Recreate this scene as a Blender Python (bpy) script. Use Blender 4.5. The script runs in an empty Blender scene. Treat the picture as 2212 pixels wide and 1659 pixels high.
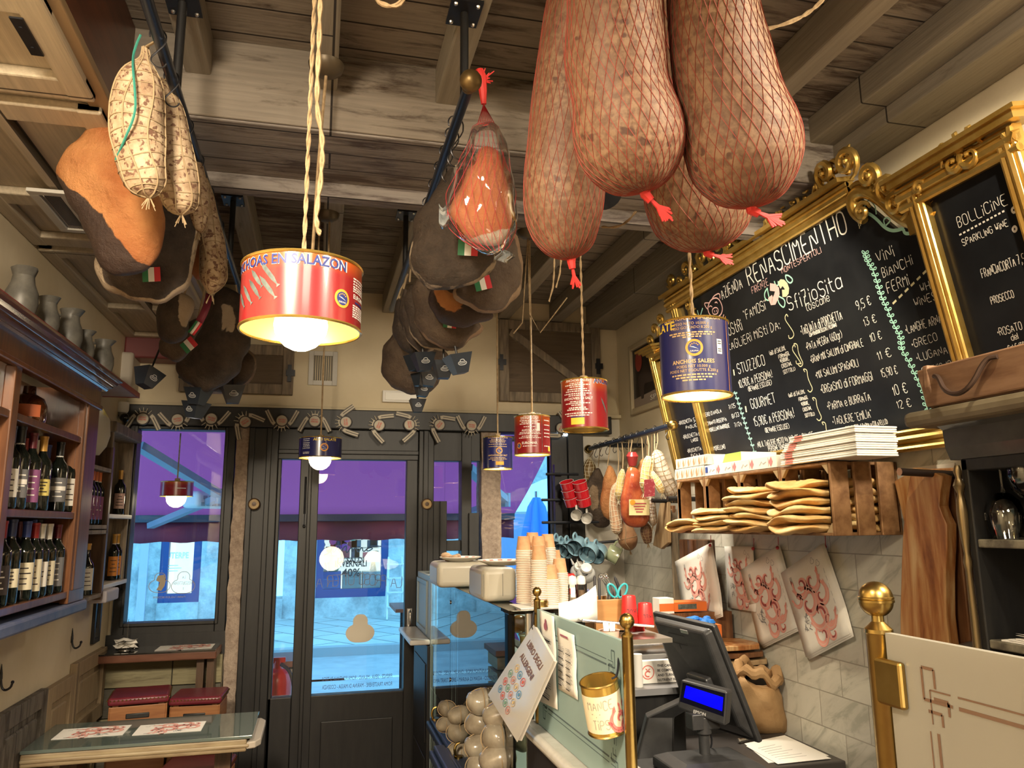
import bpy, bmesh, math, random
from math import sin, cos, pi, radians, sqrt, atan2
from mathutils import Vector as V, Matrix
random.seed(7)
S = bpy.context.scene
C = S.collection
# ---------------------------------------------------------------- camera
YAW, PITCH, ROLL, FPX, EYE = radians(14.14), radians(10.36), radians(-.528), 1661., V((0, 0, 1.65))
_f = V((sin(YAW)*cos(PITCH), cos(YAW)*cos(PITCH), sin(PITCH)))
_r = V((cos(YAW), -sin(YAW), 0))
_u = _r.cross(_f)
RT, UP = _r*cos(ROLL)+_u*sin(ROLL), -_r*sin(ROLL)+_u*cos(ROLL)
cam = bpy.data.objects.new('camera', bpy.data.cameras.new('camera'))
C.objects.link(cam)
cam.data.sensor_width = 36
cam.data.lens = 36*FPX/2212
cam.data.clip_start = .05
cam.matrix_world = Matrix.Translation(EYE) @ Matrix((RT, UP, -_f)).transposed().to_4x4()
S.camera = cam
def at(x, y, ax, val):
    """where the sight line through a spot of the photo meets a real plane of the room"""
    d = _f+RT*((x-1106)/FPX)-UP*((y-829.5)/FPX)
    if ax == 'd': return EYE+d*val
    i = 'xyz'.index(ax)
    return EYE+d*((val-EYE[i])/d[i])
# ---------------------------------------------------------------- view, world
S.view_settings.view_transform = 'Standard'
S.view_settings.look = 'None'
S.view_settings.gamma = 1
S.view_settings.use_curve_mapping = False
S.view_settings.exposure = 0.0
S.cycles.use_denoising = True
S.cycles.max_bounces = 7
S.cycles.diffuse_bounces = 3
S.cycles.glossy_bounces = 3
S.cycles.transmission_bounces = 4
S.cycles.transparent_max_bounces = 14
S.cycles.caustics_reflective = False
S.cycles.caustics_refractive = False
S.cycles.sample_clamp_indirect = 6
W = bpy.data.worlds.new('dusk_sky')
S.world = W
W.use_nodes = True
W.node_tree.nodes['Background'].inputs[0].default_value = (.20, .60, 1, 1)
W.node_tree.nodes['Background'].inputs[1].default_value = 3.1
def lamp(name, kind, loc, power, col=(1, .78, .5), size=.1, aim=None, **k):
    l = bpy.data.lights.new(name, kind)
    l.energy, l.color = power, col
    if kind == 'AREA': l.size = size
    else: l.shadow_soft_size = size
    for a, b in k.items(): setattr(l, a, b)
    o = bpy.data.objects.new(name, l)
    C.objects.link(o)
    o.location = loc
    if aim is not None: o.rotation_euler = (V(aim)-V(loc)).to_track_quat('-Z', 'Y').to_euler()
    return o
WARM = (1, .74, .45)
# lights, all added without fixtures except the first spot: two spots aimed at the menu boards, soft ones over the counter and behind the viewer
lamp('board_spot', 'SPOT', at(1312, 428, 'd', 2.3)+V((.02, .02, -.02)), 60, (1, .84, .58), .03, (1.86, 2.75, 2.1), spot_size=radians(78), spot_blend=.3)
lamp('board_spot', 'SPOT', (1.15, .75, 2.8), 62, (1, .84, .58), .02, (1.86, 1.85, 1.85), spot_size=radians(78), spot_blend=.15)  # second spot assumed, out of view, no fixture built
SP = radians(125)
lamp('added_soft_light', 'AREA', (.35, -1.1, 2.85), 85, (1, .86, .66), .6, (.35, -.4, 0), spread=SP)  # added soft light behind the viewer, lamp assumed and unseen
lamp('added_soft_light', 'AREA', (-.5, .15, 2.6), 66, (1, .84, .62), .3, (-.9, 2.5, .8), spread=SP)  # assumed unseen lamp, added to brighten the left wall
lamp('added_soft_light', 'AREA', (1.45, -.05, 2.88), 58, (1, .86, .66), .35, (1.45, 2.0, .7), spread=SP)  # added fill out of view, brightens the tiled wall at right
lamp('added_counter_fill', 'AREA', (1.25, 3.3, 2.7), 28, (1, .88, .70), .3, (1.3, 3.2, 0), spread=SP)  # added fill above the counter, no lamp hangs here
lamp('low_fill_light', 'POINT', (.2, -.9, 1.25), 16, (1, .82, .58), .15)  # added low fill behind the viewer, brightens ceiling and beam undersides
# ---------------------------------------------------------------- material helpers
class NT:
    def __init__(s, name):
        s.m = bpy.data.materials.new(name); s.m.use_nodes = True
        s.t = s.m.node_tree; s.t.nodes.clear()
        s.out = s.t.nodes.new('ShaderNodeOutputMaterial')
    def n(s, kind, props=None, **ins):
        nd = s.t.nodes.new('ShaderNode'+kind)
        for a, b in (props or {}).items(): setattr(nd, a, b)
        for a, b in ins.items():
            a = a.replace('_', ' ')
            sk = nd.inputs[int(a[1:])] if a[0] == 'i' and a[1:].isdigit() else nd.inputs[a]
            s.set(sk, b)
        return nd
    def set(s, sk, b):
        if isinstance(b, bpy.types.NodeSocket): s.t.links.new(b, sk)
        elif isinstance(b, bpy.types.Node): s.t.links.new(b.outputs[0], sk)
        elif isinstance(b, tuple) and sk.type == 'RGBA' and len(b) == 3: sk.default_value = (*b, 1)
        else: sk.default_value = b
    def mix(s, f, a, b, mode='MIX'):
        nd = s.t.nodes.new('ShaderNodeMix'); nd.data_type = 'RGBA'; nd.blend_type = mode
        s.set(nd.inputs[0], f); s.set(nd.inputs[6], a); s.set(nd.inputs[7], b)
        return nd.outputs[2]
    def ramp(s, f, *st):
        nd = s.t.nodes.new('ShaderNodeValToRGB'); s.set(nd.inputs[0], f)
        e = nd.color_ramp.elements
        while len(e) < len(st): e.new(.5)
        for k, (p, c) in enumerate(st):
            e[k].position = p
            e[k].color = (c, c, c, 1) if not isinstance(c, tuple) else (*c, 1)
        return nd.outputs[0]
    def math(s, op, a, b=0.):
        return s.n('Math', {'operation': op}, i0=a, i1=b).outputs[0]
    def co(s, sc=(1, 1, 1), perm=None, kind='Object', rot=(0, 0, 0)):
        o = s.n('TexCoord').outputs[kind]
        if perm:
            x = s.n('SeparateXYZ', i0=o)
            c = s.n('CombineXYZ')
            for i, p in enumerate(perm):
                if p is not None: s.t.links.new(x.outputs['xyz'.index(p)], c.inputs[i])
            o = c.outputs[0]
        if isinstance(sc, (int, float)): sc = (sc,)*3
        return s.n('Mapping', Vector=o, Scale=sc, Rotation=rot).outputs[0]
    def noise(s, sc, det=5., rough=.6, vec=None, dist=0., kind='Object'):
        if not isinstance(vec, bpy.types.NodeSocket): vec = s.co(vec or (1, 1, 1), kind=kind)
        return s.n('TexNoise', Vector=vec, Scale=float(sc), Detail=float(det), Roughness=rough, Distortion=dist).outputs[0]
    def pbr(s, col, rough=.5, metal=0., bump=None, bs=.3, bd=.01, **k):
        b = s.n('BsdfPrincipled', Base_Color=col, Roughness=rough, Metallic=metal, **k)
        if bump is not None:
            s.set(b.inputs['Normal'], s.n('Bump', Height=bump, Strength=bs, Distance=bd).outputs[0])
        return b.outputs[0]
    def done(s, sh):
        s.t.links.new(sh, s.out.inputs[0]); return s.m
_mc = {}
def mat(name, c, r=.5, m=0., c2=None, sc=8., st=(1, 1, 1), lo=.35, hi=.65, bump=0., bd=.004, emit=0., coat=0., det=5., kind='Object'):
    if name in _mc: return _mc[name]
    t = NT(name); h = None; col = c
    if c2 or bump:
        h = t.noise(sc, det, vec=st, kind=kind)
        if c2: col = t.ramp(h, (lo, c), (hi, c2))
    k = {}
    if coat: k['Coat_Weight'] = coat; k['Coat_Roughness'] = .08
    if emit: k['Emission_Color'] = c; k['Emission_Strength'] = emit
    _mc[name] = t.done(t.pbr(col, r, m, h if bump else None, bump, bd, **k))
    return _mc[name]
def thin_glass(name, tint=(.97, .99, .98), ior=1.45, haze=0., rough=0., extra=0.):
    t = NT(name)
    fr = t.n('Fresnel', IOR=ior).outputs[0]
    if extra: fr = t.math('MULTIPLY', fr, extra)
    a = t.n('BsdfTransparent', Color=tint).outputs[0]
    if haze: a = t.n('MixShader', i0=haze, i1=a, i2=t.n('BsdfDiffuse', Color=(.8, .85, .85)).outputs[0]).outputs[0]
    g = t.n('BsdfGlossy', Color=(1, 1, 1), Roughness=rough).outputs[0]
    return t.done(t.n('MixShader', i0=fr, i1=a, i2=g).outputs[0])
# ---------------------------------------------------------------- mesh helpers
def sub(a, b): return V(a)-V(b)
def chaikin(p, it=1, closed=False):
    for _ in range(it):
        q = []
        n = len(p)
        for i in range(n if closed else n-1):
            a, b = V(p[i]), V(p[(i+1) % n])
            q += [a*.75+b*.25, a*.25+b*.75]
        p = q if closed else [V(p[0])]+q+[V(p[-1])]
    return p
class MB:
    def __init__(s): s.v, s.f, s.m, s.k = [], [], [], {}
    def add(s, vs, fs, mi=0, k=None):
        b = len(s.v)
        s.v += [tuple(v) for v in vs]
        s.f += [[b+i for i in f] for f in fs]
        s.m += [mi]*len(fs)
        if k is not None:
            for i in range(len(vs)): s.k[b+i] = k if isinstance(k, (int, float)) else k[i]
        return s
    def box(s, lo, hi, mi=0):
        x0, y0, z0 = [min(a, b) for a, b in zip(lo, hi)]; x1, y1, z1 = [max(a, b) for a, b in zip(lo, hi)]
        return s.add([(x0, y0, z0), (x1, y0, z0), (x1, y1, z0), (x0, y1, z0), (x0, y0, z1), (x1, y0, z1), (x1, y1, z1), (x0, y1, z1)],
                     [(3, 2, 1, 0), (4, 5, 6, 7), (0, 1, 5, 4), (1, 2, 6, 5), (2, 3, 7, 6), (3, 0, 4, 7)], mi)
    def obox(s, c, u, v, w, mi=0):
        """box of half-axes u, v, w"""
        c, u, v, w = V(c), V(u), V(v), V(w)
        if u.cross(v).dot(w) < 0: w = -w
        q = [(-1, -1, -1), (1, -1, -1), (1, 1, -1), (-1, 1, -1), (-1, -1, 1), (1, -1, 1), (1, 1, 1), (-1, 1, 1)]
        return s.add([c+u*a+v*b+w*d for a, b, d in q], [(3, 2, 1, 0), (4, 5, 6, 7), (0, 1, 5, 4), (1, 2, 6, 5), (2, 3, 7, 6), (3, 0, 4, 7)], mi)
    def beam(s, a, b, w, h, up=(0, 0, 1), mi=0):
        a, b = V(a), V(b); d = b-a; n = d.normalized()
        sd = n.cross(V(up)).normalized(); u2 = sd.cross(n)
        return s.obox((a+b)/2, d/2, sd*w/2, u2*h/2, mi)
    def tube(s, pts, r, n=8, mi=0, cap=True, closed=False):
        P = [V(p) for p in pts]; m = len(P)
        rs = r if isinstance(r, (list, tuple)) else [r]*m
        if len(rs) != m: rs = [rs[min(int(i*len(rs)/m), len(rs)-1)] for i in range(m)]
        vs, fs, nrm = [], [], None
        for i, p in enumerate(P):
            a = P[(i-1) % m] if (closed or i) else P[i]; b = P[(i+1) % m] if (closed or i < m-1) else P[i]
            t = b-a
            if t.length < 1e-9: t = V((0, 0, 1))
            t.normalize()
            if nrm is None:
                nrm = t.orthogonal().normalized()
            nrm = (nrm-t*nrm.dot(t))
            nrm = nrm.normalized() if nrm.length > 1e-6 else t.orthogonal().normalized()
            bi = t.cross(nrm)
            for j in range(n):
                an = 2*pi*j/n
                vs.append(p+(nrm*cos(an)+bi*sin(an))*rs[i])
        for i in range(m if closed else m-1):
            for j in range(n):
                a, b = i*n+j, i*n+(j+1) % n
                c = ((i+1) % m)*n
                fs.append((a, b, c+(j+1) % n, c+j))
        if cap and not closed:
            fs.append(tuple(range(n-1, -1, -1))); fs.append(tuple(range((m-1)*n, m*n)))
        return s.add(vs, fs, mi)
    def loft(s, rings, mi=0, cap=True, k=None):
        n = len(rings[0]); vs = [p for r in rings for p in r]; fs = []
        for i in range(len(rings)-1):
            for j in range(n):
                fs.append((i*n+j, i*n+(j+1) % n, (i+1)*n+(j+1) % n, (i+1)*n+j))
        if cap:
            fs.append(tuple(range(n-1, -1, -1))); fs.append(tuple(range((len(rings)-1)*n, len(rings)*n)))
        return s.add(vs, fs, mi, k)
    def lathe(s, prof, c=(0, 0, 0), n=24, mi=0, ax=None, cap=False, a0=0., a1=2*pi):
        """prof: (radius, height) pairs turned about z through c, or about the direction ax"""
        c = V(c)
        R = V(ax).to_track_quat('Z', 'Y').to_matrix() if ax is not None else Matrix.Identity(3)
        full = abs(a1-a0-2*pi) < 1e-6
        q = n if full else n+1
        vs = [c+R @ V((r*cos(a0+(a1-a0)*j/n), r*sin(a0+(a1-a0)*j/n), h)) for r, h in prof for j in range(q)]
        fs = []
        for i in range(len(prof)-1):
            for j in range(n):
                b = (j+1) % q
                fs.append((i*q+j, i*q+b, (i+1)*q+b, (i+1)*q+j))
        if cap:
            if prof[0][0] > 1e-5: fs.append(tuple(range(q-1, -1, -1)))
            if prof[-1][0] > 1e-5: fs.append(tuple(range((len(prof)-1)*q, len(prof)*q)))
        return s.add(vs, fs, mi)
    def ball(s, c, r, sc=(1, 1, 1), n=16, mi=0, k=None):
        c = V(c); m = n//2; vs, fs = [], []
        for i in range(m+1):
            a = pi*i/m
            for j in range(n):
                b = 2*pi*j/n
                vs.append(c+V((sin(a)*cos(b)*sc[0], sin(a)*sin(b)*sc[1], cos(a)*sc[2]))*r)
        for i in range(m):
            for j in range(n): fs.append((i*n+j, (i+1)*n+j, (i+1)*n+(j+1) % n, i*n+(j+1) % n))
        return s.add(vs, fs, mi, k)
    def prism(s, poly, O, U, Vv, d, mi=0):
        """2D outline in the plane (O; U, V) thickened along U x V by d"""
        O, U, Vv = V(O), V(U), V(Vv); N = U.cross(Vv).normalized()*d; n = len(poly)
        a = [O+U*p[0]+Vv*p[1] for p in poly]
        ar = sum(poly[i][0]*poly[(i+1) % n][1]-poly[(i+1) % n][0]*poly[i][1] for i in range(n))
        if ar < 0: a.reverse()
        fs = [tuple(range(n-1, -1, -1)), tuple(range(n, 2*n))]+[(i, (i+1) % n, n+(i+1) % n, n+i) for i in range(n)]
        if d < 0: fs = [tuple(reversed(f)) for f in fs]
        return s.add(a+[p+N for p in a], fs, mi)
    def flat(s, poly, O, U, Vv, mi=0):
        O, U, Vv = V(O), V(U), V(Vv)
        return s.add([O+U*p[0]+Vv*p[1] for p in poly], [tuple(range(len(poly)))], mi)
    def ribbon(s, pts, w, O, U, Vv, mi=0):
        """flat stroke through 2D points; w one width or one per point"""
        O, U, Vv = V(O), V(U), V(Vv); n = len(pts); vs = []
        for i, p in enumerate(pts):
            a, b = pts[max(i-1, 0)], pts[min(i+1, n-1)]
            dx, dy = b[0]-a[0], b[1]-a[1]; l = sqrt(dx*dx+dy*dy) or 1
            h = (w[i] if isinstance(w, (list, tuple)) else w)/2
            for sg in (1, -1): vs.append(O+U*(p[0]-dy/l*h*sg)+Vv*(p[1]+dx/l*h*sg))
        return s.add(vs, [(2*i, 2*i+1, 2*i+3, 2*i+2) for i in range(n-1)], mi)
    def sheet(s, fn, nu, nv, mi=0, th=0.):
        vs = [V(fn(i/nu, j/nv)) for i in range(nu+1) for j in range(nv+1)]
        fs = [(i*(nv+1)+j, (i+1)*(nv+1)+j, (i+1)*(nv+1)+j+1, i*(nv+1)+j+1) for i in range(nu) for j in range(nv)]
        return s.add(vs, fs, mi)
    def grow(s, d):
        """push every vertex by noise d(v) along its direction from the mesh centre"""
        c = sum((V(v) for v in s.v), V())/len(s.v)
        s.v = [tuple(V(v)+(V(v)-c).normalized()*d(V(v))) for v in s.v]
        return s
    def map(s, fn):
        s.v = [tuple(fn(V(v))) for v in s.v]; return s
    def build(s, name, mats, parent=None, smooth=40, bevel=0., solid=0., label=None, seg=2):
        me = bpy.data.meshes.new(name)
        me.from_pydata(s.v, [], s.f)
        for m in (mats if isinstance(mats, (list, tuple)) else [mats]): me.materials.append(m)
        if any(s.m): me.polygons.foreach_set('material_index', s.m)
        if s.k:
            at_ = me.attributes.new('k', 'FLOAT', 'POINT')
            at_.data.foreach_set('value', [s.k.get(i, 0.) for i in range(len(s.v))])
        if smooth:
            me.polygons.foreach_set('use_smooth', [True]*len(me.polygons))
            me.set_sharp_from_angle(angle=radians(smooth))
        me.update()
        o = bpy.data.objects.new(name, me)
        C.objects.link(o)
        if solid:
            md = o.modifiers.new('thick', 'SOLIDIFY'); md.thickness = solid; md.offset = 0
        if bevel:
            md = o.modifiers.new('round', 'BEVEL'); md.width = bevel; md.segments = seg; md.limit_method = 'ANGLE'; md.angle_limit = radians(45)
        if label: o['label'] = label
        if parent is not None: own(o, parent)
        return o
_loc = {}
def own(o, p):
    o.parent = p
    l = V((0, 0, 0)); q = p
    if q.name in _loc: l = _loc[q.name]
    o.matrix_parent_inverse = Matrix.Translation(-l)
def thing(name, label, cat, loc=(0, 0, 0), group=None):
    o = bpy.data.objects.new(name, None); C.objects.link(o)
    o.empty_display_size = .05
    o.location = loc; _loc[o.name] = V(loc)
    return tag(o, label, cat, group)
def tag(o, label, cat, group=None):
    o['label'] = label; o['category'] = cat
    if group: o['group'] = group
    return o
def struct(o): o['kind'] = 'structure'; return o
def kids(o): return [c for c in C.objects if c.parent == o]
_kids = {}
def dup(root, label=None, loc=None, rot=None, scale=None, group=None):
    """copy of a thing with copies of its parts and sub-parts"""
    def go(o, p):
        c = o.copy(); C.objects.link(c)
        if p is not None: c.parent = p
        for ch in o.children: go(ch, c)
        return c
    c = go(root, None)
    if loc is not None: c.location = loc
    if rot is not None: c.rotation_euler = rot
    if scale is not None: c.scale = (scale,)*3 if isinstance(scale, (int, float)) else scale
    if label: c['label'] = label
    if group: c['group'] = group
    return c
def place(o, loc, rot=(0, 0, 0), scale=1):
    o.location = loc; o.rotation_euler = rot; o.scale = (scale,)*3 if isinstance(scale, (int, float)) else scale
    return o
# ---------------------------------------------------------------- lettering
G = dict(zip('ABCDEFGHIJKLMNOPQRSTUVWXYZ', '02 28 42;14 34|02 08 28 37 36 25 05 25 34 33 22 02|47 38 18 07 03 12 32 43|02 08 28 46 44 22 02|48 08 02 42;05 35|48 08 02;05 35|47 38 18 07 03 12 32 43 45 25|08 02;48 42;05 45|08 02|38 33 22 12 03|08 02;48 05 42|08 02 42|02 08 25 48 42|02 08 42 48|18 38 47 43 32 12 03 07 18|02 08 38 47 46 35 05|18 38 47 43 32 12 03 07 18;34 51|02 08 38 47 46 35 05;25 42|47 38 18 07 06 15 35 44 43 32 12 03|08 48;28 22|08 03 12 32 43 48|08 22 48|08 12 26 32 48|08 42;48 02|08 25 48;25 22|08 48 02 42;15 35'.split('|')))
G.update(dict(zip('0123456789', '18 38 47 43 32 12 03 07 18|06 18 12|07 18 38 47 46 02 42|08 48 25 35 44 43 32 12 03|32 38 04 44|48 08 05 35 44 43 32 02|38 05 03 12 32 43 44 35 05|08 48 12;15 35|15 06 07 18 38 47 46 35 15 04 03 12 32 43 44 35|45 15 06 07 18 38 47 44 22'.split('|'))))
G.update({'€': '57 48 28 17 13 22 42 53;06 36;04 34', '.': '02 03', ',': '13 01', ':': '02 03;05 06', '!': '18 14;12 13', '(': '28 06 04 22', ')': '08 26 24 02', '/': '02 38', '-': '05 25', "'": '08 07', '"': '08 07;18 17', '*': '04 14 15 05 04 15', '%': '02 48;07 08 18 17 07;32 33 43 42 32',
          'a': '45 36 16 05 03 12 32 43;46 42', 'c': '45 36 16 05 03 12 32 43', 'd': '45 36 16 05 03 12 32 43;48 42', 'e': '04 44 45 36 16 05 03 12 32 43', 'g': '45 36 16 05 03 12 32 43;46 41 30 10', 'i': '06 02;08 07', 'l': '08 02', 'n': '06 02;05 16 26 35 32', 'o': '16 36 45 43 32 12 03 05 16', 'r': '06 02;04 16 26', 's': '45 36 16 05 14 34 43 32 12 03', 't': '18 13 22 32;06 36', 'f': '38 28 17 12;05 25', 'm': '06 02;05 16 26 22;25 36 46 42'})
def hand(mb, txt, O, U, Vv, h, w=None, mi=0, jit=.25, sx=.8, align=0, rnd=1):
    """handwriting in single strokes, capital height h; returns its length"""
    k = h/6; w = w or h*.09; x = 0; st = []
    for ch in txt:
        g = G.get(ch) or G.get(ch.upper())
        if ch == ' ' or g is None: x += 3; continue
        mx = 0; dy = random.uniform(-jit, jit)
        for pl in g.split(';'):
            p = [(int(a[0]), int(a[1])-2) for a in pl.split()]
            mx = max(mx, max(a for a, b in p))
            p = [((x+a+random.uniform(-jit, jit)*.5)*k*sx, (b+dy+random.uniform(-jit, jit)*.5)*k) for a, b in p]
            if len(p) > 2 and rnd: p = [(q[0], q[1]) for q in chaikin([(a, b, 0) for a, b in p])]
            st.append(p)
        x += mx+1.7
    L = x*k*sx
    for p in st:
        mb.ribbon([(a-L*align, b) for a, b in p], w, O, U, Vv, mi)
    return L
_tx = {}
def glyphs(txt, bold=False):
    if (txt, bold) not in _tx:
        cu = bpy.data.curves.new('lettering', 'FONT'); cu.body = txt; cu.resolution_u = 2
        if bold: cu.offset = .022
        o = bpy.data.objects.new('lettering', cu); C.objects.link(o)
        bpy.context.view_layer.update()
        me = bpy.data.meshes.new_from_object(o.evaluated_get(bpy.context.evaluated_depsgraph_get()))
        _tx[txt, bold] = ([(v.co.x, v.co.y) for v in me.vertices], [tuple(p.vertices) for p in me.polygons])
        bpy.data.objects.remove(o); bpy.data.curves.remove(cu); bpy.data.meshes.remove(me)
    return _tx[txt, bold]
def prnt(mb, txt, O, U, Vv, h, mi=0, align=.5, wid=None, bold=False):
    """printed lettering; capital height about h; wid forces its length"""
    v, f = glyphs(txt, bold)
    if not v: return
    x0, x1 = min(a for a, b in v), max(a for a, b in v)
    k = h/.7; kx = wid/(x1-x0) if wid else k
    O, U, Vv = V(O), V(U), V(Vv)
    mb.add([O+U*((a-x0-(x1-x0)*align)*kx)+Vv*(b*k) for a, b in v], f, mi)
def wrapped(mb, c, r, fn):
    """bend what fn draws in the plane (x along, y up) round a can of radius r at c; x=0 faces the direction a0"""
    t = MB(); fn(t)
    vs = []
    bm = bmesh.new(); q = [bm.verts.new(v) for v in t.v]
    for f, i in zip(t.f, t.m):
        try: bm.faces.new([q[j] for j in f]).material_index = i
        except ValueError: pass
    st = r*.09
    for k in range(-int(3*r/st), int(3*r/st)+1):
        bmesh.ops.bisect_plane(bm, geom=bm.verts[:]+bm.edges[:]+bm.faces[:], plane_co=(k*st, 0, 0), plane_no=(1, 0, 0))
    bm.verts.index_update(); t.v = [tuple(v.co) for v in bm.verts]; t.f = [[v.index for v in f.verts] for f in bm.faces]; t.m = [f.material_index for f in bm.faces]; bm.free()
    for x, y, z in t.v:
        a = x/r
        vs.append(V(c)+V((sin(a)*(r+z), -cos(a)*(r+z), y)))
    b = len(mb.v); mb.v += [tuple(v) for v in vs]; mb.f += [[b+i for i in f] for f in t.f]; mb.m += t.m
X, Y, Z = V((1, 0, 0)), V((0, 1, 0)), V((0, 0, 1))
# ================================================================ materials of the room
def planks(name, la, lb, dark, width=.125, run='x', seam=.03, amt=.5):
    """weathered boards running along one axis, worn through to dark wood in streaks"""
    t = NT(name)
    perm = {'x': 'xyz', 'y': 'yxz', 'z': 'zyx'}[run]
    if run == 'xz': perm = 'xzy'
    v = t.co(1, perm)
    b = t.n('TexBrick', {'offset': .37}, Vector=v, Color1=la, Color2=lb, Mortar=tuple(c*.25 for c in dark), Scale=1., Mortar_Size=.0035, Mortar_Smooth=.2, Bias=0., Brick_Width=1.9, Row_Height=width)
    n1 = t.noise(4.2, 7, .68, t.co((1., 5.5, 5.5), perm), .5)
    n2 = t.noise(1.3, 3, .5, t.co((1, 1, 1), perm))
    f = t.math('ADD', t.math('MULTIPLY', n1, .72), t.math('MULTIPLY', n2, .42))
    c = t.mix(t.ramp(f, (amt, 0.), (amt+.13, 1.)), b.outputs[0], dark)
    g = t.noise(9, 4, .6, t.co((.4, 9, 9), perm))
    c = t.mix(.5, c, t.ramp(g, (.3, .45), (.75, 1.)), 'MULTIPLY')
    h = t.math('SUBTRACT', g, b.outputs[1])
    return t.done(t.pbr(c, .75, 0, h, .35, .006))
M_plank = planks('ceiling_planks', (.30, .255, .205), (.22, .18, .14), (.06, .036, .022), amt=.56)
M_joist = planks('joist_wood', (.32, .28, .22), (.29, .25, .20), (.13, .10, .075), .5, 'y', amt=.66)
M_beam = planks('beam_boards', (.33, .29, .26), (.25, .215, .19), (.10, .072, .062), .11, amt=.54)
def plaster(name, a, b, sc=2.5):
    t = NT(name)
    n = t.noise(sc, 5); n2 = t.noise(60, 3)
    return t.done(t.pbr(t.ramp(n, (.35, a), (.65, b)), .85, 0, n2, .12, .004))
M_wall = plaster('cream_plaster', (.62, .53, .36), (.69, .60, .43))
M_wallw = plaster('pale_plaster', (.66, .62, .54), (.74, .70, .62))
M_cream_wood = planks('cream_panel_paint', (.62, .53, .39), (.57, .48, .35), (.36, .27, .17), .8, 'y', amt=.74)
def marble_tiles():
    t = NT('marble_tiles')
    v = t.co(1, 'yzx')
    b = t.n('TexBrick', {'offset': .5}, Vector=v, Color1=(.66, .635, .55), Color2=(.55, .53, .46), Mortar=(.33, .30, .25), Scale=1., Mortar_Size=.0022, Mortar_Smooth=.1, Bias=0., Brick_Width=.27, Row_Height=.128)
    dv = t.n('VectorMath', {'operation': 'ADD'}, i0=t.co(1, 'yzx', rot=(0, 0, .6)), i1=t.n('VectorMath', {'operation': 'SCALE'}, i0=b.outputs[0], Scale=9.).outputs[0]).outputs[0]
    w = t.noise(5, 7, .62, t.n('Mapping', Vector=dv, Scale=(1, 3.2, 1)).outputs[0], 1.2)
    c = t.mix(t.ramp(w, (.36, .75), (.46, .2), (.58, 0.)), b.outputs[0], (.36, .36, .30))
    return t.done(t.pbr(c, .28, 0, t.math('MULTIPLY', b.outputs[1], -1.), .4, .003))
M_tiles = marble_tiles()
M_black = mat('black_paint', (.007, .007, .008), .46, c2=(.014, .0135, .013), sc=12, st=(3, 3, .4), bump=.15)
M_blackm = mat('black_metal', (.015, .016, .02), .35, .3)
M_rail = mat('blue_black_iron', (.035, .05, .085), .32, .7)
M_steel = mat('steel', (.62, .62, .63), .22, 1)
M_steelb = mat('brushed_steel', (.60, .58, .55), .3, 1)
M_brass = mat('brass', (.40, .28, .095), .30, 1, c2=(.32, .215, .065), sc=20)
M_gold = mat('gilded_wood', (.52, .32, .07), .3, .85, c2=(.66, .45, .14), sc=14, st=(1, 1, 1), bump=.1)
M_goldin = mat('gold_lacquer', (.75, .50, .12), .22, .85)
def stone(name, a, b):
    t = NT(name); n = t.noise(38, 8, .75); n2 = t.noise(5, 4)
    return t.done(t.pbr(t.ramp(t.math('ADD', t.math('MULTIPLY', n, .7), t.math('MULTIPLY', n2, .3)), (.34, a), (.64, b)), .9, 0, t.math('ADD', n, n2), .8, .015))
M_stone = stone('rough_stone', (.26, .19, .145), (.60, .48, .38))
M_red = mat('red_brown_wood', (.075, .02, .009), .35, c2=(.14, .04, .016), sc=6, st=(6, .7, 6))
M_cab = mat('cabinet_wood', (.10, .036, .014), .3, c2=(.19, .075, .028), sc=7, st=(5, 5, .6), coat=.3)
M_dark = mat('dark_wood', (.055, .028, .014), .45, c2=(.12, .065, .033), sc=8, st=(5, 5, .7))
M_oldwood = mat('old_grey_wood', (.13, .10, .07), .7, c2=(.28, .22, .15), sc=7, st=(7, 7, .8), bump=.4)
M_white = mat('white_paint', (.75, .73, .68), .5)
M_paper = mat('white_paper', (.80, .77, .71), .75)
M_pink = mat('print_pink', (.78, .36, .30), .8)
M_rose = mat('print_rose', (.62, .16, .13), .8)
M_dred = mat('print_dark_red', (.34, .07, .07), .8)
M_grey = mat('print_grey', (.22, .22, .23), .8)
M_ink = mat('ink_black', (.02, .02, .025), .6)
M_chalk = mat('chalk_white', (.86, .85, .82), .9)
M_mint = mat('chalk_mint', (.42, .80, .70), .9)
M_chpink = mat('chalk_pink', (.85, .55, .56), .9)
M_chyel = mat('chalk_yellow', (.80, .80, .38), .9)
M_glass = thin_glass('clear_glass')
M_green = thin_glass('counter_glass', (.90, .97, .94), 1.5)
M_rope = mat('hemp_rope', (.27, .18, .09), .85, c2=(.42, .30, .17), sc=60)
M_redp = mat('red_plastic', (.65, .03, .03), .3)
M_bulb = mat('bulb_glow', (1, .80, .50), .5, emit=26)
# ================================================================ room shell
XL, XR, YF, YB, ZC = -1.045, 1.87, 4.6, -2.6, 3.05
def block(name, lo, hi, m, bevel=0.):
    return struct(MB().box(lo, hi).build(name, m, smooth=0, bevel=bevel))
block('floor', (XL-.2, YB-.2, -.1), (XR+.2, YF+.15, 0), mat('floor_tiles', (.13, .08, .055), .4, c2=(.2, .13, .09), sc=3))
block('ceiling', (XL-.2, YB-.2, ZC), (XR+.2, YF+.15, ZC+.1), M_plank)
block('wall_left', (XL-.2, YB-.2, 0), (XL, YF+.12, ZC), plaster('left_plaster', (.60, .50, .33), (.68, .58, .41), 3))
block('wall_back', (XL, YB-.2, 0), (XR, YB, ZC), M_wall)
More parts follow.
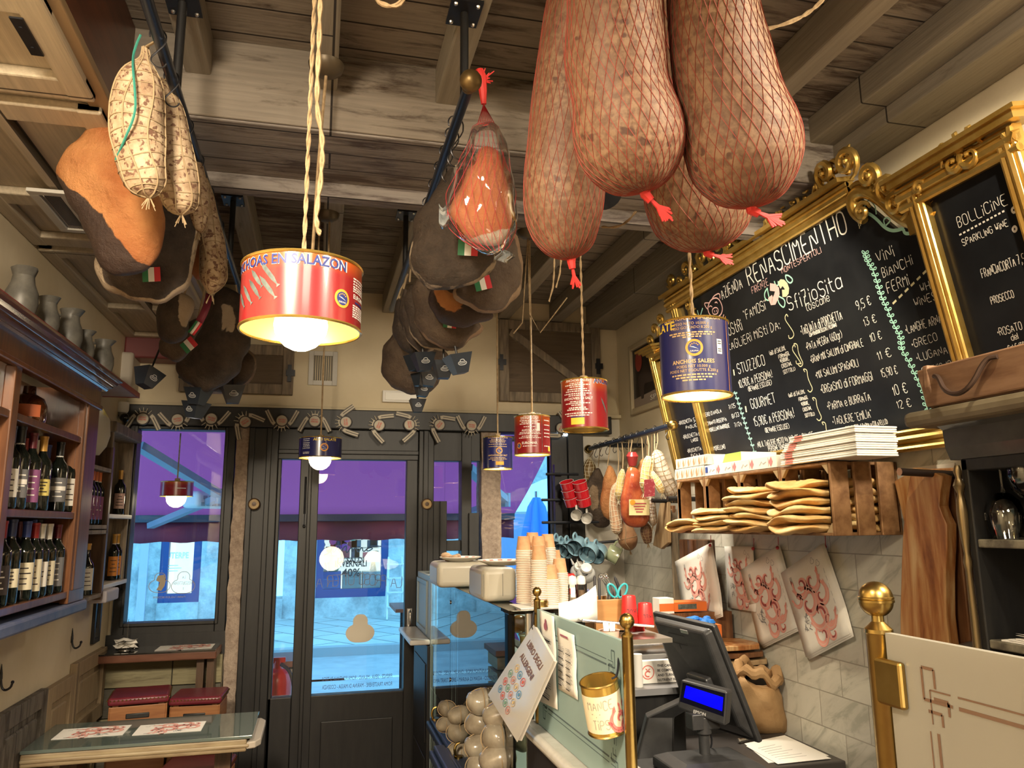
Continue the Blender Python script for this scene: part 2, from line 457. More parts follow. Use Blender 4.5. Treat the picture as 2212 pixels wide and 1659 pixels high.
# right wall: marble tiles to shoulder height, plaster above
wr = MB().box((XR, YB-.2, 0), (XR+.2, YF+.12, 1.885)).box((XR, YB-.2, 1.885), (XR+.2, YF+.12, ZC), 1)
struct(wr.build('wall_right', [M_tiles, M_wall], smooth=0))
# joists of the near and the far bay
jm = MB()
for x in (-.375, -.02, .345, .67, .985, 1.335): jm.box((x-.035, YB, 2.93), (x+.035, 2.175, ZC))
for x in (-.35, .025, .385, .74, 1.10, 1.45): jm.box((x-.04, 2.58, 2.93), (x+.04, YF, ZC))
struct(jm.build('ceiling_joists', M_joist, smooth=0, bevel=.006))
bm = MB().box((-.57, 2.175, 2.80), (XR, 2.525, ZC)).box((-.57, 2.525, 2.75), (XR, 2.585, ZC))
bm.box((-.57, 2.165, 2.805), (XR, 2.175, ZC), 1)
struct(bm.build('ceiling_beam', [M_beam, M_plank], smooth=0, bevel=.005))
wp = MB().box((1.63, YB, 2.955), (XR, 2.175, ZC)).box((1.72, YB, 2.90), (XR, 2.175, 2.955)).box((1.66, 2.585, 2.90), (XR, YF, ZC))
struct(wp.build('wall_plate_beam', M_joist, smooth=0, bevel=.005))
# left soffit faced with old cream door panels
sf = MB().box((XL, YB, 2.70), (-.57, 4.52, ZC), 0)
for y0, y1 in ((-2, .95), (1.0, 1.92), (1.97, 3.02), (3.07, 4.5)):       # panelled door leaves under the soffit
    for xa, xb in ((XL, -.99), (-.62, -.56), (-.83, -.80)):
        sf.box((xa, y0, 2.672), (xb, y1, 2.70), 1)
    for ya in (y0, y1-.09, (y0*.45+y1*.55)):
        sf.box((XL, ya, 2.6735), (-.56, ya+.09, 2.70), 1)
struct(sf.build('ceiling_soffit', [M_cream_wood, M_cream_wood], smooth=0, bevel=.006))
block('trim_1', (-.572, YB, 2.70), (-.548, 2.17, 3.045), M_red)
block('trim_2', (-.59, YB, 2.69), (-.535, 4.5, 2.715), mat('tan_moulding', (.32, .22, .12), .5), .004)
hg = MB().box((-.64, 1.60, 2.668), (-.615, 1.73, 2.672)).tube([(-.628, 1.63, 2.666), (-.628, 1.63, 2.6715)], .004).tube([(-.628, 1.70, 2.666), (-.628, 1.70, 2.6715)], .004)
tag(hg.build('iron_hinge_plate', M_blackm), 'small iron hinge plate on the cream soffit panel', 'hinge')
block('trim_3', (XL, 4.45, 2.56), (-.45, 4.6, 2.68), mat('maroon_moulding', (.16, .03, .03), .45), .01)
# ---------------------------------------------------------------- front wall
def FX(px, py=1100): return at(px, py, 'y', YF).x
def FZ(px, py): return at(px, py, 'y', YF).z
wf = MB().box((XL, YF, 2.317), (XR, YF+.12, ZC))
wf.box((1.60, YF, 0), (XR, YF+.12, 2.317), 1).box((XL, YF-.02, 0), (-.46, YF+.12, 1.085), 0).box((XL, YF, 1.02), (-1.03, YF+.12, 2.317), 0)
wf.box((.62, YF+.02, 0), (1.6, YF+.12, .9), 0)
struct(wf.build('wall_front', [M_wall, M_wallw], smooth=0))
block('trim_4', (-1.03, 4.53, 2.205), (1.79, 4.69, 2.317), M_black, .005)           # dark lintel board
block('trim_7', (XL+.001, 4.565, .98), (-.456, 4.585, 1.10), M_black)
block('trim_5', (XL, 4.56, 2.312), (XR, 4.6, 2.335), M_wall, .004)
# left window
wx0, wx1, wz0, wz1 = -.965, -.515, 1.157, 2.185
def frame(mb, x0, x1, z0, z1, w, y0, y1, mi=0, wb=None):
    wb = wb or w
    mb.box((x0-w, y0, z0-wb), (x0, y1, z1+w), mi).box((x1, y0, z0-wb), (x1+w, y1, z1+w), mi)
    mb.box((x0, y0, z1), (x1, y1, z1+w), mi).box((x0, y0, z0-wb), (x1, y1, z0), mi)
fm = MB(); frame(fm, wx0, wx1, wz0, wz1, .055, 4.57, 4.66, wb=.075)
frame(fm, wx0-.0, wx1+.0, wz0, wz1, .018, 4.555, 4.58)
w1 = struct(fm.build('window_1', M_black, smooth=0, bevel=.004))
MB().box((wx0, 4.625, wz0), (wx1, 4.631, wz1)).build('pane', M_glass, w1, smooth=0)
MB().box((-.455, 4.54, 1.3), (-.43, 4.57, 1.35)).box((-.4525, 4.55, 1.32), (-.4475, 4.56, 1.42)).map(lambda v: v+V((-.55, .01, -.02))).build('window_handle', M_blackm, w1)
# stone pier between window and door
def pier(name, x0, x1, y0, y1, z0, z1):
    m = MB(); nz, n = 40, 7
    rings = []
    for i in range(nz+1):
        z = z0+(z1-z0)*i/nz
        ps = [(x0+(x1-x0)*j/n, y0) for j in range(n+1)]+[(x1, y1), (x0, y1)]
        rings.append([V((x+random.uniform(-.004, .004), y+(random.uniform(-.004, .002) if y == y0 else 0), z)) for x, y in ps])
    m.loft(rings)
    return struct(m.build(name, M_stone))
pier('pillar_left', -.455, -.385, 4.565, 4.69, 0, 2.205)
# door leaf pair with two panes
dz0, dz1 = .735, 2.03
dl = MB()
dl.box((-.385, 4.57, 0), (-.225, 4.68, 2.205)).box((-.385, 4.55, 0), (-.355, 4.6, 2.205)).box((-.29, 4.555, 0), (-.262, 4.6, 2.205))   # left jamb boards
dl.box((-.225, 4.59, 0), (-.205, 4.66, 2.1)).box((-.10, 4.585, 0), (.005, 4.66, 2.06)).box((-.055, 4.565, 0), (-.035, 4.6, 2.06))     # meeting stile
dl.box((.508, 4.585, 0), (.575, 4.66, 2.06)).box((.575, 4.55, 0), (.665, 4.68, 2.205)).box((.60, 4.535, 0), (.63, 4.56, 2.205))
dl.box((-.225, 4.575, dz1), (.575, 4.66, 2.205)).box((-.225, 4.56, 2.06), (.575, 4.6, 2.085))
dl.box((-.225, 4.59, 0), (-.10, 4.66, dz0)).box((.0, 4.59, 0), (.51, 4.66, dz0)).box((.06, 4.58, .1), (.45, 4.6, .60))
dr = struct(dl.build('door_1', M_black, smooth=0, bevel=.004))
MB().box((.005, 4.625, dz0), (.508, 4.631, dz1)).build('pane', M_glass, dr, smooth=0)
MB().box((-.205, 4.625, dz0), (-.10, 4.631, dz1)).build('pane', M_glass, dr, smooth=0)
hz = FZ(884, 1335); hx = .535
MB().box((hx-.014, 4.575, hz-.055), (hx+.014, 4.585, hz+.055)).tube(chaikin([(hx, 4.58, hz+.045), (hx, 4.54, hz+.04), (hx, 4.53, hz), (hx, 4.54, hz-.04), (hx, 4.58, hz-.045)], 2), .006).build('door_handle', M_steelb, dr)
MB().tube([(-.068, 4.58, 1.65), (-.068, 4.58, 1.93)], .006).box((-.078, 4.575, 1.66), (-.058, 4.588, 1.72)).ball((-.068, 4.575, 1.65), .008).build('bolt', M_blackm, dr)
for i, (px, nm) in enumerate(((549, 'left'), (922, 'right'))):
    p = at(px, 1089, 'y', 4.545)
    q = MB().lathe([(0, .012), (.026, .012), (.029, .006), (.029, -.01)], p, 24, ax=(0, -1, 0))
    o = q.build('wooden_disc', mat('disc_wood', (.42, .29, .12), .5, c2=(.30, .19, .07), sc=40))
    tag(o, 'round wooden disc fixed to the black panel %s of the door' % nm, 'badge', (p.x, p.y, p.z))
    r = MB().lathe([(.0285, .012), (.031, .014), (.033, .01), (.033, -.01)], p, 24, ax=(0, -1, 0)).build('rim', M_dark); own(r, o)
    e = MB().lathe([(0, .0145), (.012, .0135), (.0125, .012)], p, 10, ax=(0, -1, 0)).build('emblem', M_dark); own(e, o)
# right window group beyond the glass case
rz0 = .9
rg = MB()
rg.box((.665, 4.56, 0), (.745, 4.66, 1.79)).box((.70, 4.545, 0), (.705, 4.6, 1.79)).box((.745, 4.60, 1.50), (.86, 4.66, 1.56)).box((.745, 4.6, 1.38), (.86, 4.66, 1.42))
rg.box((.665, 4.58, 2.03), (.95, 4.68, 2.205)).box((.835, 4.57, 0), (.895, 4.68, 2.205)).box((.875, 4.54, 0), (.935, 4.6, 1.72)).box((.665, 4.60, .8), (.9, 4.66, 1.0))
w2 = struct(rg.build('window_2', M_black, smooth=0, bevel=.004))
MB().box((.745, 4.64, .9), (.84, 4.646, 2.03)).build('pane', M_glass, w2, smooth=0)
MB().box((.665, 4.64, 1.79), (.745, 4.646, 2.03)).build('pane', M_glass, w2, smooth=0)
pier('pillar_right', .955, 1.072, 4.56, 4.72, 0, 2.205)
wg = MB(); frame(wg, 1.075, 1.395, 1.2, 2.16, .03, 4.6, 4.66)
wg.box((1.395, 4.56, 0), (1.50, 4.66, 2.205)).box((1.50, 4.54, 0), (1.60, 4.64, 2.205)).box((1.03, 4.57, 0), (1.4, 4.66, 1.2))
w3 = struct(wg.build('window_3', M_black, smooth=0, bevel=.004))
MB().box((1.075, 4.63, 1.2), (1.395, 4.636, 2.16)).build('pane', M_glass, w3, smooth=0)
ll = at(1205, 938, 'y', 4.55)
o = MB().tube([ll-X*.06, ll+X*.06], .011, 10).build('strip_light', mat('cool_light', (.8, .92, 1), .4, emit=6))
tag(o, 'short glowing white strip light under the dark lintel by the right window', 'light')
# ---------------------------------------------------------------- front wall fittings
def shutter(x0, x1, z0, z1, label, diag=True):
    t = thing('wooden_shutter', label, 'shutter', ((x0+x1)/2, 4.6, z0))
    wd = planks('shutter_boards', (.15, .105, .065), (.12, .083, .05), (.06, .04, .022), .18, 'x', amt=.62) if 'sb' not in _mc else _mc['sb']
    _mc['sb'] = wd
    MB().box((x0+.03, 4.575, z0+.03), (x1-.03, 4.6, z1-.03)).build('board', wd, t, smooth=0)
    fr_ = MB(); frame(fr_, x0+.06, x1-.06, z0+.06, z1-.06, .06, 4.56, 4.6)
    fr_.build('frame', M_oldwood, t, smooth=0, bevel=.004)
    if diag: MB().beam((x0+.07, 4.57, z1-.08), (x1-.07, 4.57, z0+.08), .05, .03, (0, 1, 0)).build('brace', M_oldwood, t, smooth=0, bevel=.003)
    for sx in (x0+.01, x1-.02):
        MB().box((sx-.02, 4.55, (z0+z1)/2-.035), (sx+.03, 4.562, (z0+z1)/2+.0)).box((sx-.012, 4.548, (z0+z1)/2-.07), (sx+.01, 4.56, (z0+z1)/2+.03)).build('latch', M_blackm, t)
    return t
a, b = at(1076, 692, 'y', YF), at(1296, 874, 'y', YF)
shutter(a.x, b.x, b.z, a.z, 'brown plank shutter with diagonal brace on cream wall right of the hams')
a, b = at(395, 740, 'y', YF), at(632, 855, 'y', YF)
shutter(a.x, b.x, b.z, a.z, 'weathered plank shutter on cream wall behind the big red lamp', False)
def grille(o0, U, Vv, w, h, nslat, label, deep, vert=False):
    """louvred air vent: frame, slats, dark back"""
    O = V(o0); t = thing('air_vent', label, 'vent', O)
    N = V(U).cross(V(Vv)).normalized()
    U, Vv = V(U).normalized(), V(Vv).normalized()
    m = MB(); fw = .028
    for c0, hw, hh in ((O+U*fw/2+Vv*h/2, fw/2, h/2), (O+U*(w-fw/2)+Vv*h/2, fw/2, h/2), (O+U*w/2+Vv*fw/2, w/2-fw, fw/2), (O+U*w/2+Vv*(h-fw/2), w/2-fw, fw/2)):
        m.obox(c0+N*.006, U*hw, Vv*hh, N*.006)
    m.build('frame', mat('vent_white', (.55, .53, .48), .45), t, smooth=0, bevel=.002)
    MB().obox(O+U*w/2+Vv*h/2-N*.004, U*(w/2-fw), Vv*(h/2-fw), N*.001).build('duct', mat('vent_dark', (.02, .016, .012), .8), t, smooth=0)
    m = MB()
    for i in range(nslat):
        q = (i+.5)/nslat
        if vert: m.obox(O+U*(fw+q*(w-2*fw))+Vv*h/2+N*.003, (U*.5+N*.6)*.006, Vv*(h/2-fw), (U*.6-N*.5)*.001)
        else: m.obox(O+Vv*(fw+q*(h-2*fw))+U*w/2+N*.003, U*(w/2-fw), (Vv*.5+N*.6)*.006, (Vv*.6-N*.5)*.001)
    m.build('slats', mat('vent_slat', (.30, .28, .24), .5), t, smooth=0)
    return t
a = at(668, 765, 'y', YF)
grille((a.x, 4.598, at(668, 832, 'y', YF).z), X, Z, .165, .205, 9, 'white wall vent with upright slats behind the big red lamp', 0, True)
grille((-.885, 2.46, 2.664), Y, X, .34, .115, 13, 'white louvred vent in the cream soffit panel beside the orange ham', 0)
a = at(862, 858, 'y', YF)
o = MB().box((a.x-.10, 4.57, a.z-.035), (a.x+.115, 4.6, a.z+.035)).box((a.x-.085, 4.566, a.z-.024), (a.x+.10, 4.57, a.z+.024), 1).build('emergency_light', [M_white, mat('pale_lens', (.8, .78, .7), .3)], bevel=.004)
tag(o, 'slim pale emergency light on cream wall above the door', 'emergency light')
# switch box and camera at the left corner
a = at(262, 812, 'y', 4.5)
o = MB().box((a.x-.10, 4.42, a.z-.10), (a.x+.07, 4.6, a.z+.12)).build('white_unit', mat('unit_beige', (.45, .40, .33), .5), bevel=.015)
tag(o, 'plain beige box unit on the wall beside the last jug', 'wall unit')
a = at(260, 885, 'y', 4.45)
t = thing('security_camera', 'small white security camera at the dark lintel left end', 'camera', a)
MB().box((a.x-.045, a.y, a.z-.035), (a.x+.0, a.y+.06, a.z+.03)).build('mount', M_black, t, bevel=.004)
MB().lathe([(0, .03), (.03, .03), (.032, .02), (.032, -.012), (.026, -.025)], a+V((.01, 0, .01)), 18).build('base', M_white, t)
MB().tube([a+V((.01, 0, -.012)), a+V((.025, -.02, -.05))], .02, 12).build('neck', mat('grey_plastic', (.3, .3, .3), .4), t)
MB().ball(a+V((.03, -.025, -.045)), .024, n=14).build('lens', mat('dark_lens', (.01, .01, .012), .1), t)
# ================================================================ outside
FY = 16.
M_pave = None
def paving(name, a, b, row, bw, rot=0.):
    t = NT(name)
    v = t.co(1, rot=(0, 0, rot))
    br = t.n('TexBrick', {'offset': .5}, Vector=v, Color1=a, Color2=b, Mortar=tuple(c*.35 for c in a), Scale=1., Mortar_Size=.02, Mortar_Smooth=.1, Bias=0., Brick_Width=bw, Row_Height=row)
    n = t.noise(1.5, 6)
    return t.done(t.pbr(t.mix(.4, br.outputs[0], t.ramp(n, (.3, .5), (.7, 1.)), 'MULTIPLY'), .7))
def out(name, lo, hi, m): return struct(MB().box(lo, hi).build(name, m, smooth=0))
out('street_road', (-14, 8.6, -.3), (16, 12.2, -.22), mat('asphalt', (.30, .31, .33), .8, c2=(.42, .43, .45), sc=2))
out('street_pavement_near', (-14, 4.75, -.3), (16, 8.6, -.12), paving('near_paving', (.55, .56, .55), (.48, .49, .49), .6, 1.2))
out('street_pavement_far', (-14, 12.2, -.3), (16, FY, -.1), paving('far_paving', (.62, .64, .62), (.5, .53, .52), .55, 1.6, 1.0))
out('street_kerb', (-14, 12.05, -.3), (16, 12.25, -.095), mat('kerb_stone', (.35, .36, .37), .8))
o = MB()
for x in (-4, -1.2, 1.6): o.box((x-2, 10.2, -.219), (x+1.6, 10.32, -.217))
tag(o.build('road_line', mat('road_white', (.7, .7, .68), .7), smooth=0), 'white painted line along the street outside the door', 'road marking')
def facade():
    m = MB(); t = NT('facade_stone')
    n = t.noise(2.2, 8, .7); n2 = t.noise(18, 4)
    ms = t.done(t.pbr(t.ramp(n, (.34, (.30, .33, .34)), (.62, (.68, .70, .68))), .85, 0, n2, .4, .03))
    xs = [at(p, 1250, 'y', FY).x for p in (343, 432, 577, 612, 682, 838)]
    e0, e1, l0, l1, m0, m1 = xs
    zb, zt = at(760, 1290, 'y', FY).z, 2.6
    cuts = [(-16, e0), (e1, l0-.3), (l1, m0), (m1, 18)]
    for a, b in cuts: m.box((a, FY, -.1), (b, FY+.8, 2.6))
    m.box((-16, FY, 2.6), (18, FY+.8, 6))
    for a, b in ((e0, e1), (m0, m1), (l0-.3, l1)): m.box((a, FY-.05, -.1), (b, FY+.8, zb))
    struct(m.build('street_facade', ms, smooth=0))
    struct(MB().box((at(300, 1250, 'y', FY).x, FY-.06, -.1), (at(318, 1250, 'y', FY).x, FY, 5)).build('street_pilaster', mat('lavender_stone', (.58, .56, .66), .8), smooth=0))
    return e0, e1, l0, l1, m0, m1, zb, zt
e0, e1, l0, l1, m0, m1, zb, zt = facade()
M_blueframe = mat('shop_frame_blue', (.02, .055, .20), .4)
M_lit = mat('shop_lit_wall', (.80, .86, .86), .6, emit=.55)
def shop(x0, x1, label, sign):
    t = thing('shop_window', label, 'shop window', ((x0+x1)/2, FY, zb))
    f = MB(); frame(f, x0+.14, x1-.14, zb+.16, zt, .14, FY+.02, FY+.16, wb=.16)
    f.build('window_frame', M_blueframe, t, smooth=0)
    b = MB().box((x0, FY+1.6, zb), (x1, FY+1.65, zt+.2)).box((x0, FY+.3, zb-.05), (x1, FY+1.6, zb)).box((x0-.03, FY+.3, zb), (x0, FY+1.6, zt)).box((x1, FY+.3, zb), (x1+.03, FY+1.6, zt))
    b.build('interior', M_lit, t, smooth=0)
    MB().box((x0, FY+.08, zb+.1), (x1, FY+.09, zt)).build('pane', M_glass, t, smooth=0)
    s = MB(); sign(s); s.build('lettering', [M_ink, M_chalk], t, smooth=0)
    return t
cx = (e0+e1)/2
def sign_e(s):
    p = at(380, 1206, 'y', FY+.07); prnt(s, 'EUTERPE', p, X, Z, .11, 1, wid=.45, bold=True)
    for i in range(3): s.box((p.x-.22, FY+.07, p.z-.14-i*.05), (p.x+.05+.06*(i % 2), FY+.071, p.z-.125-i*.05), 1)
shop(e0, e1, 'lit shop window with white lettering across the street behind the left window', sign_e)
def sign_m(s):
    O = V((0, FY+.07, 0)); p = at(758, 1188, 'y', FY+.07)
    pts = [(-.55, -.10), (-.42, -.06), (-.33, .12), (-.36, -.10), (-.22, .14), (-.24, -.10), (-.08, .14), (-.10, -.10), (.02, .08), (.02, -.06), (.10, .08), (.14, -.08), (.22, .08), (.24, -.06), (.34, .04), (.46, .03), (.30, -.05), (.34, .08), (.62, .06)]
    s.ribbon([(q[0], q[1]) for q in chaikin([(a, b, 0) for a, b in pts], 2)], .022, p, X, Z)
    s.ribbon([(.2, .2), (.3, .24), (.45, .22)], .02, p, X, Z)
    for txt, py, h, wd in (('DI SALDI', 1216, .11, .52), ('INVERNALI', 1224, .12, .62), ('40%', 1245, .15, .36)):
        prnt(s, txt, at(758, py, 'y', FY+.07), X, Z, h, 0, wid=wd, bold=True)
sm = shop(m0, m1, 'lit lamp shop window with sale lettering across the street behind the door', sign_m)
# what stands in the lamp shop window
def plinth(px0, px1, py, col, label):
    a, b = at(px0, py, 'y', FY+.5), at(px1, py, 'y', FY+.5)
    o = MB().box((a.x, FY+.5, zb), (b.x, FY+.9, a.z)).build('display_plinth', col, smooth=0)
    tag(o, label, 'plinth')
    return (a+b)/2
plinth(694, 737, 1236, mat('plinth_blue', (.02, .20, .75), .5), 'bright blue display plinth at left in the lamp shop window')
plinth(741, 781, 1236, mat('plinth_grey', (.35, .52, .56), .5), 'grey green display plinth in middle of the lamp shop window')
plinth(784, 826, 1235, mat('plinth_pale', (.48, .63, .72), .5), 'pale blue display plinth at right in the lamp shop window')
def shop_lamp(px, py, col, r, label, glow=0.):
    p = at(px, py, 'y', FY+.7)
    t = thing('mushroom_lamp', label, 'lamp', p)
    MB().lathe([(r*.35, 0), (r*.3, .05), (r*.18, .2), (r*.2, .24)], p, 14, cap=True).build('base', col, t)
    MB().lathe([(r, .18), (r*.95, .26), (r*.6, .36), (0, .4)], p, 16).build('lamp_shade', mat('lit_shade', (1, .9, .7), .5, emit=1.6) if glow else col, t)
shop_lamp(806, 1232, M_white, .2, 'white mushroom lamp glowing on the pale blue plinth', 1)
shop_lamp(700, 1234, M_white, .19, 'white mushroom lamp on the bright blue plinth')
shop_lamp(718, 1180, mat('lamp_red', (.55, .06, .05), .4), .13, 'red mushroom lamp high in the lamp shop window')
shop_lamp(730, 1178, mat('lamp_navy', (.03, .04, .12), .4), .15, 'dark navy mushroom lamp high in the lamp shop window')
shop_lamp(762, 1168, mat('lamp_green', (.35, .55, .42), .4), .16, 'pale green mushroom lamp high in the lamp shop window')
sh = MB()
for k, pz in enumerate((1164, 1183, 1205)):
    p = at(760, pz, 'y', FY+1.0); sh.box((m0+.1, FY+.95, p.z-.02), (m1-.1, FY+1.3, p.z))
for k in range(26):
    p = at(random.uniform(705, 822), random.choice((1164, 1183, 1205)), 'y', FY+1.1)
    h = random.uniform(.1, .24); w = random.uniform(.05, .1)
    sh.box((p.x-w, FY+1.05, p.z), (p.x+w, FY+1.15, p.z+h), random.choice((1, 2, 3, 4, 5)))
o = sh.build('goods_on_shelves', [M_white, mat('goods_a', (.1, .12, .2), .5), mat('goods_b', (.6, .5, .2), .5), mat('goods_c', (.5, .15, .2), .5), mat('goods_d', (.2, .35, .5), .5), mat('goods_e', (.6, .55, .5), .5)])
o['kind'] = 'stuff'; tag(o, 'small homeware crowded on shelves at the back of the lamp shop', 'homeware')
p = at(720, 1234, 'y', FY+.65)
t = thing('flower_vase', 'pale green vase of pink and blue flowers in the lamp shop', 'vase', p)
MB().lathe([(.09, 0), (.13, .08), (.13, .2), (.07, .3), (.08, .33)], p, 14).build('vase', mat('vase_green', (.35, .75, .55), .3), t)
fl = MB()
for k in range(12): fl.ball(p+V((random.uniform(-.3, .3), random.uniform(-.1, .1), random.uniform(.45, .85))), random.uniform(.06, .09), n=8, mi=k % 3)
fl.build('flowers', [mat('petal_pink', (.75, .12, .45), .6), mat('petal_violet', (.45, .12, .6), .6), mat('petal_blue', (.12, .3, .8), .6)], t)
# step ladder against the far facade
p = at(852, 1312, 'y', FY-.5); p.z = -.1
t = thing('step_ladder', 'white folding step ladder on the far pavement', 'ladder', p)
lm = MB()
for sx in (-.16, .16):
    lm.beam(p+V((sx, -.25, 0)), p+V((sx*.8, 0, 1.15)), .035, .03).beam(p+V((sx, .25, 0)), p+V((sx*.8, 0, 1.15)), .03, .03)
lm.build('rails', M_white, t, smooth=0)
for k in range(4):
    z = .22+.26*k; f = 1-z/1.15
    MB().box(p+V((-.16, -.25*f-.06, z)), p+V((.16, -.25*f+.06, z+.025))).build('step', M_white, t, smooth=0)
# awning with its folding arms
def awning():
    t = thing('awning', 'purple fabric awning with maroon valance outside door and windows', 'awning', (0, 4.8, 2.45))
    n = NT('awning_fabric')
    c = n.ramp(n.noise(1.2, 4), (.35, (.26, .085, .19)), (.65, (.32, .11, .25)))
    sh = n.n('MixShader', i0=.72, i1=n.n('BsdfDiffuse', Color=c).outputs[0], i2=n.n('BsdfTranslucent', Color=(.80, .30, .50)).outputs[0]).outputs[0]
    fab = n.done(sh)
    a, b = (4.8, 2.5), (6.4, 1.735)
    MB().sheet(lambda u, v: (-4+5.62*u, a[0]+(b[0]-a[0])*v, a[1]+(b[1]-a[1])*v-.05*sin(pi*v)), 24, 8).build('canopy', fab, t, solid=.004)
    MB().box((-4, 6.37, 1.69), (1.62, 6.44, 1.75)).build('front_bar', mat('awning_bar', (.05, .06, .09), .4), t, smooth=0, bevel=.005)
    MB().sheet(lambda u, v: (-4+5.62*u, 6.42+.01*sin(u*60), 1.70-v*(.16+.006*sin(u*120))), 120, 2).build('valance', mat('valance_maroon', (.20, .022, .05), .7), t, solid=.004)
    MB().lathe([(.06, -4), (.06, 1.65)], (0, 4.82, 2.56), 14, ax=X).build('roller', mat('awning_bar', (.05, .06, .09), .4), t)
    arm = mat('arm_white', (.24, .30, .38), .4)
    for e in ((at(298, 962, 'y', 4.95), at(480, 1072, 'y', 5.65), at(325, 1136, 'y', 6.3)), (at(1010, 1010, 'y', 4.95), at(1090, 1080, 'y', 5.6), at(1000, 1110, 'y', 6.3))):
        r = MB()
        r.beam(e[0], e[1], .07, .045).beam(e[1], e[2], .055, .04).tube([e[1]-Z*.05, e[1]+Z*.05], .045, 10)
        r.build('folding_arm', arm, t, smooth=0)
awning()
def heater(px, py, y, w, label, rz):
    p = at(px, py, 'y', y); t = thing('outdoor_heater', label, 'heater', p)
    R = Matrix.Rotation(rz, 3, 'Z')
    MB().box((-w/2, -.08, -.06), (w/2, .08, .06)).map(lambda v: p+R @ v).build('housing', mat('heater_white', (.62, .68, .70), .4), t, bevel=.03, seg=3)
    h = MB()
    for r in range(2):
        for k in range(6): h.box((-w*.42+k*w*.145+r*w*.05, -.083, -.045+r*.045), (-w*.42+k*w*.145+w*.1+r*w*.05, -.078, -.02+r*.045))
    h.map(lambda v: p+R @ v).build('slots', mat('heater_slot', (.3, .36, .4), .5), t, smooth=0)
heater(452, 1080, 5.9, .36, 'white heater box under the awning seen through left window', .9)
heater(790, 962, 5.2, .40, 'white heater box under the awning at top of the door pane', 0)
# fire extinguisher and slatted box outside the left door pane
p = at(597, 1500, 'y', 4.98); p.z = 0
zt_ = at(602, 1418, 'y', 4.98).z
t = thing('fire_extinguisher', 'red fire extinguisher with black hose behind left door pane', 'fire extinguisher', p)
zz = zt_-.52
MB().lathe([(0, 0), (.075, 0), (.085, .02), (.085, .38), (.078, .42), (.05, .45), (.025, .455), (.025, .48)], p+Z*zz, 20).build('cylinder', M_redp, t)
MB().tube([p+V((0, 0, zz+.46)), p+V((0, 0, zz+.5))], .022, 12).box(p+V((-.05, -.015, zz+.485)), p+V((.045, .015, zz+.515))).build('valve', M_redp, t, bevel=.004)
MB().tube(chaikin([p+V((.02, -.03, zz+.48)), p+V((.075, -.07, zz+.45)), p+V((.105, -.08, zz+.34)), p+V((.10, -.08, zz+.1)), p+V((.06, -.09, zz+.03))], 2), .011).build('hose', M_ink, t)
st = MB().box(p+V((-.12, -.1, 0)), p+V((.12, .12, zz))).build('stand', M_dark, t, smooth=0)
p2 = at(618, 1432, 'y', 5.35)
t = thing('slatted_box', 'slatted wooden box behind the fire extinguisher outside', 'box', (p2.x-.05, p2.y, -.12))
m = MB()
for k in range(12): m.box((p2.x-.2, p2.y, .04+k*.1), (p2.x+.05, p2.y+.3, .04+k*.1+.075))
m.map(lambda v: V((v.x, v.y, min(v.z-.16, p2.z-.02))))
m.build('slats', mat('box_wood', (.45, .3, .17), .6), t, smooth=0)
MB().box((p2.x-.24, p2.y-.04, p2.z-.02), (p2.x+.07, p2.y+.34, p2.z+.015)).build('lid', mat('lid_brown', (.22, .08, .05), .5), t, smooth=0)
# tall table outside at the right of the door
p = at(862, 1312, 'y', 6.0)
t = thing('bar_table', 'tall thin legged table outside at right of door pane', 'table', (p.x, p.y, -.12))
MB().box(p+V((-.05, -.25, -.012)), p+V((.4, .25, .012))).build('top', mat('lid_brown', (.22, .08, .05), .5), t, smooth=0)
for dx in (0., .34):
    q = MB().tube([p+V((dx, -.2, 0)), V((p.x+dx, p.y-.2, -.12))], .012).tube([V((p.x+dx, p.y-.2, .3)), V((p.x+dx+.2, p.y-.2, .3))], .008)
    q.build('leg', M_blackm, t)
# right window view: parasol, closed umbrella, arch
p = at(1165, 1100, 'y', 11.)
t = thing('parasol', 'open white parasol beyond the right window', 'parasol', (p.x+.35, 11, -.22))
MB().lathe([(1.35, 0), (.9, .22), (.3, .48), (0, .55)], V((p.x+.35, 11, p.z-.05)), 8).build('canopy', mat('parasol_white', (.85, .88, .88), .7), t, smooth=0)
MB().tube([(p.x+.35, 11, -.22), (p.x+.35, 11, p.z+.5)], .03).build('pole', M_steel, t)
p = at(1160, 1145, 'y', 9.8)
t = thing('closed_parasol', 'closed blue parasol beyond the right window', 'parasol', (p.x, 9.8, -.22))
m = MB()
rings = []
for i, (z, r) in enumerate(((.42, .04), (.3, .10), (0, .16), (-.3, .22), (-.5, .25), (-.56, .2))):
    rings.append([V((p.x+r*(1+.25*cos(6*a))*cos(a), 9.8+r*(1+.25*cos(6*a))*sin(a), p.z+z)) for a in [2*pi*k/36 for k in range(36)]])
m.loft(rings).build('canopy', mat('parasol_blue', (.07, .22, .62), .7), t)
MB().tube([(p.x, 9.8, -.22), (p.x, 9.8, p.z+.5)], .025).build('pole', M_steel, t)
p = at(1100, 1180, 'y', FY)
ar = MB()
for k in range(12):
    a0, a1 = pi*k/12, pi*(k+1)/12
    ar.beam((p.x+.95*cos(a0), FY-.06, p.z+.1+.95*sin(a0)), (p.x+.95*cos(a1), FY-.06, p.z+.1+.95*sin(a1)), .16, .12, (0, 1, 0))
for sx in (-.95, .95): ar.box((p.x+sx-.08, FY-.12, -.1), (p.x+sx+.08, FY, p.z+.1))
o = ar.build('shop_arch', mat('arch_grey', (.14, .18, .24), .6), smooth=0)
tag(o, 'dark arched doorway across the street beyond the right window', 'doorway')
d = MB().box((p.x-.87, FY-.02, -.1), (p.x+.87, FY-.005, p.z+.9)).build('door_panel', mat('arch_blue', (.22, .30, .5), .5), smooth=0); own(d, o)
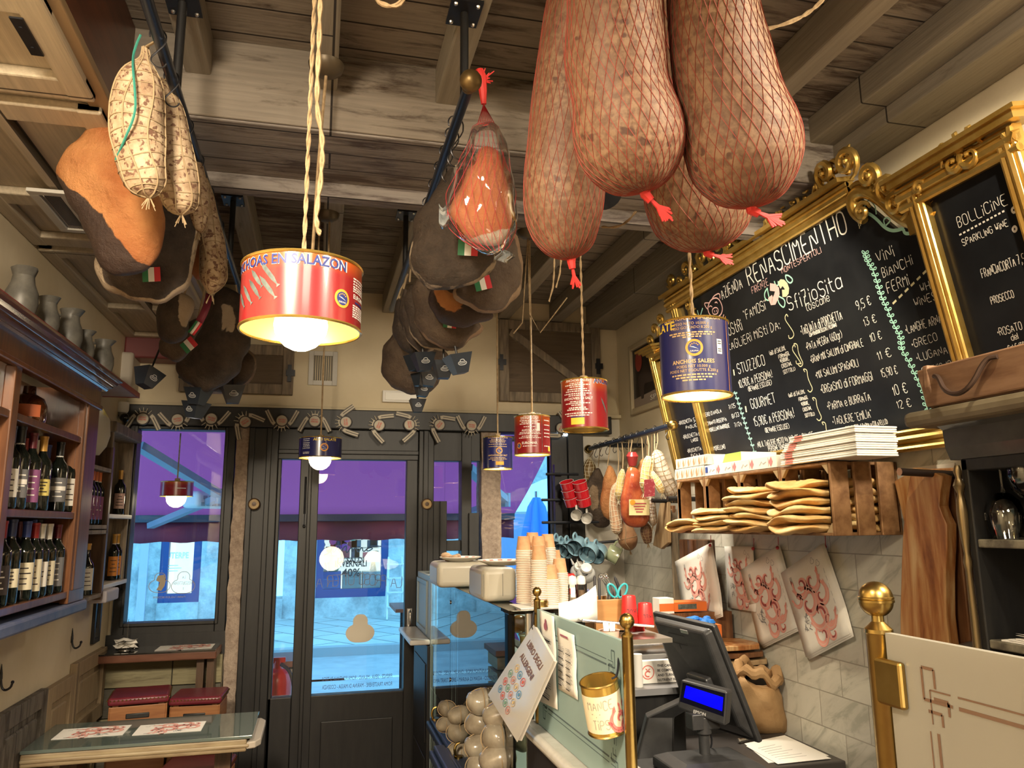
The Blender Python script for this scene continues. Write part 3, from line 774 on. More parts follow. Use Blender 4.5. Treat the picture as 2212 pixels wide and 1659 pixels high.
# logo transfers on the panes, read from outside so mirrored here
def cloud(cx_, cz, r):
    return [(cx_+r*q[0], cz+r*q[1]) for q in [(a[0], a[1]) for a in chaikin([(-1, -.45, 0), (-1.05, 0, 0), (-.75, .35, 0), (-.5, .4, 0), (-.55, .8, 0), (-.3, 1.12, 0), (0, 1.15, 0), (.3, 1.12, 0), (.55, .8, 0), (.5, .4, 0), (.75, .35, 0), (1.05, 0, 0), (1, -.45, 0), (.6, -.8, 0), (0, -.85, 0), (-.6, -.8, 0)], 2, True)]]
p = at(778, 1362, 'y', 4.624)
o = MB().prism(cloud(0, 0, .078), p, X, Z, .001).build('window_sticker', mat('sticker_cream', (.50, .45, .36), .7), smooth=0)
tag(o, 'cream cloud shaped sticker low on the door pane', 'sticker')
m = MB()
for k, (tx) in enumerate(('FIRENZE - SIENA - MILANO - ROMA FONTANA DI TREVI', 'ROMA TRASTEVERE - MARINA DI MASSA - COSENZA')):
    prnt(m, tx, at(772, 1468+k*17, 'y', 4.623), -X, Z, .022, 0, wid=.385)
o = m.build('window_lettering', mat('transfer_blue', (.10, .13, .28), .6), smooth=0)
tag(o, 'two lines of city names along the bottom of the door pane', 'lettering')
m = MB(); q = at(690, 1285, 'y', 4.623)
for k, ch in enumerate('LA PROSCIUTTERIA'):
    if ch == ' ': continue
    u = k/15; a = at(868-u*172, 1262+30*sin(pi*u*.95)*0+12*(u-.0)*(1-u)*4*.0+abs(u-.5)*14, 'y', 4.623)
    hand(m, ch, a, -X, Z, .062, .0035, jit=0)
o = m.build('window_lettering', mat('transfer_grey', (.16, .18, .25), .6), smooth=0)
tag(o, 'arched thin shop name lettering across the middle of the door pane', 'lettering')
m = MB()
def ring(mb, pts, w, O, U, Vv, mi=0): mb.ribbon(list(pts)+[pts[0]], w, O, U, Vv, mi)
a, b = at(345, 1262, 'y', 4.623), at(396, 1262, 'y', 4.623)
ring(m, cloud(0, 0, .052), .003, a, X, Z); ring(m, cloud(0, 0, .058), .003, b, X, Z)
m.flat([(p_[0]*1, p_[1]) for p_ in [(-.012, .045), (.02, .05), (.03, .02), (.025, -.01), (.01, -.035), (-.015, -.03), (-.005, -.01), (.0, .01), (-.02, .02)]], a, X, Z)
for tx, dz in (('LA', .03), ('PROSCIUTTERIA', -.002), ('1', -.03)): hand(m, tx, b+Z*dz, -X, Z, .016, .0015, jit=0, align=.5, sx=.6)
hand(m, 'PANINI TAGLIERI BICCHIERI', at(365, 1292, 'y', 4.623), -X, Z, .01, .0015, jit=0, align=.5, sx=.9)
o = m.build('window_lettering', mat('transfer_sand', (.40, .34, .25), .6), smooth=0)
tag(o, 'double cloud emblem with mirrored lettering on the left window pane', 'lettering')
# ================================================================ tin lamps
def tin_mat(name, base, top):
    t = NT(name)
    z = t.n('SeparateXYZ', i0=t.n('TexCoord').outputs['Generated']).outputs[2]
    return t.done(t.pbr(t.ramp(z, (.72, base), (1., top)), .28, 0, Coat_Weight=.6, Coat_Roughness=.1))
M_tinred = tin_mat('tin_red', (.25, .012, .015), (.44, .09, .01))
M_tinblue = tin_mat('tin_navy', (.016, .018, .10), (.018, .02, .12))
M_navy = mat('print_navy', (.012, .025, .16), .5)
M_orange = mat('print_orange', (.72, .30, .03), .5)
M_silver = mat('print_silver', (.05, .065, .06), .5, c2=(.13, .16, .15), sc=60)
M_tan = mat('print_tan', (.55, .36, .16), .5)
M_inside = mat('tin_inside', (.80, .60, .22), .35, .6)
LETT = [M_white, M_navy, M_orange, M_silver, M_tan, mat('print_yellow', (.72, .52, .05), .5), M_ink]
def emblem(m, x, z, r):
    m.flat([(r*cos(2*pi*k/24), r*sin(2*pi*k/24)) for k in range(24)], (x, z, .0006), X, Y, 2)
    m.flat([(r*.72*cos(2*pi*k/24), r*.72*sin(2*pi*k/24)) for k in range(24)], (x, z, .0009), X, Y, 1)
    for k in range(5):
        a = pi*(.2+.15*k); m.flat([(r*.08*cos(2*pi*j/6), r*.08*sin(2*pi*j/6)) for j in range(6)], (x+r*.5*cos(a), z+r*.5*sin(a), .0012), X, Y, 2)
    m.flat([(-r*.55, r*.15), (-r*.1, r*.12), (r*.5, -r*.2), (0, -r*.02)], (x, z, .0012), X, Y, 0)
    prnt(m, 'EUROMAR', (x, z-r*.5, .0012), X, Y, r*.2, 0, wid=r*.95)
def lines(m, rows, x, col):
    """small print: (text or width, z, height)"""
    for tx, z, h in rows:
        if isinstance(tx, str): prnt(m, tx, (x, z, .0006), X, Y, h, col, bold=h > .006)
        else:
            u = -tx/2
            while u < tx/2:
                w = random.uniform(.004, .012); m.flat([(u, 0), (min(u+w, tx/2), 0), (min(u+w, tx/2), h), (u, h)], (x, z, .0006), X, Y, col); u += w+.0022
def tin_lamp(label, px, ytop, ybot, d, r, body, art, bulb=.048, drop=.0, on=1., ceil=3.05, loop=True):
    a, b = at(px, ytop, 'd', d), at(px, ybot, 'd', d)
    c = V((a.x, a.y, b.z)); h = a.z-b.z
    t = thing('tin_lamp', label, 'lamp', (c.x, c.y, a.z), 'lamps made of anchovy tins')
    cn = MB().lathe([(r, 0), (r, h)], c, 48).build('can', body, t)
    MB().lathe([(r-.0015, .001), (r-.0015, h-.002), (0, h-.002)], c, 40).build('lining', M_inside, cn)
    MB().lathe([(0, h-.004), (r*.8, h-.004), (r-.004, h-.002), (r, h)], c, 40).build('lid', M_goldin, cn)
    for z in (0, h):
        MB().tube([c+V((r*cos(2*pi*k/48), r*sin(2*pi*k/48), z)) for k in range(48)], .0028, 6, closed=True).build('rim', M_goldin, cn)
    bz = c+Z*(bulb*.15-drop)
    rad = bulb
    MB().ball(bz, rad, n=20).build('bulb', M_bulb if on else M_white, t)
    MB().lathe([(.018, 0), (.02, .3), (.02, 1)], (0, 0, 0), 12).map(lambda v: V((c.x+v.x, c.y+v.y, bz.z+rad*.85+v.z*(c.z+h-.004-bz.z-rad*.85)))).build('socket', M_blackm, t)
    # rope with a knot at the lid
    top = V((c.x, c.y, ceil)); p0 = c+Z*h; big = d < 2.7
    rp = MB(); L = (top-p0).length
    if big:
        for s in (0, pi):
            n = int(L/.012); rp.tube([p0+(top-p0)*(k/n)+V((cos(s+k*.9), sin(s+k*.9), 0))*.0021 for k in range(n+1)], .0024, 5)
    else: rp.tube([p0, top], .0042, 6)
    for k in range(3): rp.tube([p0+V((.011*cos(2*pi*j/10), .011*sin(2*pi*j/10), .004+k*.006)) for j in range(10)], .0045, 5, closed=True)
    rp.build('rope', M_rope, t)
    fa = atan2(-c.x, c.y)
    m = MB(); wrapped(m, c, r, art); m.map(lambda v: c+Matrix.Rotation(fa, 3, 'Z') @ (v-c))
    m.build('label_print', LETT, cn, smooth=0)
    return t, c, h
def art_big(m):
    prnt(m, 'ANCHOAS EN SALAZON', (-.045, .091, .0004), X, Y, .0185, 0, wid=.252, bold=True)
    prnt(m, 'ANCHOAS EN SALAZON', (-.045, .0915, .0008), X, Y, .017, 1, wid=.246, bold=True)
    for x, z, l in ((-.108, .046, .05), (-.088, .052, .05), (-.084, .070, .045), (-.060, .052, .055), (-.058, .075, .06), (-.128, .04, .04)):
        u = V((.62, -.78, 0)); w = V((.78, .62, 0))
        m.flat([(-l/2, 0), (-l*.25, .0042), (l*.2, .004), (l*.42, .001), (l*.5, .004), (l*.5, -.004), (l*.42, -.001), (l*.2, -.0035), (-l*.25, -.004)], (x, z, .0006), u, w, 3)
    emblem(m, .072, .042, .0165)
    prnt(m, 'EUROMAR', (.128, .05, .0006), X, Y, .008, 0, bold=True)
    lines(m, [(.05, z, .0025) for z in (.085, .08, .075, .07, .066, .062, .036, .032, .028, .024, .02, .016)], .125, 0)
    m.flat([(-.02, 0), (.02, 0), (.02, .003), (-.02, .003)], (.128, .042, .0006), X, Y, 1)
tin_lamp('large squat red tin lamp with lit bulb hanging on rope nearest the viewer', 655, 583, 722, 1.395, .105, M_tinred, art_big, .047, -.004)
def art_squat(m):
    prnt(m, 'ALICI SALATE', (.022, .078, .0006), X, Y, .012, 5, wid=.118, bold=True)
    emblem(m, .018, .045, .02); lines(m, [(.04, z, .003) for z in (.085, .076, .066, .058, .05, .02, .014)], -.075, 0); prnt(m, 'EUROMAR', (-.075, .038, .0006), X, Y, .007, 0)
tin_lamp('small squat blue tin lamp with lit bulb hanging before the door', 693, 948, 990, 3.88, .105, M_tinblue, art_squat, .055, .014)
def art_far(m):
    lines(m, [('ACCIUGHE SALATE', .155, .009), (.07, .147, .003), (.09, .14, .003), (.08, .133, .003), (.1, .122, .003), (.1, .11, .003), ('ANCHOVIES IN SALT', .062, .008), (.08, .052, .003), (.1, .045, .003), (.06, .038, .003)], 0, 4)
    emblem(m, .008, .09, .017); m.flat([(-.02, 0), (.022, 0), (.022, .018), (-.02, .018)], (.01, .016, .0006), X, Y, 2)
tin_lamp('tall blue tin lamp lit below, in front of the stone pier', 1075, 946, 1014, 4.08, .0775, M_tinblue, art_far, .05, -.042)
def art_red1(m):
    lines(m, [('ANCHOAS EN SALAZON', .165, .0065), (.05, .158, .003), (.08, .152, .0035), (.08, .146, .0035), (.09, .138, .0035), (.07, .131, .0035), (.09, .124, .0035), (.05, .112, .003), ('ALICI SALATE', .095, .008), (.09, .088, .003), (.1, .082, .003), (.07, .072, .003), (.1, .065, .003), ('EUROMAR', .04, .010), (.06, .03, .003)], -.012, 0)
    m.flat([(0, 0), (.014, 0), (.014, .034), (0, .034)], (.02, .095, .0006), X, Y, 0); emblem(m, -.062, .035, .013)
    m.flat([(0, 0), (.002, 0), (.002, .17), (0, .17)], (.043, .003, .0006), X, Y, 3); lines(m, [(.04, z, .004) for z in (.16, .14, .12, .1, .085, .07, .03)], .075, 0); m.flat([(0, 0), (.02, 0), (.02, .02), (0, .02)], (.08, .012, .0006), X, Y, 5)
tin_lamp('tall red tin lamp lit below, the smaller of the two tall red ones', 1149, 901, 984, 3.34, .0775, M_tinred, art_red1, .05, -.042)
def art_red2(m):
    lines(m, [('ANCHOIS SALES', .152, .008), (.05, .145, .003), (.09, .139, .0035), (.05, .133, .003), (.07, .125, .0035), (.085, .118, .0035), (.1, .11, .0035), (.06, .104, .003), ('ANCHOVIES IN SALT', .092, .008), (.05, .084, .003), (.09, .078, .0035), (.04, .072, .003), (.06, .063, .004), (.075, .057, .004), (.1, .045, .0035), (.08, .038, .003)], -.025, 0)
    m.flat([(-.022, 0), (.024, 0), (.024, .022), (-.022, .022)], (-.025, .01, .0006), X, Y, 5)
    m.flat([(-.022, 0), (.024, 0), (.024, .003), (-.022, .003)], (-.025, .033, .0008), X, Y, 1)
    prnt(m, 'ANCHOAS', (.082, .146, .0004), X, Y, .019, 0, wid=.10, bold=True); prnt(m, 'ANCHOAS', (.082, .147, .0008), X, Y, .017, 1, wid=.097, bold=True)
    u = V((.5, -.86, 0)); m.flat([(-.03, 0), (-.01, .004), (.02, .003), (.03, 0), (.02, -.003), (-.01, -.004)], (.075, .075, .0006), u, V((.86, .5, 0)), 3)
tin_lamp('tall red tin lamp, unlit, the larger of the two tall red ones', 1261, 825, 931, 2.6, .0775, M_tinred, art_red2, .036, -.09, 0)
def art_blue(m):
    lines(m, [('ANCHOAS EN SALAZON', .160, .0085), ('PESO NETO 10.000 g', .148, .006), ('PESO GOTEADO 8.200 g', .139, .006), (.105, .129, .003), (.09, .124, .003), (.04, .119, .003), ('ANCHOIS SALEES', .062, .0085), ('POIDS NET 10.000 g', .052, .006), ('POIDS NET EGOUTTE 8.200 g', .043, .006), (.1, .035, .003), (.08, .029, .003), (.05, .023, .003)], -.004, 4)
    emblem(m, .0, .096, .019); prnt(m, 'SALATE', (-.085, .142, .0006), X, Y, .018, 5, bold=True)
    m.flat([(0, 0), (.014, 0), (.014, .033), (0, .033)], (.052, .083, .0006), X, Y, 0)
    for z in (.088, .093, .105, .11): m.flat([(0, 0), (.010, 0), (.010, .002), (0, .002)], (.054, z, .001), X, Y, 6)
    m.flat([(0, 0), (.0015, 0), (.0015, .17), (0, .17)], (.088, .003, .0006), X, Y, 2)
tin_lamp('tall blue tin lamp lit below, before the chalkboard menu', 1497, 702, 861, 1.763, .0775, M_tinblue, art_blue, .052, -.045)
def art_small(m): m.flat([(0, 0), (.05, 0), (.05, .004), (0, .004)], (.0, .04, .0006), X, Y, 0)
tin_lamp('small squat red tin lamp with globe bulb before the left window pane', 383, 1041, 1072, 4.42, .088, M_tinred, art_small, .055, .018, ceil=2.19)
# lamp ropes: roses on the joists and the loose end beside the big lamp
for px, py, lab, gp in ((705, 140, 'dark round ceiling rose on the joist behind the big lamp rope', 2.93), (707, 462, 'dark ceiling rose with two cords beyond the ceiling beam', 2.93), (1140, 500, 'dark ceiling rose with cords behind the left hanging sausage', 2.93)):
    p = at(px, py, 'z', gp)
    t = thing('ceiling_rose', lab, 'ceiling rose', p)
    MB().lathe([(.0, -.035), (.022, -.034), (.045, -.018), (.05, 0)], p, 24).build('cup', mat('rose_bronze', (.10, .075, .045), .4, .4), t)
    e = MB()
    if py == 140: e.tube([p-Z*.03, p+V((-.012, .02, -.3)), p+V((-.02, .03, -.62)), p+V((-.01, .03, -.8))], .0045, 6)
    elif py == 462: e.tube([p-Z*.03+X*.01, p+V((.012, 0, -.34))], .004, 5).tube([p-Z*.03-X*.03, p+V((-.03, 0, -.34))], .004, 5)
    else:
        e.tube([p-Z*.03, p+V((.004, 0, -.38)), p+V((.05, 0, -.46)), p+V((.17, -.02, -.30))], .003, 5).tube([p-Z*.03, p+V((-.03, .0, -.42)), p+V((-.07, .0, -.47))], .003, 5)
    e.build('cord', M_rope, t)
def rope_thing(label, pts, r=.0035):
    P = chaikin([V(p) for p in pts], 2); m = MB(); q = []
    for i in range(len(P)-1):
        n = max(1, int((P[i+1]-P[i]).length/.011)); q += [P[i]+(P[i+1]-P[i])*(k/n) for k in range(n)]
    for s in (0, pi): m.tube([p+(RT*cos(s+k*.9)+UP*sin(s+k*.9))*r*.8 for k, p in enumerate(q)], r, 5)
    return tag(m.build('rope', M_rope), label, 'rope')
d = 1.42
tp = at(692, -60, 'd', d)
rope_thing('loose rope end dangling beside the big red lamp', [V((tp.x, tp.y, 2.95)), at(692, 0, 'd', d), at(690, 80, 'd', d), at(683, 230, 'd', d), at(696, 290, 'd', d), at(697, 340, 'd', d), at(692, 400, 'd', d), at(683, 460, 'd', d), at(685, 490, 'd', d), at(692, 505, 'd', d)], .0032)
rope_thing('loop of rope at the top edge of the ceiling', [at(806, -40, 'd', 1.45), at(810, 0, 'd', 1.45), at(838, 14, 'd', 1.45), at(868, 10, 'd', 1.45), at(885, -40, 'd', 1.45)], .003)
rope_thing('rope running slack under the ceiling joists at upper right', [at(1590, 75, 'd', 1.75), at(1650, 65, 'd', 1.75), at(1720, 45, 'd', 1.75), at(1770, 10, 'd', 1.8), at(1800, -30, 'd', 1.8)], .003)
rope_thing('thin cord slung between the hanging sausages', [at(1300, 490, 'd', 1.7), at(1330, 492, 'd', 1.7), at(1355, 480, 'd', 1.7), at(1375, 455, 'd', 1.7)], .0018)
for px, y0, lab in ((1215, 570, 'cord hanging behind the left foreground sausage'), (1200, 600, 'slack cord end under the left foreground sausage')):
    q = at(px, y0, 'd', 2.5)
    rope_thing(lab, [V((q.x, q.y, 2.95)), q, at(px-15, y0+55, 'd', 2.5)], .002)
# ================================================================ rails with S hooks
M_hook = mat('hook_wire', (.10, .10, .11), .35, .9)
def s_hook(p, size=.07, rz=0., label='', grp=''):
    p = V(p); k = size/.07; pts = []
    for j in range(9): a = pi*(1.15-1.15*j/8); pts.append(V((.013*cos(a), 0, .013*sin(a))))
    pts += [V((.012, 0, -.012)), V((-.004, 0, -.036))]
    for j in range(8): a = pi*(1.05*j/7)+pi*.9; pts.append(V((.004+.012*cos(a), 0, -.045+.012*sin(a))))
    R = Matrix.Rotation(rz, 3, 'Z')
    m = MB().tube([p+R @ (q*k) for q in chaikin(pts)], .0019, 6)
    o = m.build('s_hook', M_hook)
    return tag(o, label, 'hook', grp)
def rail(label, x, y0, y1, z, rods, plate=True):
    t = thing('hanging_rail', label, 'rail', (x, y0, z))
    MB().tube([(x, y0, z), (x, y1, z)], .013, 12).build('bar', M_rail, t)
    m = MB().ball((x, y0-.025, z), .027, n=16).lathe([(.014, -.01), (.018, 0), (.014, .012)], (x, y0, z), 12, ax=Y)
    m.build('end_knob', mat('aged_brass', (.20, .13, .05), .4, .7), t)
    for y in rods:
        MB().tube([(x, y, z), (x, y, 2.93)], .011, 10).build('rod', M_black, t)
        m = MB().box((x-.04, y-.05, 2.922), (x+.04, y+.05, 2.93))
        for sx in (-.028, .028):
            for sy in (-.036, .036): m.ball((x+sx, y+sy, 2.921), .006, n=8, mi=1)
        m.build('mounting_plate', [M_blackm, M_steelb], t)
    return t
LX, RX, RZ = -.365, .318, 2.685
rail('blue black iron rail under the joists over the left row of hams', LX, 1.30, 3.62, RZ, (1.84, 3.05))
rail('blue black iron rail under the joists over the middle row of hams', RX, 1.66, 3.65, RZ, (1.72, 3.05))
for k, y in enumerate((1.9, 2.0, 2.1, 2.22, 2.36, 2.5)):
    s_hook((RX, y, RZ), .11, .3, 'dark wire S hook on the rail over the middle hams', 'S hooks on the middle rail')
for k, y in enumerate((1.62, 1.78, 2.0, 2.2, 2.42, 2.7)):
    s_hook((LX, y, RZ), .09, .3, 'dark wire S hook on the rail over the left hams', 'S hooks on the left rail')
# ================================================================ cured meat
def cured(name, a, b, spots=None, sc=9., rough=.6, bump=.35, st=(1, 1, 1), thr=.6):
    t = NT(name)
    n = t.noise(sc, 6, .65, st); c = t.ramp(n, (.36, a), (.62, b)); h = n
    if spots:
        v = t.noise(sc*3.2, 3, .5)
        c = t.mix(t.ramp(v, (thr, 0.), (thr+.06, 1.)), c, spots)
    return t.done(t.pbr(c, rough, 0, t.noise(sc*5, 4), bump, .004))
def ham_mat(name, skin, skin2, fat, fat2, rough=.6):
    """mouldy rind with bare fat where the point attribute k is high"""
    t = NT(name)
    k = t.n('Attribute', {'attribute_name': 'k'}).outputs['Fac']
    n = t.noise(9, 9, .75); f = t.noise(14, 6, .65)
    kk = t.math('ADD', k, t.math('MULTIPLY', t.math('SUBTRACT', f, .5), 1.1))
    a = t.ramp(n, (.33, skin), (.68, skin2)); b = t.ramp(t.noise(5, 5), (.38, fat), (.62, fat2))
    n3 = t.noise(38, 4)
    return t.done(t.pbr(t.mix(t.ramp(kk, (.42, 0.), (.56, 1.)), a, b), rough, 0, t.math('ADD', n, t.math('MULTIPLY', n3, .4)), .9, .02))
M_ham = ham_mat('ham_rind_grey', (.022, .015, .011), (.095, .066, .046), (.40, .30, .20), (.52, .42, .30))
M_hamo = ham_mat('ham_orange_fat', (.028, .013, .009), (.055, .03, .02), (.34, .11, .03), (.50, .22, .075), .5)
M_hamb = ham_mat('ham_rind_brown', (.04, .024, .016), (.125, .085, .055), (.25, .15, .085), (.36, .25, .15))
M_string = mat('butcher_string', (.32, .23, .13), .85)
M_tealstr = mat('teal_string', (.03, .22, .17), .8)
FLAG = [mat('flag_green', (.02, .16, .06), .6), mat('flag_white', (.72, .70, .64), .6), mat('flag_red', (.55, .03, .04), .6)]
def inpoly(x, y, P):
    r = False; n = len(P)
    for i in range(n):
        (x1, y1), (x2, y2) = P[i], P[(i+1) % n]
        if (y1 > y) != (y2 > y) and x < (x2-x1)*(y-y1)/(y2-y1)+x1: r = not r
    return r
def pillow(name, outline, d, thick, m, fat=None, rim=0., parent=None, amp=.009, rings=17, it=2, tilt=0.):
    """a body with the given outline seen from the room, at distance d, as thick as 2*thick"""
    P = [(p[0], p[1]) for p in chaikin([(a, b, 0) for a, b in outline], it, True)]
    cx_, cy_ = sum(p[0] for p in P)/len(P), sum(p[1] for p in P)/len(P)
    c0 = at(cx_, cy_, 'd', d); N = (c0-EYE).normalized()
    R, K = [], []
    for i in range(rings+1):
        s = -pi/2+pi*i/rings; q, w = cos(s), sin(s)
        q = max(q, .02)**.72
        ring_ = []
        for (x, y) in P:
            xx, yy = cx_+(x-cx_)*q, cy_+(y-cy_)*q
            v = at(xx, yy, 'd', d)+N*(w*thick)+Z*(tilt*w*thick)
            nn = sin(v.x*31+v.z*17)*sin(v.z*27+v.y*11)+.6*sin(v.x*63+1.3)*sin(v.z*57)
            ring_.append(v+(v-c0).normalized()*amp*nn)
            kf = 0.
            if fat and w < .35: kf = sum(inpoly(xx+11*cos(j*2.4)*(j/9)**.5, yy+11*sin(j*2.4)*(j/9)**.5, fat) for j in range(9))/9
            if rim and w > -.55 and q > .8 and w < .2 and (x > cx_ or y > cy_): kf = max(kf, rim)
            K.append(kf)
        R.append(ring_)
    mb = MB().loft(R, 0, True, K)
    return mb.build(name, m, parent, smooth=70)
def ham(label, outline, d, m, thick=.075, fat=None, rim=0., hook=None, flag=None, loc=None):
    px = min(outline, key=lambda p: p[1])
    t = thing('cured_ham', label, 'ham', at(px[0], px[1], 'd', d), 'cured hams hanging from the rails')
    pillow('body', outline, d, thick, m, fat, rim, t)
    if hook is not None:
        a = at(px[0], px[1]+8, 'd', d)
        MB().tube([a, (a+V(hook))/2+Z*.01, V(hook)], .0035, 6).build('cord', M_string, t)
    for f in flag or ():
        p = at(f[0], f[1], 'd', d)-(p_dir(f)*(thick+.012)); u = (RT*cos(f[3])+UP*sin(f[3])); v = (UP*cos(f[3])-RT*sin(f[3])); w, h = f[2], f[2]*.8
        b = MB()
        for k in range(3): b.obox(p+u*(k-1)*w/3, u*w/6, v*h/2, u.cross(v)*.001, k)
        b.build('flag_tag', FLAG, t, smooth=0, label='Italian tricolour tag')
    return t
def p_dir(f): return (at(f[0], f[1], 'd', 1)-EYE).normalized()
# left row
ham('orange cured ham with dark rind nearest on the left rail', [(238, 262), (200, 275), (165, 298), (135, 338), (123, 378), (142, 428), (178, 490), (203, 545), (222, 590), (290, 592), (333, 580), (354, 550), (360, 460), (345, 380), (300, 320), (265, 275)], 2.02, M_hamo, .07,
    [(170, 285), (120, 340), (128, 380), (175, 425), (225, 470), (258, 515), (292, 560), (335, 582), (362, 550), (366, 440), (300, 300), (238, 255)], 0, (LX, 1.95, RZ-.03))
ham('dark mouldy ham with pale fat rim just behind the orange ham', [(300, 425), (220, 450), (203, 500), (207, 560), (218, 605), (245, 632), (290, 648), (340, 656), (388, 640), (416, 600), (430, 540), (430, 480), (418, 430), (380, 405)], 2.22, M_ham, .07, None, .62, (LX, 2.15, RZ-.03), [(327, 593, .05, .05)])
ham('slim orange ham edge between dark ham and long salami', [(420, 470), (408, 520), (410, 580), (425, 612), (442, 590), (448, 540), (444, 490)], 2.36, M_hamo, .05, [(400, 460), (455, 460), (455, 620), (400, 620)], 0, (LX, 2.36, RZ-.03))
ham('small black and yellow ham below the first dark ham', [(352, 640), (336, 672), (338, 705), (352, 735), (375, 745), (402, 728), (418, 695), (420, 655), (395, 635)], 2.62, M_ham, .06, [(385, 640), (420, 640), (418, 690), (398, 712), (385, 690)], 0, (LX, 2.6, RZ-.03))
ham('pear shaped brown shank hanging lowest in the left row', [(402, 700), (372, 705), (346, 730), (337, 758), (350, 778), (376, 783), (402, 765), (420, 735), (440, 700), (425, 690)], 2.75, M_hamb, .05, None, 0, (LX, 2.72, RZ-.03), [(408, 745, .05, .7)])
ham('large dark ham far along the left rail above drip cups', [(470, 620), (452, 655), (440, 695), (405, 740), (380, 785), (385, 815), (418, 838), (468, 845), (508, 818), (532, 782), (546, 725), (534, 665), (505, 625)], 3.0, M_ham, .09, [(478, 660), (505, 660), (508, 720), (480, 715)], 0, (LX, 2.98, RZ-.03))
ham('light brown ham farthest along the left rail beside big lamp', [(480, 770), (410, 800), (392, 825), (420, 846), (470, 852), (520, 842), (550, 812), (556, 770), (530, 745)], 3.3, M_hamb, .09, None, .6, (LX, 3.3, RZ-.03))
# middle row
ham('large dark mouldy ham beside the netted ham on the middle rail', [(985, 350), (948, 398), (905, 448), (882, 515), (884, 578), (912, 612), (960, 626), (1012, 622), (1050, 602), (1068, 560), (1062, 495), (1025, 415)], 2.2, M_ham, .08, None, .5, (RX, 2.2, RZ-.05), [(1011, 535, .055, -.05)])
ham('grey mouldy ham with pale crust hanging right of the dark ham', [(1070, 490), (1108, 498), (1127, 545), (1131, 605), (1113, 652), (1080, 673), (1038, 676), (998, 656), (976, 630), (1010, 560), (1040, 500)], 2.4, M_hamb, .075, None, .62, (RX, 2.4, RZ-.05), [(1043, 612, .05, .25)])
ham('brown ham with bare orange patch low in the middle row', [(935, 600), (922, 640), (932, 678), (960, 698), (1005, 706), (1050, 700), (1075, 682), (1040, 650), (990, 615)], 2.55, M_hamo, .07, [(938, 625), (985, 632), (1005, 660), (985, 675), (950, 660)], 0, (RX, 2.55, RZ-.05))
for k, (ol, d, lab, fl) in enumerate((
    ([(905, 590), (890, 640), (896, 690), (915, 730), (960, 755), (1005, 750), (1038, 725), (1052, 700), (1000, 690), (940, 640)], 2.7, 'brown ham fourth from the front in the middle row', [(972, 697, .045, -.1)]),
    ([(885, 600), (872, 650), (880, 700), (902, 742), (945, 764), (980, 755), (960, 700), (915, 640)], 2.83, 'dark brown ham fifth from the front in the middle row', None),
    ([(872, 615), (858, 665), (866, 715), (890, 752), (925, 768), (945, 755), (920, 700), (890, 640)], 2.95, 'dark ham sixth from the front in the middle row', None),
    ([(858, 640), (848, 690), (852, 735), (875, 765), (905, 772), (905, 720), (875, 660)], 3.06, 'dark narrow ham seventh from the front in the middle row', None),
    ([(850, 715), (830, 755), (820, 790), (836, 825), (866, 848), (900, 856), (935, 846), (962, 800), (970, 765), (930, 745), (880, 725)], 3.25, 'lowest brown ham at the far end of the middle row', None))):
    ham(lab, ol, d, (M_hamb, M_ham, M_ham, M_ham, M_hamb)[k], .07, None, .55 if k < 3 else 0, (RX, d, RZ-.05), fl)
# ---------------------------------------------------------------- drip cups
def drip_cup(px, py, d, w, up, label, rz=0., tilt=0.):
    p = at(px, py, 'd', d); t = thing('drip_cup', label, 'drip cup', p, 'black drip cups under the hams')
    R = Matrix.Rotation(rz, 3, 'Z') @ Matrix.Rotation(tilt, 3, 'Y')
    h = w*.8
    m = MB()
    def sq(s, z): return [V((s*a, s*b, z)) for a, b in ((-1, -1), (1, -1), (1, 1), (-1, 1))]
    m.loft([sq(w*.26, -h/2), sq(w*.5, h/2), sq(w*.47, h/2), sq(w*.24, -h*.42)]).map(lambda v: p+R @ v); cu_ = m.build('cup', mat('drip_black', (.022, .028, .038), .3), t, smooth=0)
    MB().tube([p+R @ V((0, 0, -h*.3)), p+R @ V((0, 0, h/2+up))], .004, 6).build('spike', M_black, t)
    s = MB(); O = V((0, -w*.39, .0)); U, Vv = X, V((0, -.33, 1)).normalized(); k = w*.15
    ring(s, [(q[0]*1.5, q[1]) for q in cloud(0, -.2*k/k*.0, k*.8)], w*.03, O-Y*.002, U, Vv)
    for z in (.15, -.25): s.flat([(-k*.9, 0), (k*.9, 0), (k*.9, k*.2), (-k*.9, k*.2)], O-Y*.002+Vv*k*z, U, Vv)
    s.map(lambda v: p+R @ v).build('emblem', mat('emblem_grey', (.45, .47, .48), .5), cu_, smooth=0)
for a in ((318, 818, 2.95, .085, .14, 'black drip cup farthest left under the left hams', .9, .35), (427, 857, 3.0, .08, .06, 'black drip cup, upper of the two stacked under the left hams', -.5, .1), (422, 886, 3.03, .08, .16, 'black drip cup, lower of the two stacked under the left hams', -.6, .12), (503, 853, 3.2, .09, .07, 'black drip cup with pale emblem under the farthest left hams', .2, -.05),
          (899, 785, 3.0, .075, .05, 'black drip cup, top left of the middle cluster, half hidden', .5, 0), (915, 783, 2.85, .08, .04, 'black drip cup with emblem, top of the middle cluster', .1, -.08), (958, 800, 2.75, .075, .07, 'black drip cup between the other two emblems under middle hams', 0, 0), (991, 787, 2.65, .082, .05, 'black drip cup farthest right under the middle hams', .2, -.22),
          (927, 818, 2.95, .075, .04, 'black drip cup third down in the middle cluster', -.1, .1), (908, 822, 3.05, .06, .03, 'black drip cup left of the third one in the middle cluster', .6, .1), (913, 842, 3.1, .07, .04, 'black drip cup second lowest in the middle cluster', .1, .1), (902, 877, 3.3, .068, .05, 'black drip cup hanging lowest and alone over the lintel', .0, 0)):
    drip_cup(*a)
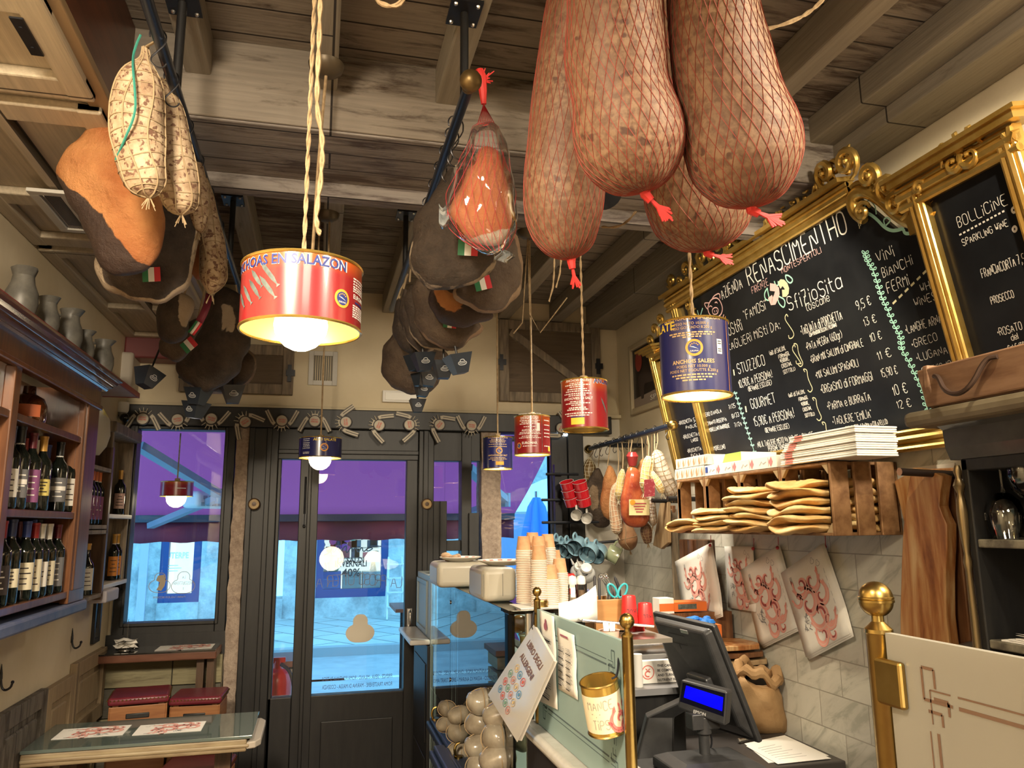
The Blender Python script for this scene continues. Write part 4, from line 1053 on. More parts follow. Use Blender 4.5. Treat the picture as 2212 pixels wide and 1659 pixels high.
# ---------------------------------------------------------------- sausages
def spine(axis, rad, n=30):
    """smooth axis points and radii"""
    A = []
    m = len(axis)-1
    for i in range(n+1):
        u = i/n*m; k = min(int(u), m-1); f = u-k
        def cr(p0, p1, p2, p3): return p1*1.+(p2-p0)*(.5*f)+(p0*2-p1*5+p2*4-p3)*(.5*f*f)+(p1*3-p0-p2*3+p3)*(.5*f*f*f)
        g = lambda L, j: L[max(0, min(m, j))]
        A.append((cr(g(axis, k-1), g(axis, k), g(axis, k+1), g(axis, k+2)), max(.0006, cr(g(rad, k-1), g(rad, k), g(rad, k+1), g(rad, k+2)))))
    return A
class Sausage:
    def __init__(s, axis, rad, n=30, amp=.0, seed=0):
        s.A = spine([V(a) for a in axis], rad, n); s.amp, s.seed = amp, seed
    def p(s, t, a, off=0.):
        u = t*(len(s.A)-1); k = min(int(u), len(s.A)-2); f = u-k
        c = s.A[k][0].lerp(s.A[k+1][0], f); r = s.A[k][1]*(1-f)+s.A[k+1][1]*f
        T = (s.A[min(k+2, len(s.A)-1)][0]-s.A[max(k-1, 0)][0]).normalized()
        e = X-T*X.dot(T); e.normalize(); g = T.cross(e)
        r *= 1+s.amp*(sin(3*a+s.seed+t*9)*sin(t*14+s.seed)+.5*sin(5*a-t*23+s.seed))
        return c+(e*cos(a)+g*sin(a))*(r+off)
    def body(s, nt=40, na=32):
        return MB().loft([[s.p(i/nt, 2*pi*j/na) for j in range(na)] for i in range(nt+1)])
def netted(label, axis, rad, seed, nh=20, knot=(1, 0), up=None):
    sg = Sausage(axis, rad, 36, .016, seed)
    t = thing('netted_sausage', label, 'sausage', axis[0], 'large netted sausages in the foreground')
    bo_ = sg.body(56, 44).build('body', M_mort, t, smooth=80)
    m = MB()
    for k in range(nh):
        for sg_ in (1, -1):
            m.tube([sg.p(.02+.975*i/70, 2*pi*k/nh+sg_*i/70*2.1, .0003) for i in range(71)], .0006, 3, cap=False)
    nt_ = m.build('net', mat('net_red', (.30, .05, .03), .7), t)
    e = V(axis[-1]); kd = (RT*knot[0]+UP*knot[1]).normalized(); m = MB()
    m.tube([e+Z*.012, e-Z*.004, e+kd*.012-Z*.006], [.012, .009, .007], 8)
    for j in range(26):
        a = kd+RT*random.uniform(-.25, .25)+UP*random.uniform(-.25, .25)
        m.tube([e+kd*.008-Z*.004, e+kd*.022+a*.006-Z*.006, e+a*.045-Z*.008], [.003, .0028, .0018], 4)
    m.build('net_knot', mat('knot_red', (.72, .035, .03), .55), nt_)
    top = V(axis[0])
    MB().tube([top, V((top.x, top.y, 2.96))], .004, 6).build('cord', M_rope, t)
    return t
def mort():
    t = NT('mortadella_skin')
    a = t.noise(75, 4, .6); b = t.noise(7, 4); v = t.noise(34, 2, .5)
    c = t.mix(t.ramp(b, (.34, .75), (.66, .1)), t.ramp(a, (.38, (.135, .066, .034)), (.60, (.34, .21, .12))), (.15, .078, .043))
    c = t.mix(t.ramp(v, (.66, 0.), (.70, .85)), c, (.075, .03, .018))
    return t.done(t.pbr(c, .6, 0, a, .35, .003))
M_mort = mort()
def ax(d, *pts): return [at(x, y, 'd', d) for x, y in pts]
def rr(d, *px): return [p*d/1661 for p in px]
netted('netted sausage second from left, hanging in front, red knot', ax(1.27, (1320, -190), (1322, -150), (1325, -60), (1327, 40), (1330, 130), (1340, 200), (1357, 280), (1375, 350), (1390, 400), (1394, 416)), rr(1.27, 3, 60, 98, 104, 108, 106, 118, 106, 62, 4), 1, 34, (.7, -.6))
netted('netted sausage at far right, the widest, red knot', ax(1.27, (1528, -190), (1530, -150), (1536, -60), (1543, 40), (1556, 130), (1578, 220), (1600, 300), (1614, 370), (1622, 430), (1624, 450)), rr(1.27, 3, 60, 92, 98, 106, 112, 124, 114, 68, 4), 2, 34, (1, -.3))
netted('netted sausage at far left, the longest, red knot at bottom', ax(1.57, (1262, -130), (1258, -100), (1250, -20), (1240, 80), (1232, 190), (1226, 300), (1218, 400), (1220, 480), (1230, 540), (1234, 562)), rr(1.57, 3, 40, 62, 72, 80, 84, 88, 80, 50, 4), 3, 30, (.2, -1))
netted('netted sausage behind the others, lower right, red knot', ax(1.63, (1430, -50), (1434, -20), (1445, 60), (1458, 160), (1472, 260), (1490, 350), (1508, 430), (1520, 490), (1526, 530), (1528, 544)), rr(1.63, 3, 50, 76, 88, 95, 104, 112, 100, 58, 4), 5, 32, (1, -.2))
# string-tied salami
M_salami = cured('salami_mould', (.30, .195, .115), (.50, .38, .25), (.15, .075, .045), 26., .75, .4, thr=.54)
M_salamiw = cured('salami_white', (.50, .44, .36), (.68, .62, .53), (.30, .16, .12), 30., .75, .4, thr=.60)
def tied(label, axis, rad, seed, nl=7, nr=15, m=None, hook=None, name='tied_salami', strm=None, amp=.03, grp=None):
    sg = Sausage(axis, rad, 30, amp, seed)
    t = thing(name, label, 'salami', axis[0], grp)
    sg.body(40, 24).build('body', m or M_salami, t, smooth=80)
    s = MB(); w = max(rad)*.03+.0006
    for k in range(nl): s.tube([sg.p(i/40, 2*pi*k/nl+.15*sin(i*.3+k), .0008) for i in range(41)], w, 4, cap=False)
    for k in range(nr):
        tt = .08+.84*k/nr; s.tube([sg.p(tt+.012*sin(2*pi*j/20*2+k), 2*pi*j/20, .0006) for j in range(20)], w*.7, 4, closed=True)
    e = V(axis[-1])
    for j in range(9): s.tube([e+Z*.004, e+V((random.uniform(-.014, .014), random.uniform(-.01, .01), -random.uniform(.015, .032)))], .0011, 3)
    s.build('string_net', strm or M_string, t)
    if hook is not None:
        a = V(axis[0]); MB().tube([a, (a+V(hook))/2+X*.006, V(hook)], .003, 5).build('cord', M_string, t)
    return t
d = 1.72
t = tied('pale mouldy salami in string with teal twine, nearest on left rail', ax(d, (314, 102), (314, 130), (306, 165), (299, 220), (298, 280), (304, 340), (315, 395), (321, 418), (322, 427)), rr(d, 5, 12, 38, 52, 54, 51, 42, 22, 3), 1, hook=(LX, 1.62, RZ))
m = MB().tube(chaikin([at(304, 75, 'd', d), at(296, 92, 'd', d), at(287, 120, 'd', d), at(287, 150, 'd', d-.07), at(292, 200, 'd', d-.07), at(293, 245, 'd', d-.075), at(270, 300, 'd', d-.065), at(250, 345, 'd', d-.03)], 2), .0028, 6)
m.build('teal_twine', M_tealstr, t)
d = 1.86
tied('pale mouldy salami in string hanging just right of the teal twine one', ax(d, (352, 170), (350, 190), (356, 230), (366, 290), (378, 350), (387, 410), (391, 450), (392, 464)), rr(d, 5, 20, 34, 40, 42, 42, 30, 4), 4, hook=(LX, 1.8, RZ))
d = 2.2
tied('long thin string salami, left of the last two on left rail', ax(d, (402, 300), (408, 340), (420, 400), (428, 440), (430, 490), (428, 500)), rr(d, 5, 22, 26, 24, 14, 3), 6, 6, 12, hook=(LX, 2.15, RZ))
d = 2.3
tied('long thin string salami hanging lowest against the left rail', ax(d, (430, 360), (434, 400), (443, 450), (456, 510), (462, 560), (460, 605), (456, 635)), rr(d, 5, 18, 22, 24, 27, 26, 4), 8, 6, 14, hook=(LX, 2.28, RZ))
p = at(432, 690, 'd', 2.45)
t = thing('ribbon_tag', 'long curled maroon and tricolour ribbon tag between left hams', 'tag', at(450, 630, 'd', 2.5))
def rb(u, v):
    x = 452-10*u-30*u*u+(v-.5)*14; y = 636+85*u
    return at(x, y+(v-.5)*8, 'd', 2.5-.03*sin(pi*u))
MB().sheet(lambda u, v: rb(u*.7, v), 10, 2).build('maroon_band', mat('maroon_ribbon', (.20, .02, .05), .5), t, solid=.001)
MB().tube([at(451, 632, 'd', 2.5), at(449, 600, 'd', 2.42), at(445, 560, 'd', 2.34)], .002, 4).build('cord', M_string, t)
for k in range(3): MB().sheet(lambda u, v: rb(.7+.3*u, (k+v)/3), 5, 1).build('stripe', FLAG[k], t, solid=.001)
# vacuum packed ham in red net
def packed_ham():
    d = 1.98
    t = thing('netted_ham', 'orange ham piece in clear film and red net on middle rail', 'ham', at(1040, 150, 'd', d))
    out_ = [(1046, 262), (1020, 268), (1010, 310), (985, 360), (962, 420), (958, 470), (975, 500), (1010, 530), (1060, 545), (1100, 540), (1116, 500), (1118, 440), (1105, 360), (1085, 290), (1072, 265)]
    body = [(1046, 308), (1020, 340), (990, 400), (968, 450), (972, 480), (1000, 515), (1060, 532), (1100, 525), (1112, 470), (1106, 390), (1084, 330)]
    pillow('meat', body, d, .055, ham_mat('packed_ham_meat', (.50, .115, .018), (.62, .19, .04), (.62, .50, .38), (.70, .60, .48), .3), [(940, 500), (1010, 515), (1060, 500), (1120, 490), (1130, 560), (940, 560)], 0, t, .003)
    film = thin_glass('plastic_film', (.98, .97, .96), 1.4, .05, .05, .7)
    fe_ = thin_glass('film_edge', (.9, .88, .88), 1.5, .3, .1, 1.6)
    pillow('film', out_, d, .066, film, None, 0, t, .008)
    MB().sheet(lambda u, v: at(1075+30*u+8*sin(v*5), 535+25*v+10*u, 'd', d-.03+.02*sin(u*7)), 6, 5).build('film_flap', fe_, t, solid=.0008)
    MB().sheet(lambda u, v: at(948+22*u, 440+45*v+10*sin(u*4), 'd', d-.02+.015*sin(v*6)), 5, 6).build('film_flap', fe_, t, solid=.0008)
    top = at(1045, 225, 'd', d); m = MB(); c = at(1040, 420, 'd', d); N = (c-EYE).normalized()
    oc = [(p[0], p[1]) for p in chaikin([(a, b, 0) for a, b in out_], 1, True)]
    def sur(q, s):  # point on the front: q from neck (0) to foot (1), s across -1..1
        y = 262+278*q; xs = []
        for i in range(len(oc)):
            (x1, y1), (x2, y2) = oc[i], oc[(i+1) % len(oc)]
            if (y1 > y) != (y2 > y): xs.append((x2-x1)*(y-y1)/(y2-y1)+x1)
        a, b = (min(xs), max(xs)) if len(xs) > 1 else (1040, 1050)
        a, b = a-1, b+1
        return at((a+b)/2+(b-a)/2*s, y, 'd', d)-N*(.070*sqrt(max(0, 1-s*s))*min(1, 3*q+.2))
    for k in range(9):
        for sg_ in (1, -1):
            pts = []
            for i in range(31):
                q = i/30*.98+.01; s = (-1+2*k/8)+sg_*.9*q
                s = (s+1) % 4; s = s-1 if s <= 2 else 3-s
                pts.append(sur(q, max(-1, min(1, s))))
            m.tube(pts, .0007, 3, cap=False)
    for k in range(9): m.tube([sur(.01, -1+2*k/8), top], .0012, 3)
    m.build('net', mat('net_crimson', (.50, .03, .04), .5), t)
    kn = MB().tube([top, at(1043, 195, 'd', d), at(1038, 165, 'd', d), at(1036, 150, 'd', d)], [.007, .011, .016, .01], 8)
    for j in range(24):
        b0 = at(1040, 175, 'd', d); kn.tube([b0, b0+RT*random.uniform(-.035, .035)+UP*random.uniform(-.01, .04)], [.003, .0015], 4)
    kn.build('net_knot', mat('knot_red', (.72, .035, .03), .55), t)
packed_ham()
s_hook((RX, 1.84, RZ), .12, .3, 'dark wire S hook holding the netted ham knot')
# ---------------------------------------------------------------- track spot between the sausages
p = at(1312, 428, 'd', 2.3)
t = thing('spot_lamp', 'black ceiling spot lamp half hidden between foreground sausages', 'lamp', p)
ax_ = (V((1.6, 2.9, 2.2))-p).normalized()
MB().lathe([(.0, -.11), (.03, -.11), (.042, -.05), (.045, .0), (.04, .0), (.036, -.03), (0, -.03)], p, 20, ax=ax_).build('shade', M_blackm, t)
MB().tube([p-ax_*.08, V((p.x, p.y, 3.05))], .008, 8).build('stem', M_blackm, t)
MB().lathe([(0, -.012), (.034, -.012)], p, 16, ax=ax_).build('bulb', M_bulb, t)
# ---------------------------------------------------------------- rosettes along the lintel
def rosette():
    t = thing('rosette', '', 'rosette', (0, 0, 0), 'rosettes along the lintel')
    dk, cr = mat('rosette_dark', (.035, .025, .02), .5), mat('rosette_cream', (.52, .47, .37), .6)
    MB().lathe([(0, .012), (.034, .012), (.036, .008), (.036, 0)], (0, 0, 0), 24, ax=-Y).build('disc', dk, t)
    MB().lathe([(0, .0135), (.029, .0135), (.029, .012)], (0, 0, 0), 24, ax=-Y).build('face', cr, t)
    m = MB()
    hand(m, 'GRAN', (0, -.0145, .003), X, Z, .009, .002, jit=.3, align=.5, sx=1.1); hand(m, 'PREMIO', (0, -.0145, -.009), X, Z, .008, .002, jit=.3, align=.5, sx=1.)
    m.build('lettering', M_rose, t, smooth=0)
    for s in (-1, 1):
        e = MB(); pts = [(s*.02, .025), (s*.045, .018), (s*.066, -.02), (s*.085, -.058)]
        pts = [(q[0], q[1]) for q in chaikin([(a, b, 0) for a, b in pts], 1)]
        e.ribbon(pts, [.016]*2+[.03]*(len(pts)-2), (0, -.004, 0), X, Z); e.ribbon(pts[2:], .021, (0, -.0055, 0), X, Z, 1)
        e.ribbon(pts[3:], .004, (0, -.0065, 0), X, Z, 0)
        e.build('ribbon_tail', [dk, cr], t, smooth=0, solid=.0008)
    MB().prism([(-.02, .02), (.02, .02), (.017, .042), (-.017, .042)], (0, -.006, 0), X, Z, .003).build('plate', cr, t, smooth=0)
    m = MB()
    for a in (-.75, -.35, 0, .35, .75): m.tube([(sin(a)*.036, -.006, cos(a)*.036), (sin(a)*.062, -.007, cos(a)*.062)], [.003, .0018], 5)
    m.build('spikes', cr, t)
    return t
R0 = rosette()
ros = ((309, 905, 0), (384, 907, 165), (457, 905, 190), (530, 912, -40), (609, 909, 180), (680, 910, 0), (747, 912, -100), (819, 919, -70), (884, 918, 75), (949, 918, -55), (1018, 920, 180), (1211, 925, 120))
names = ('rosette with both tails down, first from the left on lintel', 'rosette with tails up, second from left on lintel', 'rosette with tails spread upward, third from left on lintel', 'rosette above the stone pier left of the door', 'rosette with both tails up above left edge of the door', 'rosette just above the squat blue lamp', 'dark turned rosette right of the squat blue lamp cord', 'rosette above the door pane, left of the last door pair', 'rosette above right edge of the door pane', 'rosette above the black panel right of the door', 'dark rosette with tails up left of the tall blue lamp', 'rosette half hidden between the two tall red lamps')
for k, (px, py, rz) in enumerate(ros):
    q = at(px, py, 'y', 4.525); o = R0 if k == 0 else dup(R0)
    place(o, q, (0, radians(rz), 0)); o['label'] = names[k]
# ================================================================ left side: wine cabinets
CX = -.855                                                    # front of the wine cabinet
def CZ(px, py, x=CX): return at(px, py, 'x', x).z
def CY(px, py, x=CX): return at(px, py, 'x', x).y
ya, yb, yc = CY(28, 1000), CY(166, 1100), CY(205, 1000)        # near stile, far stile both edges
z3, z2, z1, z0 = CZ(150, 1277), CZ(152, 1106), CZ(165, 938), CZ(175, 862)
ct = thing('wine_cabinet', 'polished brown wine cabinet with cornice and rows of bottles', 'cabinet', (-.95, (ya+yc)/2, z3))
m = MB()
m.box((XL, 1.75, z3-.02), (XL+.012, yc, z0+.05)).box((XL, yb-.01, z3-.02), (CX-.02, yb+.004, z0+.05)).box((XL, yb+.005, z3-.04), (CX-.032, yc, z0+.05)).box((XL, ya-.02, z3-.02), (CX-.02, ya, z0+.05))
m.build('carcass', M_cab, ct, smooth=0)
m = MB()
m.box((CX-.03, yb-.005, z3-.045), (CX, yc+.004, z0-.001)).box((CX-.004, yb+.02, z3), (CX+.006, yc-.02, z0)).box((CX-.03, ya-.05, z3-.045), (CX, ya, z0-.001))
m.box((CX-.031, 1.75, z0), (CX+.001, yc+.005, z0+.08))
m.build('face_frame', M_cab, ct, smooth=0, bevel=.004)
for z in (z3, z2, z1):
    MB().box((XL, 1.75, z-.024), (CX-.005, yb, z)).build('shelf', M_cab, ct, smooth=0, bevel=.003)
def cornice(mb, prof, a, b, out):
    """profile (outward, up) run from a to b"""
    a, b, out = V(a), V(b), V(out); n = len(prof)
    mb.add([a+out*p+Z*q for p, q in prof]+[b+out*p+Z*q for p, q in prof], [(i, i+1, n+i+1, n+i) for i in range(n-1)]+[tuple(range(n)), tuple(range(2*n-1, n-1, -1))])
m = MB()
pr_ = [(-.03, 0), (.012, 0), (.018, .012), (.018, .02), (.034, .03), (.036, .045), (.05, .052), (.055, .075), (.07, .082), (.07, .098), (-.03, .098)]
cornice(m, [(p, q*.45) for p, q in pr_], (CX, 1.75, z0+.076), (CX, yc+.03, z0+.076), X)
m.build('cornice', mat('cornice_varnish', (.13, .06, .045), .16, .0, c2=(.19, .10, .08), sc=9, st=(9, .7, 9), coat=.9), ct, smooth=0)
MB().box((CX-.01, 1.75, z0-.006), (CX+.012, yc, z0+.012)).build('bead', M_cab, ct, smooth=0, bevel=.004)
# blue ledge that carries the cabinet
m = MB().box((XL, 1.75, z3-.085), (CX+.012, yc+.02, z3-.046))
o = tag(m.build('blue_ledge', mat('ledge_blue', (.075, .10, .20), .5, c2=(.13, .15, .24), sc=14), smooth=0, bevel=.008), 'chipped blue painted ledge under the wine cabinet', 'ledge')
# ---------------------------------------------------------------- wine bottles
M_wineglass = mat('bottle_glass_dark', (.006, .008, .006), .06, coat=.5)
CAPS = {n: mat('capsule_'+n, c, .35, .2) for n, c in (('black', (.015, .015, .016)), ('red', (.32, .02, .02)), ('dark red', (.12, .015, .025)), ('white', (.70, .66, .58)), ('blue', (.05, .08, .28)), ('navy', (.02, .03, .09)), ('gold', (.55, .30, .06)), ('orange', (.60, .16, .05)))}
LABS = {'white': M_paper, 'cream': mat('label_cream', (.66, .60, .44), .7), 'yellow': mat('label_yellow', (.72, .60, .18), .7), 'purple': mat('label_purple', (.26, .09, .22), .7), 'grey': mat('label_grey', (.16, .16, .17), .6), 'pink': mat('label_pink', (.62, .42, .38), .7), 'orange': mat('label_orange', (.65, .24, .04), .6), 'dark': mat('label_dark', (.04, .03, .03), .5)}
def bottle(label, p, h, cap, lab, style=0, band=False, glass=None, grp='bottles in the wine cabinet', r=None, shape='wine'):
    p = V(p); r = r or h*.123
    t = thing('wine_bottle' if shape == 'wine' else 'liquor_bottle', label, 'bottle', p, grp)
    if shape == 'wine': pf = [(0, .004), (r*.9, 0), (r, .008), (r, h*.60), (r*.93, h*.66), (r*.5, h*.735), (r*.38, h*.79), (r*.37, h*.97), (r*.42, h*.975), (r*.42, h), (0, h)]
    else: pf = [(0, .004), (r, 0), (r, h*.52), (r*.9, h*.6), (r*.36, h*.72), (r*.33, h*.9), (0, h*.9)]
    gl = MB().lathe(pf, p, 18).build('glass', glass or M_wineglass, t)
    c0 = .80 if shape == 'wine' else .88
    MB().lathe([(r*.40, h*c0), (r*.42, h*.965), (r*.46, h*.97), (r*.46, h*1.004), (0, h*1.006)], p, 14).build('capsule', CAPS[cap], t)
    fa = atan2(-(p.x+.0), p.y) if True else 0
    lo, hi = ((.14, .48), (.10, .52), (.2, .42))[style]
    a = -pi/2+fa
    m = MB().lathe([(r*1.012, h*lo), (r*1.012, h*hi)], p, 12, a0=a-1.0, a1=a+1.15)
    ink = LABS['dark'] if lab in ('white', 'cream', 'yellow', 'pink', 'orange') else LABS['white']
    rr_ = r*1.03
    for k in range(4):
        zz = h*(lo+(hi-lo)*(.2+.19*k)); w = random.uniform(.25, .7)
        m.lathe([(rr_, zz), (rr_, zz+h*.016)], p, 5, 1, a0=a-w+.1, a1=a+w+.1)
    if band: m.lathe([(rr_, h*.30), (rr_, h*.36)], p, 10, 1, a0=a-.9, a1=a+1.0)
    m.build('label', [LABS[lab], ink], gl)
    if band or random.random() < .4: MB().lathe([(r*.415, h*.745), (r*.39, h*.80)], p, 12).build('collar', LABS['white'], gl)
    return t
HB = .245
def row(spec, z, back=False):
    for px, cap, lab, st_, hh, txt in spec:
        x = -.955 if back else -.895
        py_ = {0: 1100}.get(0)
        # base sits on the shelf: find its place along the shelf from the photo column
        lo_, hi_ = 1.9, 4.4
        for _ in range(40):
            md = (lo_+hi_)/2; v = V((x, md, z+.1))-EYE
            u = 1106+FPX*v.dot(RT)/v.dot(_f)
            if u < px: lo_ = md
            else: hi_ = md
        bottle(txt, (x, md, z), HB*hh, cap, lab, st_, lab in ('grey', 'purple') and st_ == 0)
row([(16, 'navy', 'white', 0, 1., 'wine bottle cut by the frame edge on the upper cabinet shelf'), (37, 'black', 'grey', 0, 1.03, 'dark bottle with black capsule and white strip, far left upper shelf'), (64, 'dark red', 'purple', 1, 1., 'bottle with dark red capsule and purple picture label, upper shelf'),
     (87, 'gold', 'yellow', 2, 1., 'bottle with gold capsule and tall yellow label on upper shelf'), (124, 'black', 'grey', 0, 1., 'dark bottle with black capsule second from right on upper shelf'), (146, 'white', 'white', 1, .96, 'bottle with white capsule and white label, far right upper shelf')], z2)
row([(48, 'red', 'pink', 0, .98, 'back row bottle with red capsule on upper shelf'), (72, 'white', 'white', 0, 1., 'back row bottle with white capsule on upper shelf, left one'), (96, 'blue', 'pink', 0, .98, 'back row bottle with blue capsule on upper shelf'), (110, 'white', 'grey', 0, .93, 'back row bottle with white capsule on upper shelf, right one')], z2, True)
row([(-4, 'red', 'dark', 0, 1., 'bottle cut by the frame edge on the lower shelf'), (17, 'navy', 'cream', 2, 1.02, 'bottle with navy capsule and diamond cream label, lower shelf'), (50, 'blue', 'cream', 0, 1., 'bottle with blue capsule and tall cream label, lower shelf'), (69, 'red', 'cream', 1, .98, 'bottle with red capsule left of two white ones, lower shelf'), (83, 'white', 'white', 0, .97, 'bottle with white capsule, left of the two on lower shelf'),
     (99, 'white', 'cream', 0, .97, 'bottle with white capsule, right of the two on lower shelf'), (119, 'dark red', 'grey', 1, .96, 'bottle with dark red capsule second from right on lower shelf'), (136, 'orange', 'white', 2, .98, 'bottle with bright red orange capsule, far right lower shelf')], z3)
row([(34, 'dark red', 'cream', 0, 1., 'back row bottle with dark red capsule on lower shelf'), (62, 'blue', 'white', 0, 1.03, 'back row bottle with blue capsule on lower shelf'), (75, 'black', 'white', 0, 1.03, 'back row bottle with black capsule on lower shelf'), (106, 'gold', 'white', 0, 1., 'back row bottle with gold capsule on lower shelf')], z3, True)
p = at(60, 885, 'x', -.93); p.z = z1
t = thing('round_bottle', 'squat round amber glass bottle with red label on top cabinet shelf', 'bottle', p)
MB().lathe([(0, 0), (.05, 0), (.055, .015), (.055, .06), (.045, .085), (.02, .10), (.018, .125), (0, .125)], p, 20).build('glass', mat('amber_glass', (.05, .014, .004), .08, coat=.8), t)
MB().lathe([(.056, .02), (.056, .06)], p, 10, a0=-pi/2-.2, a1=-pi/2+1.).build('label', mat('label_redorange', (.5, .13, .05), .6), t)
# ---------------------------------------------------------------- dark shelf unit beyond the cabinet
BX = -.93
by0, by1 = CY(188, 1100, BX), CY(236, 1100, BX)
bz = [CZ(212, q, BX) for q in (1283, 1145, 1005)]
t = thing('wall_shelf', 'dark wall shelf with pale worn edges beyond the wine cabinet', 'shelf', (BX, (by0+by1)/2, bz[0]))
m = MB().box((XL, yc+.01, bz[0]-.03), (XL+.01, by1, bz[2]+.12)).box((XL, by1-.015, bz[0]-.03), (BX, by1+.012, bz[2]+.10))
m.build('carcass', M_dark, t, smooth=0)
for z in bz+[bz[1]+.022]: MB().box((XL, yc+.005, z-.018), (BX, by1, z)).build('shelf', M_oldwood, t, smooth=0, bevel=.003)
def place_y(px, x, z):
    lo_, hi_ = 1.9, 4.55
    for _ in range(40):
        md = (lo_+hi_)/2; v = V((x, md, z))-EYE
        if 1106+FPX*v.dot(RT)/v.dot(_f) < px: lo_ = md
        else: hi_ = md
    return md
for k, px in enumerate((187, 194.5, 202, 209.5)):
    x = -.975; bottle(('slim bottle with orange cap and purple label, nearest of the four', 'slim bottle with orange cap and purple label, second nearest of four', 'slim bottle with orange cap and purple label, third of the four', 'slim bottle with orange cap and purple label, farthest of the four')[k], (x+.0, place_y(px, x, bz[1]+.1), bz[1]+.004+.018), .245, 'orange', 'purple', 1, grp='bottles on the dark wall shelf', r=.026)
x = -.975; bottle('slim clear liquor bottle with gold cap beside the four purple labels', (x, place_y(221, x, bz[1]+.1), bz[1]+.022), .22, 'gold', 'grey', 1, grp='bottles on the dark wall shelf', r=.024, shape='liquor')
bottle('dark liquor bottle with gold cap alone on the lowest dark shelf', (x, place_y(186, x, bz[0]+.1), bz[0]), .22, 'gold', 'white', 1, grp='bottles on the dark wall shelf', r=.03, shape='liquor')
# old wooden open unit in the corner
UX = -.965
uy0, uy1 = by1+.03, 4.50
uz = [CZ(262, q, UX) for q in (1252, 1112, 945)]
t = thing('corner_shelf', 'old brown wooden corner shelf with pale edges beside the window', 'shelf', (UX, (uy0+uy1)/2, uz[0]))
m = MB().box((XL, uy0, uz[0]-.06), (UX+.02, uy0+.025, uz[2]+.03)).box((XL, uy0, uz[0]-.03), (XL+.01, uy1, uz[2])).box((XL, uy1-.02, uz[0]), (UX, uy1, uz[2]))
m.build('carcass', M_oldwood, t, smooth=0, bevel=.004)
MB().box((XL, uy0-.02, uz[2]), (UX+.035, uy1, uz[2]+.05)).build('top', M_oldwood, t, smooth=0, bevel=.006)
for z in uz[:2]: MB().box((XL, uy0, z-.02), (UX+.015, uy1, z)).build('shelf', M_white, t, smooth=0, bevel=.003)
MB().box((UX-.03, uy0-.01, uz[0]-.075), (UX+.05, uy0+.22, uz[0]-.02)).build('pale_corbel', mat('corbel_lavender', (.42, .40, .44), .6), t, smooth=0, bevel=.008)
x = -1.0
bottle('wine bottle with gold capsule on the corner shelf by the window', (x, place_y(258, x, uz[1]+.1), uz[1]), .23, 'gold', 'pink', 0, grp='bottles on the corner shelf', r=.027)
for k, px in enumerate((244, 251)):
    bottle(('orange labelled bottle, nearer of two on the corner shelf', 'orange labelled bottle, farther of two on the corner shelf')[k], (x, place_y(px, x, uz[0]+.1), uz[0]), .23, 'gold', 'orange', 1, grp='bottles on the corner shelf', r=.025)
# draped cloth bundle above the dark shelf
p = at(207, 940, 'x', -.98)
m = MB()
m.loft([[p+V((.05*cos(a)*q*(1+.2*sin(3*a)), .07*sin(a)*q, z)) for a in [2*pi*j/20 for j in range(20)]] for z, q in ((-.09, .35), (-.05, .8), (.0, 1.), (.07, .9), (.12, .4))])
o = tag(m.build('cloth_bag', mat('pale_cloth', (.60, .57, .50), .8, c2=(.66, .58, .20), sc=6, lo=.55, hi=.6)), 'pale cloth bag on the dark wall shelf behind the cabinet edge', 'bag')
# ---------------------------------------------------------------- high shelf with jugs
jx = -.93
jz = 2.29
js = MB().box((XL, 1.9, jz), (-.885, place_y(298, -.885, jz), jz+.014))
t = tag(js.build('jug_shelf', mat('shelf_pinkish', (.42, .30, .26), .6, c2=(.55, .45, .40), sc=5), smooth=0), 'long high shelf with red edge above the wine cabinet', 'shelf')
e = MB().box((-.885, 1.9, jz-.004), (-.877, place_y(298, -.885, jz), jz+.02)).box((XL, place_y(298, -.885, jz)-.008, jz-.003), (-.885, place_y(298, -.885, jz), jz+.02)).build('edge', mat('edge_red', (.30, .05, .05), .4), smooth=0); own(e, t)
def jug():
    t = thing('stoneware_jug', '', 'jug', (0, 0, 0), 'grey stoneware jugs on the high shelf')
    g = mat('stoneware', (.085, .08, .07), .45, c2=(.15, .14, .12), sc=14)
    m = MB().lathe([(0, 0), (.052, 0), (.058, .01), (.07, .07), (.068, .12), (.05, .165), (.045, .20), (.056, .235), (.052, .235), (.042, .20), (.045, .16), (0, .15)], (0, 0, 0), 22)
    m.map(lambda v: V((v.x+(.018 if v.z > .225 and v.x > .03 else 0), v.y, v.z)))
    m.build('body', g, t)
    MB().tube(chaikin([(-.04, 0, .215), (-.085, 0, .21), (-.105, 0, .16), (-.09, 0, .10), (-.062, 0, .08)], 2), .009, 8).build('handle', g, t)
    return t
J0 = jug()
for k, (px, s, lab) in enumerate(((48, .68, 'grey stoneware jug nearest the viewer on the high shelf'), (103, .58, 'small grey jug second along the high shelf'), (150, .68, 'grey stoneware jug, middle of the five on the high shelf'), (183, .55, 'small grey jug fourth along the high shelf'), (222, .66, 'grey stoneware jug farthest along, beside the beige box'))):
    o = J0 if k == 0 else dup(J0)
    place(o, (jx, place_y(px, jx, jz+.1), jz+.014), (0, 0, radians(-60+17*k)), s); o['label'] = lab
